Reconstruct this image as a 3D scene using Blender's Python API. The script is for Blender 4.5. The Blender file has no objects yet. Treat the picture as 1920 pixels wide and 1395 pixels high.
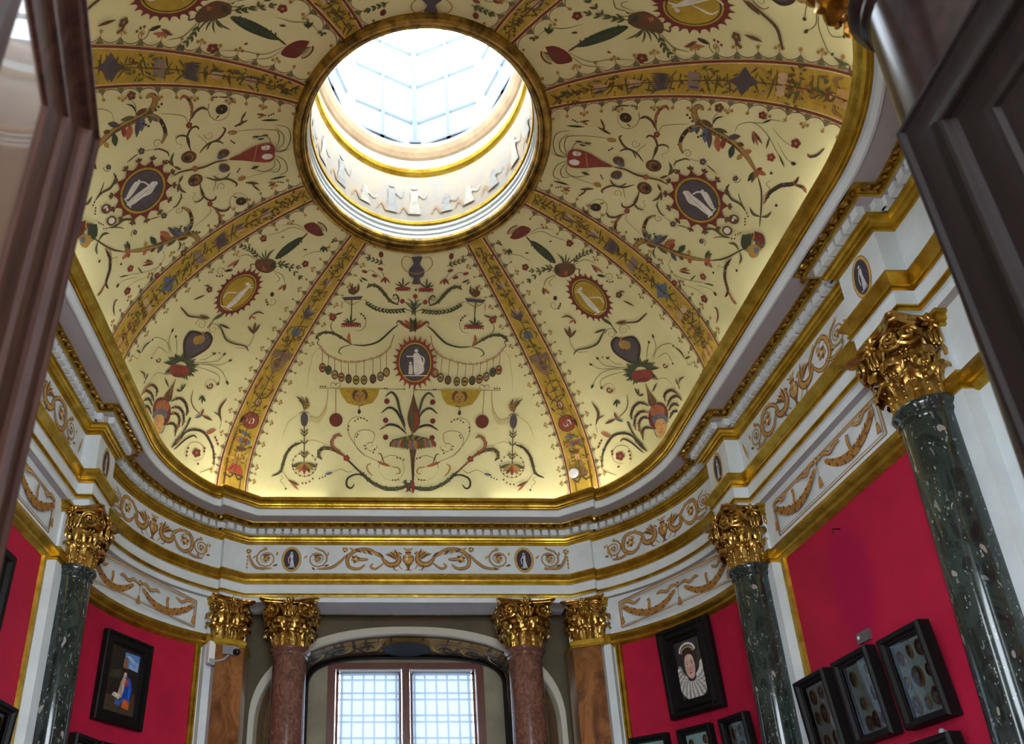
# An oval cabinet room seen from its doorway: painted dome, gilded cornice, marble columns, red walls.
import bpy, math, random
import numpy as np
from mathutils import Vector, Matrix
PI = math.pi
S = 2.2          # metres in one plan unit
Z0 = 1.6         # eye height above the floor
random.seed(7)
sc = bpy.context.scene
col = sc.collection
sin, cos, hyp, at2 = math.sin, math.cos, math.hypot, math.atan2

# ------------------------------------------------------------------ objects
def tag(o, label=None, cat=None, group=None, kind=None):
    for k, v in (('label', label), ('category', cat), ('group', group), ('kind', kind)):
        if v: o[k] = v
    return o
def empty(name, p, rz=0.0):
    o = bpy.data.objects.new(name, None); col.objects.link(o)
    o.location = (p[0]*S, p[1]*S, p[2]*S+Z0); o.rotation_euler = (0, 0, rz); o.empty_display_size = .05
    return o
def wmat(o):
    m = Matrix.Identity(4); ch = []
    while o is not None: ch.append(o); o = o.parent
    for q in reversed(ch): m = m @ Matrix.LocRotScale(q.location, q.rotation_euler, q.scale)
    return m
def copy_tree(o, parent=None):
    c = o.copy(); col.objects.link(c); c.parent = parent
    for ch in list(o.children): copy_tree(ch, c)
    return c
class MB:
    """collects faces, builds ONE mesh object; coordinates in plan units (world), or local metres when raw"""
    def __init__(s): s.v = []; s.f = []; s.m = []; s.c = []; s.cur = 0; s.rgb = None
    def face(s, pts):
        b = len(s.v); s.v += [tuple(p) for p in pts]; s.f.append(tuple(range(b, b+len(pts)))); s.m.append(s.cur); s.c.append(s.rgb)
    def grid(s, rows, cu=False, cv=False, flip=False):
        b = len(s.v); nv = len(rows); nu = len(rows[0])
        for r in rows: s.v += [tuple(p) for p in r]
        for j in range(nv-(0 if cv else 1)):
            for i in range(nu-(0 if cu else 1)):
                a = b+j*nu+i; bb = b+j*nu+(i+1) % nu; c = b+((j+1) % nv)*nu+(i+1) % nu; d = b+((j+1) % nv)*nu+i
                s.f.append((a, d, c, bb) if flip else (a, bb, c, d)); s.m.append(s.cur); s.c.append(s.rgb)
    def box(s, x0, x1, y0, y1, z0, z1):
        s.prism([(x0, y0), (x1, y0), (x1, y1), (x0, y1)], z0, z1)
    def prism(s, poly, z0, z1, caps=True):
        b = len(s.v); n = len(poly)
        s.v += [(x, y, z0) for x, y in poly]+[(x, y, z1) for x, y in poly]
        F = [(b+i, b+(i+1) % n, b+n+(i+1) % n, b+n+i) for i in range(n)]
        if caps: F += [tuple(range(b+n-1, b-1, -1)), tuple(range(b+n, b+2*n))]
        for f in F: s.f.append(f); s.m.append(s.cur); s.c.append(s.rgb)
    def lathe(s, prof, c=(0, 0), n=32, cap=True):
        rows = [[(c[0]+r*cos(2*PI*i/n), c[1]+r*sin(2*PI*i/n), z) for i in range(n)] for r, z in prof]
        s.grid(rows, cu=True)
    def tube(s, path, r, n=8, taper=None):
        path = [Vector(p) for p in path]; rows = []
        for i, p in enumerate(path):
            t = (path[min(i+1, len(path)-1)]-path[max(i-1, 0)]).normalized()
            up = Vector((0, 0, 1)) if abs(t.z) < .9 else Vector((1, 0, 0))
            a = t.cross(up).normalized(); bb = a.cross(t)
            rr = r if taper is None else taper(i/(len(path)-1))*r
            rows.append([p+a*rr*cos(2*PI*k/n)+bb*rr*sin(2*PI*k/n) for k in range(n)])
        s.grid(rows, cu=True)
    def ball(s, c, rx, ry, rz, n=8, ax=None):
        ax = ax or (Vector((1, 0, 0)), Vector((0, 1, 0)), Vector((0, 0, 1))); c = Vector(c); rows = []
        for j in range(n//2+1):
            t = -PI/2+PI*j/(n//2)
            rows.append([c+ax[0]*rx*cos(t)*cos(2*PI*i/n)+ax[1]*ry*cos(t)*sin(2*PI*i/n)+ax[2]*rz*sin(t) for i in range(n)])
        s.grid(rows, cu=True)
    def build(s, name, mats, parent=None, raw=False, smooth=True, ang=38, **tg):
        me = bpy.data.meshes.new(name)
        V = np.array([tuple(p) for p in s.v], float).reshape(-1, 3)
        if not raw: V = V*S+np.array([0, 0, Z0])
        if parent is not None and not raw:
            mi = np.array(wmat(parent).inverted()); V = V@mi[:3, :3].T+mi[:3, 3]
        me.from_pydata([tuple(p) for p in V], [], s.f)
        for m in (mats if isinstance(mats, (list, tuple)) else [mats]): me.materials.append(m)
        me.polygons.foreach_set('material_index', s.m)
        if any(c is not None for c in s.c):
            ca = me.color_attributes.new('col', 'FLOAT_COLOR', 'CORNER')
            arr = []
            for f, c in zip(s.f, s.c): arr += list((c or (1, 1, 1))+(1.0,))*len(f)
            ca.data.foreach_set('color', arr)
        me.polygons.foreach_set('use_smooth', [smooth]*len(s.f))
        me.update(); me.validate()
        if smooth: me.set_sharp_from_angle(angle=math.radians(ang))
        o = bpy.data.objects.new(name, me); col.objects.link(o); o.parent = parent
        return tag(o, **tg)
def lin(r, g, b):
    f = lambda c: (c/255/12.92 if c/255 <= .04045 else ((c/255+.055)/1.055)**2.4)
    return (f(r), f(g), f(b))

# ------------------------------------------------------------------ materials
def mat(name, base, rough=.6, metal=0.0, coat=0.0, var=None, vs=6.0, vamt=1.0, bump=0.0, bs=60.0, spec=.5, stretch=None, attr=False, emis=None):
    m = bpy.data.materials.new(name); m.use_nodes = True; nt = m.node_tree; b = nt.nodes['Principled BSDF']
    b.inputs['Base Color'].default_value = (*base, 1); b.inputs['Roughness'].default_value = rough
    b.inputs['Metallic'].default_value = metal; b.inputs['Coat Weight'].default_value = coat
    b.inputs['Specular IOR Level'].default_value = spec
    tc = nt.nodes.new('ShaderNodeTexCoord'); mp = nt.nodes.new('ShaderNodeMapping')
    nt.links.new(tc.outputs['Object'], mp.inputs['Vector'])
    if stretch: mp.inputs['Scale'].default_value = stretch
    src = None
    if attr:
        a = nt.nodes.new('ShaderNodeAttribute'); a.attribute_name = 'col'; src = a.outputs['Color']
    if var is not None:
        n = nt.nodes.new('ShaderNodeTexNoise'); n.inputs['Scale'].default_value = vs; n.inputs['Detail'].default_value = 6
        n.inputs['Roughness'].default_value = .62
        nt.links.new(mp.outputs[0], n.inputs['Vector'])
        r = nt.nodes.new('ShaderNodeValToRGB'); r.color_ramp.elements[0].position = .35; r.color_ramp.elements[1].position = .68
        nt.links.new(n.outputs['Fac'], r.inputs['Fac'])
        if attr:
            r.color_ramp.elements[0].color = (*var, 1); r.color_ramp.elements[1].color = (1, 1, 1, 1)
            x = nt.nodes.new('ShaderNodeMix'); x.data_type = 'RGBA'; x.blend_type = 'MULTIPLY'; x.inputs[0].default_value = 1
            nt.links.new(src, x.inputs[6]); nt.links.new(r.outputs[0], x.inputs[7]); src = x.outputs[2]
        else:
            r.color_ramp.elements[0].color = (*var, 1); r.color_ramp.elements[1].color = (*base, 1); src = r.outputs[0]
    if src is not None: nt.links.new(src, b.inputs['Base Color'])
    if bump:
        n2 = nt.nodes.new('ShaderNodeTexNoise'); n2.inputs['Scale'].default_value = bs; n2.inputs['Detail'].default_value = 3
        nt.links.new(mp.outputs[0], n2.inputs['Vector'])
        bp = nt.nodes.new('ShaderNodeBump'); bp.inputs['Strength'].default_value = bump; bp.inputs['Distance'].default_value = .01
        nt.links.new(n2.outputs['Fac'], bp.inputs['Height']); nt.links.new(bp.outputs[0], b.inputs['Normal'])
    if emis:
        b.inputs['Emission Color'].default_value = (*emis[0], 1); b.inputs['Emission Strength'].default_value = emis[1]
    return m
def ramp(nt, src, stops):
    r = nt.nodes.new('ShaderNodeValToRGB'); e = r.color_ramp.elements
    e[0].position, e[0].color = stops[0][0], (*stops[0][1], 1); e[1].position, e[1].color = stops[-1][0], (*stops[-1][1], 1)
    for p, c in stops[1:-1]:
        k = e.new(p); k.color = (*c, 1)
    nt.links.new(src, r.inputs['Fac']); return r.outputs[0]
def marble(name, stops, scale, flecks, rough=.12, coat=.3, fscale=(14, 9, 7), fthr=.13, dist=1.2):
    m = bpy.data.materials.new(name); m.use_nodes = True; nt = m.node_tree; b = nt.nodes['Principled BSDF']
    tc = nt.nodes.new('ShaderNodeTexCoord'); mp = nt.nodes.new('ShaderNodeMapping'); mp.inputs['Scale'].default_value = (1, 1, .6)
    nt.links.new(tc.outputs['Object'], mp.inputs['Vector'])
    n = nt.nodes.new('ShaderNodeTexNoise'); n.inputs['Scale'].default_value = scale; n.inputs['Detail'].default_value = 9
    n.inputs['Roughness'].default_value = .68; n.inputs['Distortion'].default_value = dist
    nt.links.new(mp.outputs[0], n.inputs['Vector']); c = ramp(nt, n.outputs['Fac'], stops)
    for (fc, sc_, thr, st) in flecks:
        mp2 = nt.nodes.new('ShaderNodeMapping'); mp2.inputs['Scale'].default_value = st; nt.links.new(tc.outputs['Object'], mp2.inputs['Vector'])
        wn = nt.nodes.new('ShaderNodeTexNoise'); wn.inputs['Scale'].default_value = sc_*.9; nt.links.new(mp2.outputs[0], wn.inputs['Vector'])
        ad = nt.nodes.new('ShaderNodeVectorMath'); ad.operation = 'MULTIPLY_ADD'; ad.inputs[1].default_value = (.09, .09, .09)
        nt.links.new(wn.outputs['Color'], ad.inputs[0]); nt.links.new(mp2.outputs[0], ad.inputs[2])
        v = nt.nodes.new('ShaderNodeTexVoronoi'); v.inputs['Scale'].default_value = sc_; nt.links.new(ad.outputs[0], v.inputs['Vector'])
        # one cell in several carries a clast: random cell value and distance both thresholded
        lt = nt.nodes.new('ShaderNodeMath'); lt.operation = 'LESS_THAN'; lt.inputs[1].default_value = thr; nt.links.new(v.outputs['Distance'], lt.inputs[0])
        sp = nt.nodes.new('ShaderNodeSeparateColor'); nt.links.new(v.outputs['Color'], sp.inputs[0])
        gt = nt.nodes.new('ShaderNodeMath'); gt.operation = 'GREATER_THAN'; gt.inputs[1].default_value = .70; nt.links.new(sp.outputs[0], gt.inputs[0])
        mu = nt.nodes.new('ShaderNodeMath'); mu.operation = 'MULTIPLY'; nt.links.new(lt.outputs[0], mu.inputs[0]); nt.links.new(gt.outputs[0], mu.inputs[1])
        m2 = nt.nodes.new('ShaderNodeMath'); m2.operation = 'MULTIPLY'; m2.inputs[1].default_value = .85; nt.links.new(mu.outputs[0], m2.inputs[0])
        x = nt.nodes.new('ShaderNodeMix'); x.data_type = 'RGBA'; x.inputs[7].default_value = (*fc, 1)
        nt.links.new(m2.outputs[0], x.inputs[0]); nt.links.new(c, x.inputs[6]); c = x.outputs[2]
    nt.links.new(c, b.inputs['Base Color']); b.inputs['Roughness'].default_value = rough; b.inputs['Coat Weight'].default_value = coat
    b.inputs['Coat Roughness'].default_value = .08
    return m
M = {}
M['cream'] = mat('dome_plaster', lin(222, 214, 158), .85, var=lin(204, 196, 140), vs=1.4)
M['fresco'] = mat('fresco_paint', (1, 1, 1), .85, attr=True, var=(.72, .72, .70), vs=14)
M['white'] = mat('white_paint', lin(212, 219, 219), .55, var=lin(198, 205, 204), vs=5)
M['soffit'] = mat('shaded_soffit_white', lin(170, 164, 160), .7, var=lin(158, 152, 148), vs=3)  # white paint greyed for the shade under mouldings and behind dentils
M['gold'] = mat('gilded_moulding', lin(206, 172, 66), .36, metal=.9, var=lin(160, 124, 30), vs=9, bump=.25, bs=45)
M['goldleaf'] = mat('gold_leaf', lin(216, 176, 96), .3, metal=1.0, var=lin(132, 96, 42), vs=16, bump=.35, bs=40)
M['oldgold'] = mat('worn_gilding', lin(178, 142, 64), .36, metal=.9, var=lin(84, 66, 32), vs=12, bump=.3, bs=50)
M['red'] = mat('red_damask_fabric', lin(180, 24, 58), .75, var=lin(162, 18, 52), vs=3.5, bump=.3, bs=420, spec=.25)
# the same fabric with the unfaded place where a picture used to hang
M['redpatch'] = M['red'].copy(); M['redpatch'].name = 'red_fabric_with_unfaded_patch'; _n = M['redpatch'].node_tree; _b = _n.nodes['Principled BSDF']
_src = _b.inputs['Base Color'].links[0].from_socket; _tc = _n.nodes.new('ShaderNodeTexCoord'); _mp = _n.nodes.new('ShaderNodeMapping'); _mp.vector_type = 'TEXTURE'
_mp.inputs['Location'].default_value = (2.43, 3.96, 3.34); _mp.inputs['Scale'].default_value = (9, .27, .50); _n.links.new(_tc.outputs['Object'], _mp.inputs['Vector'])
_g = _n.nodes.new('ShaderNodeTexGradient'); _g.gradient_type = 'SPHERICAL'; _n.links.new(_mp.outputs[0], _g.inputs[0])
_r = _n.nodes.new('ShaderNodeMapRange'); _r.interpolation_type = 'SMOOTHSTEP'; _r.inputs['From Min'].default_value = .02; _r.inputs['From Max'].default_value = .55; _n.links.new(_g.outputs['Fac'], _r.inputs[0])
_x = _n.nodes.new('ShaderNodeMix'); _x.data_type = 'RGBA'; _x.inputs[7].default_value = (*lin(160, 3, 60), 1); _n.links.new(_r.outputs[0], _x.inputs[0]); _n.links.new(_src, _x.inputs[6]); _n.links.new(_x.outputs[2], _b.inputs['Base Color'])
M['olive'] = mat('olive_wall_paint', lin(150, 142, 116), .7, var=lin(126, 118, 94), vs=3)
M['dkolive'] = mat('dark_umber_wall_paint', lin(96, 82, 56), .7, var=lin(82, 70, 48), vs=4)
M['green_marble'] = marble('green_breccia_marble', [(.3, lin(13, 19, 18)), (.45, lin(27, 37, 34)), (.58, lin(44, 56, 51)), (.72, lin(23, 31, 29))], 9,
    [(lin(20, 22, 22), 9, .28, (1, 1, .8)), (lin(104, 114, 108), 26, .24, (1.4, 1.4, .6)), (lin(172, 172, 164), 40, .2, (1.5, 1.5, .55)), (lin(150, 140, 130), 13, .17, (1.2, 1.2, .6))])
M['brown_marble'] = marble('brown_marble', [(.3, lin(70, 46, 40)), (.5, lin(106, 70, 58)), (.7, lin(134, 98, 84))], 22,
    [(lin(176, 150, 130), 60, .16, (1, 1, 1)), (lin(60, 36, 32), 40, .2, (1, 1, 1))], rough=.18)
M['shaded_marble'] = marble('shaded_brown_marble', [(.3, lin(14, 9, 8)), (.5, lin(22, 14, 12)), (.7, lin(30, 19, 17))], 22, [(lin(50, 38, 34), 60, .12, (1, 1, 1))], rough=.2, coat=0)  # brown marble with the near column's shade put into its colour
M['shaded_marble'].node_tree.nodes['Principled BSDF'].inputs['Specular IOR Level'].default_value = .22
M['amber_marble'] = marble('amber_alabaster', [(.28, lin(54, 30, 18)), (.45, lin(112, 66, 32)), (.6, lin(150, 98, 50)), (.75, lin(84, 46, 26))], 4.2,
    [(lin(60, 34, 22), 30, .1, (1, 1, 1))], rough=.25, dist=1.0)
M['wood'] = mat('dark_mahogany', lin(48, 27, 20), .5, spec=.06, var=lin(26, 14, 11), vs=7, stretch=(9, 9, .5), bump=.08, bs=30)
M['wood2'] = mat('darker_wood', lin(20, 13, 10), .5, spec=.05, var=lin(15, 10, 9), vs=7, stretch=(9, 9, .5), bump=.08, bs=30)  # darker than the left leaf's wood; right leaf and arch edge
M['panelwood'] = mat('polished_door_panel', lin(70, 46, 36), .40, coat=.3, spec=.9, var=lin(60, 40, 30), vs=5, stretch=(6, 6, .6))
M['sash'] = mat('reddish_window_wood', lin(110, 58, 40), .4, coat=.2, var=lin(86, 44, 30), vs=8, stretch=(6, 6, .6))
M['ebony'] = mat('ebony_frame', lin(24, 20, 20), .5, spec=.15, var=lin(18, 16, 16), vs=10)
M['paint'] = mat('oil_paint', (1, 1, 1), .4, attr=True, var=(.7, .7, .7), vs=30)
M['teal'] = mat('grey_green_mount_board', lin(140, 162, 156), .8, var=lin(122, 146, 140), vs=14)
M['mini'] = mat('dark_miniature_paint', lin(50, 48, 48), .5, var=lin(24, 24, 26), vs=18)
M['metalgrey'] = mat('grey_plastic', lin(150, 152, 156), .4)
M['whiteplastic'] = mat('white_plastic', lin(222, 222, 220), .4)
M['black'] = mat('black_plastic', lin(18, 18, 20), .25)
M['iron'] = mat('pale_painted_iron', lin(190, 202, 220), .5)
M['lanternmetal'] = mat('grey_lantern_iron', lin(84, 94, 106), .6)
M['lanternwood'] = mat('cream_lantern_timber', lin(214, 196, 166), .6)
M['tan'] = mat('tan_stone_moulding', lin(196, 166, 128), .7, var=lin(176, 144, 108), vs=9)
M['peach'] = mat('pale_peach_plaster', lin(176, 158, 132), .85, var=lin(160, 152, 142), vs=7)
M['parquet'] = mat('terracotta_floor', lin(120, 74, 56), .35, var=lin(92, 56, 42), vs=9)
def glass(name, tr, tint, rough=.02):
    m = bpy.data.materials.new(name); m.use_nodes = True; nt = m.node_tree; nt.nodes.remove(nt.nodes['Principled BSDF'])
    t = nt.nodes.new('ShaderNodeBsdfTransparent'); t.inputs[0].default_value = (*tint, 1)
    g = nt.nodes.new('ShaderNodeBsdfGlossy'); g.inputs['Roughness'].default_value = rough
    mx = nt.nodes.new('ShaderNodeMixShader')
    fr = nt.nodes.new('ShaderNodeFresnel'); fr.inputs['IOR'].default_value = tr
    nt.links.new(fr.outputs[0], mx.inputs[0]); nt.links.new(t.outputs[0], mx.inputs[1]); nt.links.new(g.outputs[0], mx.inputs[2])
    nt.links.new(mx.outputs[0], nt.nodes['Material Output'].inputs['Surface']); return m
M['glass'] = glass('window_glass', 1.3, (.95, .98, 1.0))
M['caseglass'] = glass('picture_glass', 1.38, (.9, .93, .95))
BLIND_VEIL = .86
def blindmat():
    m = bpy.data.materials.new('translucent_blind_cloth'); m.use_nodes = True; nt = m.node_tree; nt.nodes.remove(nt.nodes['Principled BSDF'])
    t = nt.nodes.new('ShaderNodeBsdfTransparent'); t.inputs[0].default_value = (.28, .315, .365, 1)
    g = nt.nodes.new('ShaderNodeBsdfTranslucent'); g.inputs[0].default_value = (.10, .115, .135, 1)
    mx = nt.nodes.new('ShaderNodeMixShader'); mx.inputs[0].default_value = BLIND_VEIL
    nt.links.new(t.outputs[0], mx.inputs[1]); nt.links.new(g.outputs[0], mx.inputs[2])
    nt.links.new(mx.outputs[0], nt.nodes['Material Output'].inputs['Surface']); return m
M['blind'] = blindmat()

# ------------------------------------------------------------------ plan of the room
YC = 1.778                       # centre of the plan along y
CX, CY, RW = .362, 2.30, .695    # centre and radius of the rounded corner of the frieze wall
FY = 2.91                        # frieze face on the window side
RESS = .048                      # projection of the entablature blocks above the side columns
def quarter(d, p):
    X = CX+RW-d; R = RW-d; ye = 2.268+(d if p else 0); yl = 2.122-(d if p else 0)
    kx = .668-.45*d; k = (kx, FY-d)
    e1 = (.75-.14*d, 2.85-1.25*d); e2 = (e1[0]+.022*.617, e1[1]+.022*.787)
    a0 = at2(e2[1]-CY, e2[0]-CX); a1 = math.asin(max(0, min(.9, (ye-CY)/R)))
    pts = [(kx*t, FY-d) for t in (0, .25, .5, .75)]+[k, e1, e2]
    pts += [(CX+R*cos(a0+(a1-a0)*t/18), CY+R*sin(a0+(a1-a0)*t/18)) for t in range(1, 19)]
    if p: pts += [(X, ye), (X-p, ye), (X-p, yl), (X, yl)]
    else: pts += [(X, 2.268), (X, 2.23), (X, 2.16), (X, 2.122)]
    return pts+[(X, YC)]
def plan(d, p=0.0):
    q = quarter(d, p); near = [(x, 2*YC-y) for x, y in q[:-1]][::-1]
    right = q+near                                   # far centre -> right -> near centre
    return right[:-1]+[(-x, y) for x, y in right[::-1]][:-1]
def sweep(mb, prof):
    """prof: (d, z, p[, material]) from the top down"""
    rows = []
    for i, q in enumerate(prof):
        rows.append([(x, y, q[1]) for x, y in plan(q[0], q[2])])
    for i in range(len(prof)-1):
        mb.cur = prof[i+1][3] if len(prof[i+1]) > 3 else 0
        mb.grid([rows[i], rows[i+1]], cu=True, flip=True)
def walk(path, step, closed=True, mn=.02):
    """points at even spacing along each straight or curved run of a plan path: (x, y, tx, ty)"""
    out = []; n = len(path)
    P = [Vector((*p, 0)) for p in path]
    runs = []; cur = [P[0]]
    for i in range(1, n+(1 if closed else 0)):
        a = P[(i-1) % n]; b = P[i % n]
        if len(cur) > 1 and (cur[-1]-cur[-2]).length > 1e-6 and (b-a).length > 1e-6 and (cur[-1]-cur[-2]).angle(b-a) > .35:
            runs.append(cur); cur = [a]
        cur.append(b)
    runs.append(cur)
    for r in runs:
        L = [0]
        for a, b in zip(r, r[1:]): L.append(L[-1]+(b-a).length)
        if L[-1] < mn: continue
        k = max(1, round(L[-1]/step))
        for j in range(k):
            s = (j+.5)*L[-1]/k; i = 0
            while i < len(L)-2 and L[i+1] < s: i += 1
            t = (s-L[i])/max(1e-9, L[i+1]-L[i]); q = r[i].lerp(r[i+1], t); d = (r[i+1]-r[i]).normalized()
            out.append((q.x, q.y, d.x, d.y))
    return out
SKY=3.8; SKYH=3.9; COVE_E=0.13; COVE_STEP=.30; EXPO=1.85
# ------------------------------------------------------------------ cornice, frieze and architrave
ZT = 1.573
P = RESS
PROF_CORNICE = [(.112, 1.5712, 0), (.158, 1.5722, 0, 0), (.165, 1.5728, 0, 0), (.165, 1.5672, 0, 0), (.160, 1.562, 0, 0), (.151, 1.5567, 0, 0), (.146, 1.551, 0, 0), (.144, 1.5465, 0, 0),
    (.147, 1.5455, 0, 0), (.147, 1.5425, 0, 0), (.141, 1.542, 0, 0), (.139, 1.5385, 0, 0), (.141, 1.5365, 0, 0), (.136, 1.5345, 0, 0),
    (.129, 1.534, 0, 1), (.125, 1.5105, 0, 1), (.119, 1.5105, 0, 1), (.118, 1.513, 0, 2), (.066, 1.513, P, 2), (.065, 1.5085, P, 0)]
PROF_BED = [(.065, 1.5085, P), (.056, 1.5075, P, 0), (.046, 1.500, P, 0), (.044, 1.497, P, 0), (.052, 1.4965, P, 0), (.052, 1.4935, P, 0), (.046, 1.493, P, 0),
    (.024, 1.4925, P, 1), (.024, 1.469, P, 1), (.027, 1.4685, P, 0), (.027, 1.464, P, 0), (.021, 1.463, P, 0), (.018, 1.456, P, 0), (.012, 1.452, P, 0), (.011, 1.449, P, 0), (.005, 1.447, P, 0), (.005, 1.4388, P, 0), (0, 1.4383, P, 0)]
PROF_FRIEZE = [(0, 1.4383, P), (0, 1.3, P, 0)]
PROF_ARCH = [(0, 1.3, P), (.024, 1.2995, P, 0), (.024, 1.294, P, 0), (.020, 1.289, P, 0), (.011, 1.279, P, 0), (.008, 1.2735, P, 0), (.012, 1.272, P, 0), (.012, 1.2665, P, 0), (.008, 1.2655, P, 0), (.008, 1.257, P, 0),
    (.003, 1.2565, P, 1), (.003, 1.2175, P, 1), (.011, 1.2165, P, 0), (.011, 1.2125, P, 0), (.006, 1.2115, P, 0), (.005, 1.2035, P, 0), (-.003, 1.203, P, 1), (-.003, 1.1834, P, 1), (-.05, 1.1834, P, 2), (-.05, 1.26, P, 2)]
def band(name, prof, mats, parent=None, **tg):
    b = MB(); sweep(b, prof); return b.build(name, mats, parent, **tg)
cornice = band('trim_1', PROF_CORNICE, [M['gold'], M['white'], M['soffit']], kind='structure', label='gilded and white overhanging cornice below the painted dome', cat='cornice')
bed = band('bed_moulding', PROF_BED, [M['gold'], M['soffit']], cornice)
frieze = band('trim_2', PROF_FRIEZE, [M['white']], kind='structure', label='white frieze painted with gold scrolls, griffins and vases', cat='frieze')
arch = band('trim_3', PROF_ARCH, [M['gold'], M['white'], M['soffit']], kind='structure', label='white and gilded architrave carried by the columns', cat='architrave')
b = MB(); b.cur = 0                                            # dentils
for x, y, tx, ty in walk(plan(.024, P), .0343):
    nx, ny = ty, -tx; h = .0118
    q = [(x-tx*h, y-ty*h), (x+tx*h, y+ty*h), (x+tx*h+nx*.018, y+ty*h+ny*.018), (x-tx*h+nx*.018, y-ty*h+ny*.018)]
    b.prism(q, 1.469, 1.4925)
b.build('dentil_row', M['white'], cornice, smooth=False)
b = MB()                                                       # egg and leaf band
for k, (x, y, tx, ty) in enumerate(walk(plan(.053, P), .0235)):
    nx, ny = ty, -tx; T = Vector((tx, ty, 0)); N = Vector((nx, ny, 0)); Zv = Vector((0, 0, 1))
    c = Vector((x, y, 1.5025))+N*.002
    if k % 2 == 0: b.ball(c+N*.007, .0098, .0115, .0098, 8, (T, N, (Zv-N*.5).normalized()))
    else:
        for sg in (-1, 0, 1): b.ball(c+T*.005*sg+N*(.004+.003*(sg == 0)), .0026, .008, .0085, 6, (T, N, (Zv+T*sg*.5-N*.5).normalized()))
b.build('egg_and_leaf_band', M['goldleaf'], cornice)

# ------------------------------------------------------------------ dome
OX, OY, OZ, R0 = 0.0, 1.54, 2.0, .353
_fp = plan(.118, 0)
_fa = [(at2(x-OX, y-OY), hyp(x-OX, y-OY)) for x, y in _fp]
_fd = []
for i in range(len(_fp)):
    (x0, y0), (x1, y1) = _fp[i], _fp[(i+1) % len(_fp)]
    for t in (0, .25, .5, .75):
        x, y = x0+(x1-x0)*t, y0+(y1-y0)*t; _fd.append((at2(x-OX, y-OY), hyp(x-OX, y-OY)))
_fd.sort(); _A = np.array([a for a, r in _fd]); _L = np.array([r for a, r in _fd])
def foot(ph): return float(np.interp((ph+PI) % (2*PI)-PI, _A, _L, period=2*PI))
NPH = ([0, 31, 66, 114, 150, 180], [2.4, 2.4, 1.8, 1.4, 1.4, 1.4])
def dome(ph, u, off=0.0):
    L = foot(ph); n = float(np.interp(abs(math.degrees((ph+PI) % (2*PI)-PI)), *NPH)); uu = min(max(u, 0), 1)
    r = R0+(L-R0)*u; z = ZT+(OZ-ZT)*(1-uu**n)**(1/n)
    r -= off*.8; z -= off*.6
    return (OX+r*sin(ph), OY+r*cos(ph), z)
b = MB(); NP = 288
us = [0, .04, .1, .16, .22, .28, .34, .4, .46, .52, .58, .64, .7, .75, .8, .84, .88, .91, .935, .955, .97, .982, .99, .996, 1.0]
b.grid([[dome(-PI+2*PI*i/NP, u) for i in range(NP)] for u in us], cu=True)
ceiling = b.build('ceiling', M['cream'], kind='structure', label='cream dome painted with grotesque ornament around a round skylight', cat='dome', ang=60)

# ring of the oculus and its lit drum
def ringprof(name, prof, mats, parent=None, n=96, **tg):
    b = MB()
    for i in range(len(prof)-1):
        b.cur = prof[i+1][2] if len(prof[i+1]) > 2 else 0
        b.grid([[(OX+q[0]*sin(2*PI*k/n), OY+q[0]*cos(2*PI*k/n), q[1]) for k in range(n)] for q in (prof[i], prof[i+1])], cu=True)
    return b.build(name, mats, parent, **tg)
ring = ringprof('trim_4', [(.362, 2.012), (.360, 1.994), (.354, 1.986), (.347, 1.983), (.341, 1.986), (.339, 1.992), (.334, 1.990), (.329, 1.992), (.326, 1.999), (.323, 2.0), (.320, 2.006), (.319, 2.014)], [M['oldgold']],
    kind='structure', label='round gilded rim moulding of the dome skylight', cat='rim moulding')
drum = ringprof('wall_skylight', [(.319, 2.014), (.322, 2.03, 0), (.318, 2.032, 0), (.322, 2.05, 0), (.316, 2.052, 0), (.318, 2.066, 0), (.313, 2.068, 1), (.311, 2.076, 1), (.314, 2.082, 1), (.318, 2.086, 1),
    (.32, 2.092, 2), (.32, 2.285, 2), (.316, 2.29, 1), (.31, 2.296, 1), (.306, 2.304, 1), (.31, 2.315, 1), (.316, 2.32, 0), (.318, 2.36, 0), (.310, 2.364, 3), (.300, 2.376, 3), (.292, 2.39, 3), (.290, 2.405, 3), (.296, 2.41, 0), (.31, 2.412, 0), (.36, 2.412, 0)],
    [M['white'], M['gold'], M['peach'], M['tan']], kind='structure', label='bright round drum of the skylight with a pale figure frieze', cat='skylight drum')

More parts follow.
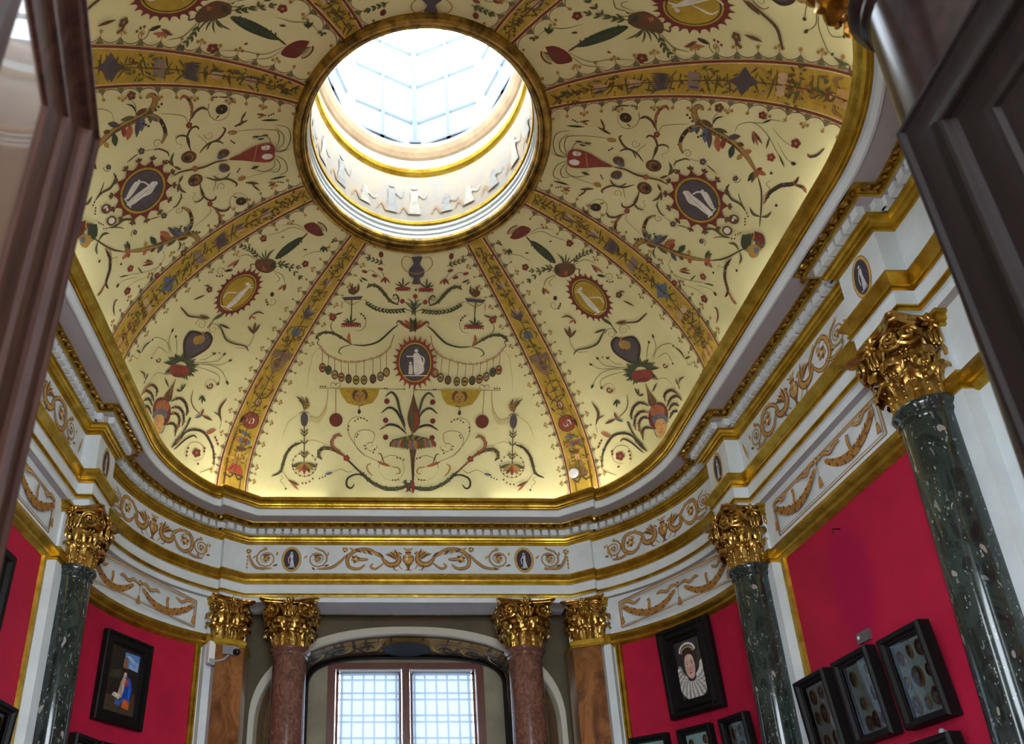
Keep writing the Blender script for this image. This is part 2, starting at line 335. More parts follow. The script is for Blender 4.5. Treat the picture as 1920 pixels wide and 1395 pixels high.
# lantern of iron, timber and glass on the drum
RL = .315
vert = [(OX+RL*sin(k*PI/4), OY+RL*cos(k*PI/4)) for k in range(8)]
LZ0, LZ1 = 2.412, 3.05
lan = tag(empty('window_2', (OX, OY, LZ0)), 'eight sided glass lantern over the dome opening', 'skylight', kind='structure')
for k in range(8):
    a, c = Vector((*vert[k], 0)), Vector((*vert[(k+1) % 8], 0)); mid = (a+c)/2
    b = MB(); w = .009 if k % 2 == 0 else .017
    d = Vector((a.x-OX, a.y-OY, 0)).normalized(); t = Vector((-d.y, d.x, 0))
    pq = [(a+t*w+d*.012), (a-t*w+d*.012), (a-t*w-d*.012), (a+t*w-d*.012)]
    b.prism([(v.x, v.y) for v in pq], LZ0, LZ1)
    if k % 2 == 0: b.prism([(OX+(v.x-OX)*1.0+(v.x-a.x)*1.2, v.y+(v.y-a.y)*1.2) for v in pq], LZ0, LZ0+.012)
    b.build('lantern_post', M['lanternmetal'] if k % 2 == 0 else M['lanternwood'], lan, smooth=False)
    b = MB(); e = (c-a).normalized(); nn = Vector((-e.y, e.x, 0))
    def bar(p, q, z0, z1, th=.006):
        b.prism([((p+nn*th).x, (p+nn*th).y), ((q+nn*th).x, (q+nn*th).y), ((q-nn*th).x, (q-nn*th).y), ((p-nn*th).x, (p-nn*th).y)], z0, z1)
    bar(mid-e*.0065, mid+e*.0065, LZ0, LZ1)
    for z in (2.535, 2.72, 2.895, 3.045): bar(a+e*.004, c-e*.004, z-.0065, z+.0065, .005)
    bar(a, c, LZ0, LZ0+.01, .005)
    b.build('glazing_bars', M['lanternmetal'], lan, smooth=False)
    b = MB(); b.face([(a.x, a.y, LZ0), (c.x, c.y, LZ0), (c.x, c.y, LZ1), (a.x, a.y, LZ1)]); b.build('glass_pane', M['glass'], lan, smooth=False)
    b = MB(); ap = (OX, OY, LZ1+.16)
    b.tube([(a.x, a.y, LZ1), ap], .006, 6); b.tube([(mid.x, mid.y, LZ1), ap], .004, 6); b.build('roof_rib', M['lanternmetal'], lan)
    b = MB(); b.face([(a.x, a.y, LZ1), (c.x, c.y, LZ1), ap]); b.build('roof_glass', M['glass'], lan, smooth=False)

# ------------------------------------------------------------------ lower side walls
RWL = .745
FLOOR = -Z0/S
def arcp(ang, off=0.0, sx=1): a = math.radians(ang); return (sx*(CX+(RWL-off)*cos(a)), CY+(RWL-off)*sin(a))
XW = CX+RWL                                                    # 1.107
def wallpath(a0, a1, off=0.0, sx=1, n=14): return [arcp(a0+(a1-a0)*t/n, off, sx) for t in range(n+1)]
def strip(b, path, z0, z1): b.grid([[(x, y, z1) for x, y in path], [(x, y, z0) for x, y in path]])
def sideprof(b, path_fn, prof):
    """prof: (offset into the room, z, material)"""
    rows = [[(x, y, q[1]) for x, y in path_fn(q[0])] for q in prof]
    for i in range(len(prof)-1): b.cur = prof[i+1][2]; b.grid([rows[i], rows[i+1]])
AE = 56.5
for sx, nm in ((1, 'right'), (-1, 'left')):
    far = lambda off, sx=sx: wallpath(AE, 0, off, sx)
    mid = lambda off, sx=sx: [(sx*(XW-off), y) for y in (2.30, 2.0, 1.778, 1.55, 1.256)]
    near = lambda off, sx=sx: [(x, 2*YC-y) for x, y in wallpath(AE, 0, off, sx)[::-1]]
    whole = lambda off, far=far, mid=mid, near=near: far(off)+mid(off)[1:-1]+near(off)
    b = MB(); strip(b, whole(0), FLOOR, 1.26); wall = b.build('wall_'+nm, M['white'], kind='structure', label='%s side wall with red fabric and white garland panels' % ('window-lit left' if sx < 0 else 'shaded right'), cat='wall')
    # gilded string moulding at capital height
    b = MB(); sideprof(b, whole, [(.024, 1.034, 0), (.030, 1.032, 0), (.032, 1.024, 0), (.034, 1.018, 0), (.028, 1.012, 0), (.020, 1.006, 0), (.018, 1.001, 0), (.019, .996, 0), (.013, .992, 0), (.006, .987, 0), (0, .985, 0)]); b.build('string_moulding', M['gold'], wall)
    b = MB(); sideprof(b, whole, [(0, 1.1836, 0), (.025, 1.1836, 0), (.025, 1.02, 0), (0, 1.02, 0)]); b.build('garland_slab', M['white'], wall)
    bays = [('corner', far, [(50.8, 7.6)]), ('middle', None, None), ('near', near, None)]
    def fabric(path, m='red'): b = MB(); strip(b, path, -.30, .987); return b.build('red_fabric', M[m], wall, smooth=False)
    fabric(wallpath(50.6, 7.2, .004, sx)); fabric([(sx*(XW-.004), y) for y in (2.076, 1.778, 1.48)], 'redpatch' if sx > 0 else 'red')
    fabric([(x, 2*YC-y) for x, y in wallpath(50.6, 7.2, .004, sx)])
    def vbar(p, q, z0=-.30, z1=.99):                               # gilded upright edging the fabric
        p = Vector((*p, 0)); q = Vector((*q, 0)); t = (q-p).normalized(); n = Vector((t.y, -t.x, 0))
        c = Vector((0, YC, 0))-p
        if n.dot(c) < 0: n = -n
        b = MB(); L = (q-p).length
        for u0, u1, h in ((0, .42, .008), (.46, 1, .014)):
            pts = [p+t*L*u0, p+t*L*u1, p+t*L*(u1-.1)+n*h, p+t*L*(u0+.1)+n*h]; b.prism([(v.x, v.y) for v in pts], z0, z1)
        b.build('gilded_upright', M['gold'], wall, smooth=False)
    for mir in (0, 1):
        mm = (lambda q: (q[0], 2*YC-q[1])) if mir else (lambda q: q)
        vbar(mm(arcp(52.6, 0, sx)), mm(arcp(50.2, 0, sx))); vbar(mm(arcp(4.9, 0, sx)), mm(arcp(7.4, 0, sx))); vbar(mm((sx*XW, 2.106)), mm((sx*XW, 2.072)))
        # white pilaster strip behind the side column, with its small gilded cap and band
        y0, y1 = sorted((mm((0, 2.286))[1], mm((0, 2.106))[1])); x0, x1 = sorted((sx*(XW+.01), sx*(XW-.034)))
        b = MB(); b.cur = 0; b.box(x0, x1, y0, y1, FLOOR, 1.184)
        ps = b.build('pilaster_strip', M['white'], wall, smooth=False)
        b = MB()
        for z0, z1, o in ((1.150, 1.160, .006), (1.160, 1.175, .012), (1.175, 1.1845, .018), (.990, .998, .005), (.998, 1.018, .011), (1.018, 1.032, .007)):
            x0, x1 = sorted((sx*(XW+.01), sx*(XW-.034-o))); b.box(x0, x1, y0-o, y1+o, z0, z1)
        b.build('strip_cap', M['gold'], ps, smooth=False)
        # strip beside the window pilaster
        pts = [mm(arcp(57.5, .0, sx)), mm(arcp(52.9, .0, sx)), mm(arcp(52.9, .032, sx)), mm(arcp(57.5, .032, sx))]
        b = MB(); b.prism(pts, FLOOR, 1.184); ps = b.build('pilaster_strip', M['white'], wall, smooth=False)
        b = MB()
        for z0, z1, o in ((1.150, 1.160, .006), (1.160, 1.175, .012), (1.175, 1.1845, .018), (.990, .998, .004), (.998, 1.018, .009), (1.018, 1.032, .006)):
            b.prism([mm(arcp(57.5, 0, sx)), mm(arcp(52.9-o*40, 0, sx)), mm(arcp(52.9-o*40, .032+o, sx)), mm(arcp(57.5, .032+o, sx))], z0, z1)
        b.build('strip_cap', M['gold'], ps, smooth=False)
    wall_obj = wall
    if sx > 0: WALL_R = wall
    else: WALL_L = wall

# ------------------------------------------------------------------ window niche (far) and door niche (near)
def archcurve(w, top, spring, n=40, k=2.6, flat=.0):
    pts = [(-w, FLOOR), (-w, spring*.5), (-w, spring)]
    for i in range(1, n):
        t = PI-PI*i/n; c, s_ = cos(t), sin(t)
        x = w*(abs(c)**(2/k))*(1 if c > 0 else -1); z = spring+(top-spring)*abs(s_)**(2/k); pts.append((x, z))
    return pts+[(w, spring), (w, spring*.5), (w, FLOOR)]
def loft(b, a, ya, c, yc): b.grid([[(x, ya, z) for x, z in a], [(x, yc, z) for x, z in c]])
A_OUT = archcurve(.655, 1.160, .74, k=2.35); A_MID = archcurve(.632, 1.128, .72, k=2.35); A_IN = archcurve(.452, 1.108, .96, k=3.2); A_IN2 = archcurve(.437, 1.094, .95, k=3.2)
def niche(side, nm):
    Y = (lambda y: y) if side > 0 else (lambda y: 2*YC-y)
    b = MB()
    rect = []                                                  # rectangle following the arch, for the wall around it
    for x, z in A_OUT:
        if z <= .74: rect.append((-.95 if x < 0 else .95, z))
        else:
            rect.append((max(-.95, min(.95, x*1.45)), 1.26))
    b.cur = 0; loft(b, A_OUT, Y(3.15), rect, Y(3.15))
    for sx in (-1, 1):                                          # reveal between pilaster and back wall
        b.cur = 0; b.grid([[(sx*.668, Y(3.02), z), (sx*.70, Y(3.16), z)] for z in (FLOOR, 1.26)])
    b.cur = 1; b.grid([[(-1.0, Y(2.97), 1.2335), (1.0, Y(2.97), 1.2335)], [(-1.0, Y(3.16), 1.2335), (1.0, Y(3.16), 1.2335)]])
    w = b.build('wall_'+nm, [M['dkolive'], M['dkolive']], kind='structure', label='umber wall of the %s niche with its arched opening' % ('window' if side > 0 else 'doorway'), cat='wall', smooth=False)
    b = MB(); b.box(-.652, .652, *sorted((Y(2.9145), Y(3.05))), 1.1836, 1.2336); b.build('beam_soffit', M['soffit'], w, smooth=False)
    b = MB(); b.box(-.652, .652, *sorted((Y(3.05), Y(3.06))), 1.184, 1.196); b.build('beam_fillet', M['oldgold'], w, smooth=False)
    b = MB(); a2 = [(x, z) for x, z in A_OUT]; am = A_MID
    b.grid([[(x, Y(3.15), z) for x, z in a2], [(x, Y(3.132), z) for x, z in a2], [(x, Y(3.13), z) for x, z in am], [(x, Y(3.15), z) for x, z in am]])
    b.build('archivolt', mat('beige_archivolt', lin(196, 188, 168), .6), w)
    b = MB(); b.cur = 0; loft(b, A_MID, Y(3.15), A_IN, Y(3.355)); b.build('arch_reveal', M['olive'], w)
    b = MB(); loft(b, A_IN, Y(3.352), A_IN2, Y(3.352)); loft(b, A_IN2, Y(3.352), A_IN2, Y(3.39)); b.build('dark_arch_edge', M['wood2'], w)
    return w
NICHE = niche(1, 'back'); NEAR = niche(-1, 'front')
# wall around the window
b = MB(); b.box(-.5, -.352, 3.375, 3.47, FLOOR, 1.12); b.box(.352, .5, 3.375, 3.47, FLOOR, 1.12); b.box(-.352, .352, 3.375, 3.47, 1.072, 1.12); b.box(-.352, .352, 3.375, 3.47, FLOOR, -.25)
b.build('window_wall', M['olive'], NICHE, smooth=False)
win = tag(empty('window_1', (0, 3.38, -.25)), 'tall double window of reddish wood behind pale blinds', 'window', kind='structure')
b = MB()
for x0, x1, z0, z1 in ((-.352, -.318, -.25, 1.072), (.318, .352, -.25, 1.072), (-.318, .318, 1.042, 1.072), (-.318, .318, -.25, -.21)): b.box(x0, x1, 3.365, 3.42, z0, z1)
b.build('window_frame', M['sash'], win, smooth=False)
b = MB(); b.box(-.017, .017, 3.368, 3.42, -.21, 1.042); b.build('mullion', M['sash'], win, smooth=False)
for sx in (-1, 1):
    x0, x1 = sorted((sx*.020, sx*.316)); b = MB()
    for q in ((x0, x0+.012, -.21, 1.04), (x1-.012, x1, -.21, 1.04), (x0, x1, 1.028, 1.04), (x0, x1, -.21, -.19)): b.box(q[0], q[1], 3.40, 3.425, q[2], q[3])
    b.build('sash', M['sash'], win, smooth=False)
    b = MB(); b.face([(x0, 3.43, -.21), (x1, 3.43, -.21), (x1, 3.43, 1.04), (x0, 3.43, 1.04)]); b.build('glass_pane', M['glass'], win, smooth=False)
    b = MB(); xs = [x0+.022, x0+.070, x0+.122, x0+.172, x0+.224, x0+.270]
    if sx < 0: xs = [x1-(x-x0) for x in xs]
    for x in xs: b.box(x-.0045, x+.0045, 3.440, 3.447, -.21, 1.04)
    z = 1.012
    while z > -.2:
        b.box(x0, x1, 3.440, 3.447, z-.0045, z+.0045); b.box(x0, x1, 3.440, 3.447, z-.0045-.030, z+.0045-.030) if z < 1.0 else None; z -= .1035 if z < 1.0 else .062
    b.build('outer_grille', M['iron'], win, smooth=False)
for sx in (-1, 1):
    x0, x1 = sorted((sx*.024, sx*.300))
    t = tag(empty('roller_blind', ((x0+x1)/2, 3.385, 1.03)), 'white roller blind pulled down over the %s half of the window' % ('left' if sx < 0 else 'right'), 'blind', 'roller blinds in the window')
    b = MB(); b.box(x0, x1, 3.376, 3.400, 1.036, 1.052); b.box(x0-.002, x0+.004, 3.374, 3.402, 1.032, 1.054); b.box(x1-.004, x1+.002, 3.374, 3.402, 1.032, 1.054); b.build('cassette', M['whiteplastic'], t, smooth=False)
    b = MB(); b.face([(x0+.004, 3.392, -.18), (x1-.004, 3.392, -.18), (x1-.004, 3.392, 1.04), (x0+.004, 3.392, 1.04)]); b.build('cloth', M['blind'], t, smooth=False)
# floor, and the wall of the doorway behind the viewer
b = MB(); b.box(-1.4, 1.4, -1.2, 3.6, FLOOR-.05, FLOOR); b.build('floor', M['parquet'], kind='structure', smooth=False, label='dark terracotta floor of the cabinet', cat='floor')
# ------------------------------------------------------------------ Corinthian capitals
def capital(parent, loc, rb, H, A, rz=0.0, square=False, faces=(0, 1, 2, 3), m=None):
    """gilded capital: foliage, abacus, volutes and rosettes are its sub-parts; local metres"""
    m = m or M['goldleaf']; k = S
    rb, H, A = rb*k, H*k, A*k
    root = MB(); n = 40
    def cs(t):
        if not square: return 1.0
        return min(1.18, 1/max(abs(cos(t)), abs(sin(t))))
    R = Matrix.Rotation(rz, 4, 'Z')
    def add(mb, name, par=None):
        mb.v = [tuple(R @ Vector(v)+Vector(loc)) for v in mb.v]
        return mb.build(name, m, par, raw=True, ang=50)
    prof = [(1.0, -.02), (1.06, 0), (1.06, .03), (1.0, .05), (.97, .2), (1.0, .45), (1.08, .65), (1.25, .82), (1.38, .88), (1.2, .90)]
    root.grid([[(rb*r*cs(2*PI*i/n)*cos(2*PI*i/n), rb*r*cs(2*PI*i/n)*sin(2*PI*i/n), z*H) for i in range(n)] for r, z in prof], cu=True)
    # two rows of acanthus leaves
    spine = [(1.0, 0), (1.03, .22), (1.05, .45), (1.08, .66), (1.18, .85), (1.34, .97), (1.5, .98), (1.58, .88), (1.54, .78)]
    for row, (h, a0, w0) in enumerate(((.38, 0, .41), (.62, PI/8, .38))):
        for q in range(8):
            th = a0+q*PI/4; rows = []
            for j, (r, z) in enumerate(spine):
                v = j/(len(spine)-1); w = w0*(1.0-.25*v)*(.86+.22*abs(sin(v*PI*3.2)))*(1 if v < .8 else 1.1-.5*(v-.8)*2)
                rr = rb*(r+.05*row); line = []
                for i in range(9):
                    e = (i-4)/4; bulge = .07*(1-abs(e))+.045*cos(e*PI*3)
                    droop = (.10*e*e if v > .6 else 0)
                    t2 = th+e*w
                    line.append(((rr+rb*bulge)*cs(t2)*cos(t2), (rr+rb*bulge)*cs(t2)*sin(t2), z*h*H-droop*H*.5))
                rows.append(line)
            root.grid(rows)
            # serrated lobes along the leaf edge
            for j in range(1, len(spine)-2):
                for e in (-1, 1):
                    r, z = spine[j]; t2 = th+e*w0*(1-.2*j/8)
                    root.ball((rb*(r+.07)*cs(t2)*cos(t2), rb*(r+.07)*cs(t2)*sin(t2), z*h*H), rb*.09, rb*.09, H*.035, 6)
    cap = add(root, 'capital'); cap.parent = parent
    # volutes: two spirals on every face
    for f in range(4):
        if f not in faces: continue
        fa = f*PI/2
        for e in (-1, 1):
            mb = MB(); nx = Vector((cos(fa+e*.42), sin(fa+e*.42), 0)); tx = Vector((-sin(fa+e*.42), cos(fa+e*.42), 0)); up = Vector((0, 0, 1))
            c = Vector((cos(fa), sin(fa), 0))*A*.84+Vector((-sin(fa), cos(fa), 0))*e*A*.60+up*H*.765
            path = []; N = 46
            for i in range(N):
                t = i/(N-1); ang = PI*.5-e*0+(t*2*PI*2.15)*(-1); rad = A*.33*(1-t)**.9+.012*A
                path.append(c+tx*(e*rad*cos(ang))+up*rad*sin(ang)+nx*(A*.02+t*A*.16))
            start = Vector((cos(fa), sin(fa), 0))*A*.84+Vector((-sin(fa), cos(fa), 0))*e*A*.16+up*H*.62
            mid = (start+path[0])/2+up*H*.13
            pre = [start, start.lerp(mid, .6)+up*H*.03, mid]
            mb.tube(pre+path, A*.066, 7, taper=lambda t: 1.0-.4*t)
            # body of the scroll behind the spiral
            rows = [[c-nx*dd+tx*rr*cos(2*PI*i/16)+up*rr*sin(2*PI*i/16) for i in range(16)] for dd, rr in ((.02*A, .05*A), (.03*A, .31*A), (.22*A, .26*A), (.3*A, .1*A))]
            mb.grid(rows, cu=True); mb.ball(c+nx*A*.17, A*.06, A*.06, A*.06, 8)
            add(mb, 'volute', cap)
        mb = MB(); F = Vector((cos(fa), sin(fa), 0)); T = Vector((-sin(fa), cos(fa), 0)); up = Vector((0, 0, 1)); c = F*A*1.0+up*H*.90
        for q in range(7):
            a = 2*PI*q/7; dirv = T*cos(a)+up*sin(a); sid = dirv.cross(F)
            mb.ball(c+dirv*A*.15, A*.15, A*.065, A*.07, 8, (dirv, sid, (F+dirv*.4).normalized()))
        mb.ball(c+F*A*.06, A*.07, A*.07, A*.07, 8)
        for e in (-1, 0, 1): mb.ball(c-up*H*.2+T*e*A*.13, A*.06, A*.05, H*.10, 8)
        add(mb, 'rosette', cap)
    mb = MB()
    def aba(s, conc):
        pts = []
        for f in range(4):
            a = f*PI/2; F = Vector((cos(a), sin(a), 0)); T = Vector((-sin(a), cos(a), 0))
            for i in range(9):
                e = -1+2*i/8; pts.append(F*(s*(1-conc*(1-e*e)))+T*e*s*.9)
        return pts
    rows = []
    for s_, z in ((A*1.0, .915), (A*1.04, .925), (A*1.05, .945), (A*1.10, .955), (A*1.16, .985), (A*1.16, 1.0)):
        rows.append([(p.x, p.y, z*H) for p in aba(s_, .15)])
    mb.grid(rows, cu=True); mb.face(rows[0][::-1]); mb.face(rows[-1]); add(mb, 'abacus', cap)
    return cap
def column(name, r, A, stone, label, group, capmat=None):
    root = tag(empty(name, (0, 0, FLOOR)), label, 'column', group, kind='thing')
    k = S; H0 = 1.0*k+Z0
    b = MB(); n = 48
    def lat(prof): b.grid([[(rr*k*cos(2*PI*i/n), rr*k*sin(2*PI*i/n), zz) for i in range(n)] for rr, zz in prof], cu=True)
    b2 = MB(); lat([(r*1.16, .36), (r*1.12, .40)]+[(r*1.115-(r*.115)*(t**1.6), .40+t*(H0-.40-.085)) for t in [i/14 for i in range(15)]])
    b.build('shaft', stone, root, raw=True)
    b = MB()
    top = H0
    prof = [(r*1.0, top-.088), (r*1.03, top-.078), (r*1.09, top-.072), (r*1.10, top-.058), (r*1.06, top-.054), (r*1.10, top-.046), (r*1.20, top-.034), (r*1.24, top-.018), (r*1.20, top-.004), (r*1.1, top)]
    b.grid([[(rr*k*cos(2*PI*i/n), rr*k*sin(2*PI*i/n), zz) for i in range(n)] for rr, zz in prof], cu=True); b.build('astragal', stone, root, raw=True)
    b = MB(); prof = [(r*1.5, .14), (r*1.56, .18), (r*1.5, .22), (r*1.32, .24), (r*1.28, .28), (r*1.36, .31), (r*1.36, .34), (r*1.16, .36)]
    b.grid([[(rr*k*cos(2*PI*i/n), rr*k*sin(2*PI*i/n), zz) for i in range(n)] for rr, zz in prof], cu=True); b.build('base', M['white'], root, raw=True)
    b = MB(); q = r*1.6*k; b.box(-q, q, -q, q, 0, .14); b.build('plinth', M['white'], root, raw=True, smooth=False)
    capital(root, (0, 0, H0), r*.98, .1834, A, m=capmat)
    return root
def put(o, x, y, rz, label=None):
    o.location = (x*S, y*S, 0); o.rotation_euler = (0, 0, rz)
    if label: o['label'] = label
    return o
GC = 'green marble columns along the side walls'; BC = 'brown marble columns of the two niches'
g0 = column('marble_column', .0525, .083, M['green_marble'], 'dark green marble column beside the bare red wall panel, nearest on the right', GC)
put(g0, 1.056, 1.356, 0)
put(copy_tree(g0), 1.042, 2.182, 0, 'dark green marble column to the right of the lady\'s portrait')
put(copy_tree(g0), -1.058, 2.208, PI, 'dark green marble column on the left, beside the blue robed picture')
put(copy_tree(g0), -1.05, 1.36, PI, 'dark green marble column behind the open left door leaf')
b0 = column('marble_column', .0665, .104, M['brown_marble'], 'polished brown marble column left of the window', BC)
put(b0, -.478, 2.978, 0)
put(copy_tree(b0), .470, 2.978, 0, 'polished brown marble column right of the window')
nc = put(copy_tree(b0), .513, .537, 0, 'brown marble column darkened for shade beside the doorway, behind the right door leaf')
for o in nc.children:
    if o.name.split('.')[0] in ('shaft', 'astragal'): o.data = o.data.copy(); o.data.materials[0] = M['shaded_marble']
# flat pilasters at the corners of the window niche
for sx, nm in ((-1, 'amber marble pilaster left of the window with gilded capital, security camera beside it'), (1, 'dark amber marble pilaster right of the window, beside the portrait wall')):
    A_, B_, C_, D_ = (.650, 2.911), (.749, 2.853), (.80, 2.94), (.655, 3.035)
    root = tag(empty('marble_pilaster', (sx*.715, 2.93, FLOOR)), nm, 'pilaster', kind='thing')
    poly = [(sx*p[0], p[1]) for p in (A_, B_, C_, D_)]
    b = MB(); b.prism(poly, FLOOR+.12, .998); b.build('shaft', M['amber_marble'], root, smooth=False)
    b = MB()
    for o, z0, z1 in ((.004, .985, .992), (.010, .992, 1.006), (.005, 1.006, 1.014)):
        c = (sum(p[0] for p in poly)/4, sum(p[1] for p in poly)/4)
        b.prism([(p[0]+(o if p[0] > c[0] else -o)*1.0, p[1]+(o if p[1] > c[1] else -o)) for p in poly], z0, z1)
    b.build('gilded_band', M['gold'], root, smooth=False)
    b = MB(); b.prism([(sx*(.715+(p[0]*sx-.715)*1.08), 2.93+(p[1]-2.93)*1.08) for p in poly], FLOOR, FLOOR+.12); b.build('base', M['white'], root, smooth=False)
    ang = at2(-.862, -sx*.507)
    lc = ((sx*.735-sx*.715)*S, (2.932-2.93)*S, (1.006-FLOOR)*S)
    capital(root, lc, .056, .1774, .078, rz=ang, square=True)

# ------------------------------------------------------------------ pictures
class Paint(MB):
    """flat painted shapes through a map (u, v) -> point"""
    def __init__(s, fn, lay=.0004): MB.__init__(s); s.fn = fn; s.k = 0; s.lay = lay
    def poly(s, pts, c): s.k += 1; s.rgb = c; s.face([s.fn(u, v, s.lay*(1+s.k*.12)) for u, v in pts])
    def ell(s, x, y, rx, ry, c, rot=0, n=20):
        s.poly([(x+rx*cos(t)*cos(rot)-ry*sin(t)*sin(rot), y+rx*cos(t)*sin(rot)+ry*sin(t)*cos(rot)) for t in (2*PI*i/n for i in range(n))], c)
    def rect(s, x0, x1, y0, y1, c): s.poly([(x0, y0), (x1, y0), (x1, y1), (x0, y1)], c)
def framed(name, p0, p1, z0, z1, prof, mt, label, cat, group=None, lean=0.0, rise=.006):
    """frame on a wall between plan points p0 (left as seen) and p1; prof: (inset, projection) of the moulding.  returns root, face map, half sizes"""
    p0 = Vector((*p0, 0)); p1 = Vector((*p1, 0)); t = (p1-p0); W = t.length; t.normalize(); nrm = Vector((t.y, -t.x, 0))
    if nrm.dot(Vector((0, YC, 0))-p0) < 0: nrm = -nrm
    root = tag(empty(name, ((p0.x+p1.x)/2+nrm.x*rise, (p0.y+p1.y)/2+nrm.y*rise, z0)), label, cat, group)
    def pt(u, v, h):                                            # u across, v up, h out of the wall (leans forward at the top)
        hh = h+rise+lean*(v)
        q = p0+t*u+nrm*hh; return (q.x, q.y, z0+v)
    Hh = z1-z0; rows = []
    for ins, pr in [(0, 0)]+prof:
        rows.append([pt(ins, ins, pr), pt(W-ins, ins, pr), pt(W-ins, Hh-ins, pr), pt(ins, Hh-ins, pr)])
    b = MB(); b.grid(rows, cu=True); b.face([pt(0, 0, 0), pt(0, Hh, 0), pt(W, Hh, 0), pt(W, 0, 0)]); b.build('frame', mt, root, smooth=False)
    return root, pt, W, Hh, prof[-1][0], prof[-1][1]
def L3(*a): return lin(*a)
# generic small devotional scene on the left
PF = [(.0, .020), (.004, .024), (.009, .024), (.012, .017), (.034, .018), (.037, .012), (.040, .012), (.043, .006)]
r_, pt, W, Hh, ins, pr = framed('framed_painting', arcp(35.0, .0, -1)[::1], arcp(17.6, .0, -1), .612, .925, PF, [M['ebony']], 'dark framed painting with a blue robed figure, hanging on the left red wall', 'painting', lean=.03)
Wi, Hi = W-2*ins, Hh-2*ins
flip = arcp(35.0, 0, -1)[0] > arcp(17.6, 0, -1)[0]
def fm(u, v, h): return pt(ins+(1-u if flip else u)*Wi, ins+v*Hi, pr+.001+h)
q = Paint(fm); q.rect(0, 1, 0, 1, L3(38, 31, 27)); q.rect(0, 1, 0, .24, L3(72, 58, 42)); q.poly([(.03, .5), (.42, .52), (.4, .66), (.1, .62)], L3(60, 58, 44))
q.poly([(.44, .72), (.95, .70), (.96, .96), (.46, .95)], L3(88, 140, 205)); q.poly([(.6, .72), (.95, .70), (.95, .84), (.7, .86)], L3(150, 186, 222)); q.poly([(.46, .70), (.62, .70), (.58, .86), (.46, .88)], L3(150, 104, 66))
q.poly([(.36, .2), (.58, .26), (.6, .54), (.5, .58), (.44, .46)], L3(196, 170, 150)); q.poly([(.5, .16), (.78, .14), (.84, .4), (.74, .56), (.6, .58), (.56, .36)], L3(28, 84, 190)); q.poly([(.56, .10), (.8, .08), (.82, .2), (.6, .24)], L3(206, 92, 40)); q.poly([(.56, .42), (.7, .44), (.68, .54), (.58, .52)], L3(190, 78, 44))
q.ell(.55, .6, .055, .04, L3(206, 176, 150)); q.poly([(.2, .24), (.46, .2), (.46, .28), (.26, .3)], L3(210, 200, 186)); q.poly([(.3, .12), (.52, .1), (.5, .18), (.34, .2)], L3(60, 96, 170)); q.poly([(.84, .2), (.95, .18), (.95, .34), (.86, .36)], L3(96, 56, 32))
for i in range(40):                                            # loose brushwork
    u_, v_ = random.uniform(.04, .94), random.uniform(.03, .95); inside = .34 < u_ < .86 and .08 < v_ < .62
    if not inside and not (u_ > .42 and v_ > .66): q.ell(u_, v_, random.uniform(.02, .07), random.uniform(.006, .02), L3(*random.choice(((46, 38, 32), (56, 46, 36), (34, 30, 28), (64, 56, 44)))), random.uniform(0, 3), 10)
for (x0, y0, x1, y1, c) in ((.62, .5, .7, .22, (20, 62, 150)), (.7, .48, .8, .2, (44, 108, 210)), (.58, .4, .62, .2, (18, 54, 136)), (.42, .5, .5, .28, (168, 142, 124)), (.5, .5, .56, .3, (214, 194, 172)), (.6, .2, .76, .12, (228, 122, 62)), (.3, .27, .44, .24, (232, 224, 210)), (.5, .9, .8, .84, (176, 204, 230)), (.6, .8, .9, .76, (120, 162, 214))):
    dx, dy = (y1-y0)*.12, (x0-x1)*.12; q.poly([(x0, y0), ((x0+x1)/2+dx, (y0+y1)/2+dy), (x1, y1), ((x0+x1)/2-dx, (y0+y1)/2-dy)], L3(*c))
q.build('painted_canvas', M['paint'], r_, smooth=False)
# portrait of a lady with a ruff on the right
PF2 = [(.0, .020), (.006, .03), (.016, .03), (.022, .022), (.028, .030), (.040, .030), (.046, .016), (.056, .016), (.060, .006)]
r_, pt, W, Hh, ins, pr = framed('framed_portrait', arcp(36.6), arcp(18.6), .651, .982, PF2, [M['ebony']], 'dark carved frame with a portrait of a lady wearing a white ruff', 'painting', lean=.05)
Wi, Hi = W-2*ins, Hh-2*ins
def fm(u, v, h): return pt(ins+u*Wi, ins+v*Hi, pr+.001+h)
q = Paint(fm); q.rect(0, 1, 0, 1, L3(56, 56, 56)); q.rect(0, .28, 0, 1, L3(42, 42, 43)); q.poly([(.12, 0), (.2, .12), (.5, .2), (.86, .12), (.98, 0)], L3(36, 34, 34))
fm0 = q.fn; q.fn = lambda u, v, h: fm0(.53+(u-.53)*1.2, .48+(v-.52)*1.16, h)              # the sitter fills the canvas
q.ell(.53, .78, .26, .15, L3(54, 38, 32)); q.ell(.53, .72, .25, .17, L3(62, 44, 36))                 # hair under a pearl cap
for rr, rv, n, wx, wy, y0, a0, a1 in ((.43, .27, 30, .075, .05, .40, .80, 2.20), (.36, .22, 26, .07, .045, .39, .84, 2.16), (.28, .17, 22, .065, .04, .39, .88, 2.12), (.20, .12, 18, .06, .035, .40, .95, 2.05)):
    for i in range(n):
        a = PI*(a0+(a1-a0)*i/(n-1)); q.ell(.53+rr*cos(a), y0+rv*sin(a), wx, wy, L3(*((214, 210, 200) if i % 2 else (150, 148, 144))), a)
q.ell(.53, .565, .165, .185, L3(206, 170, 150)); q.ell(.53, .64, .15, .11, L3(216, 184, 164)); q.ell(.55, .45, .10, .075, L3(210, 174, 154)); q.ell(.455, .52, .045, .045, L3(214, 160, 146)); q.ell(.61, .52, .045, .045, L3(210, 156, 142))
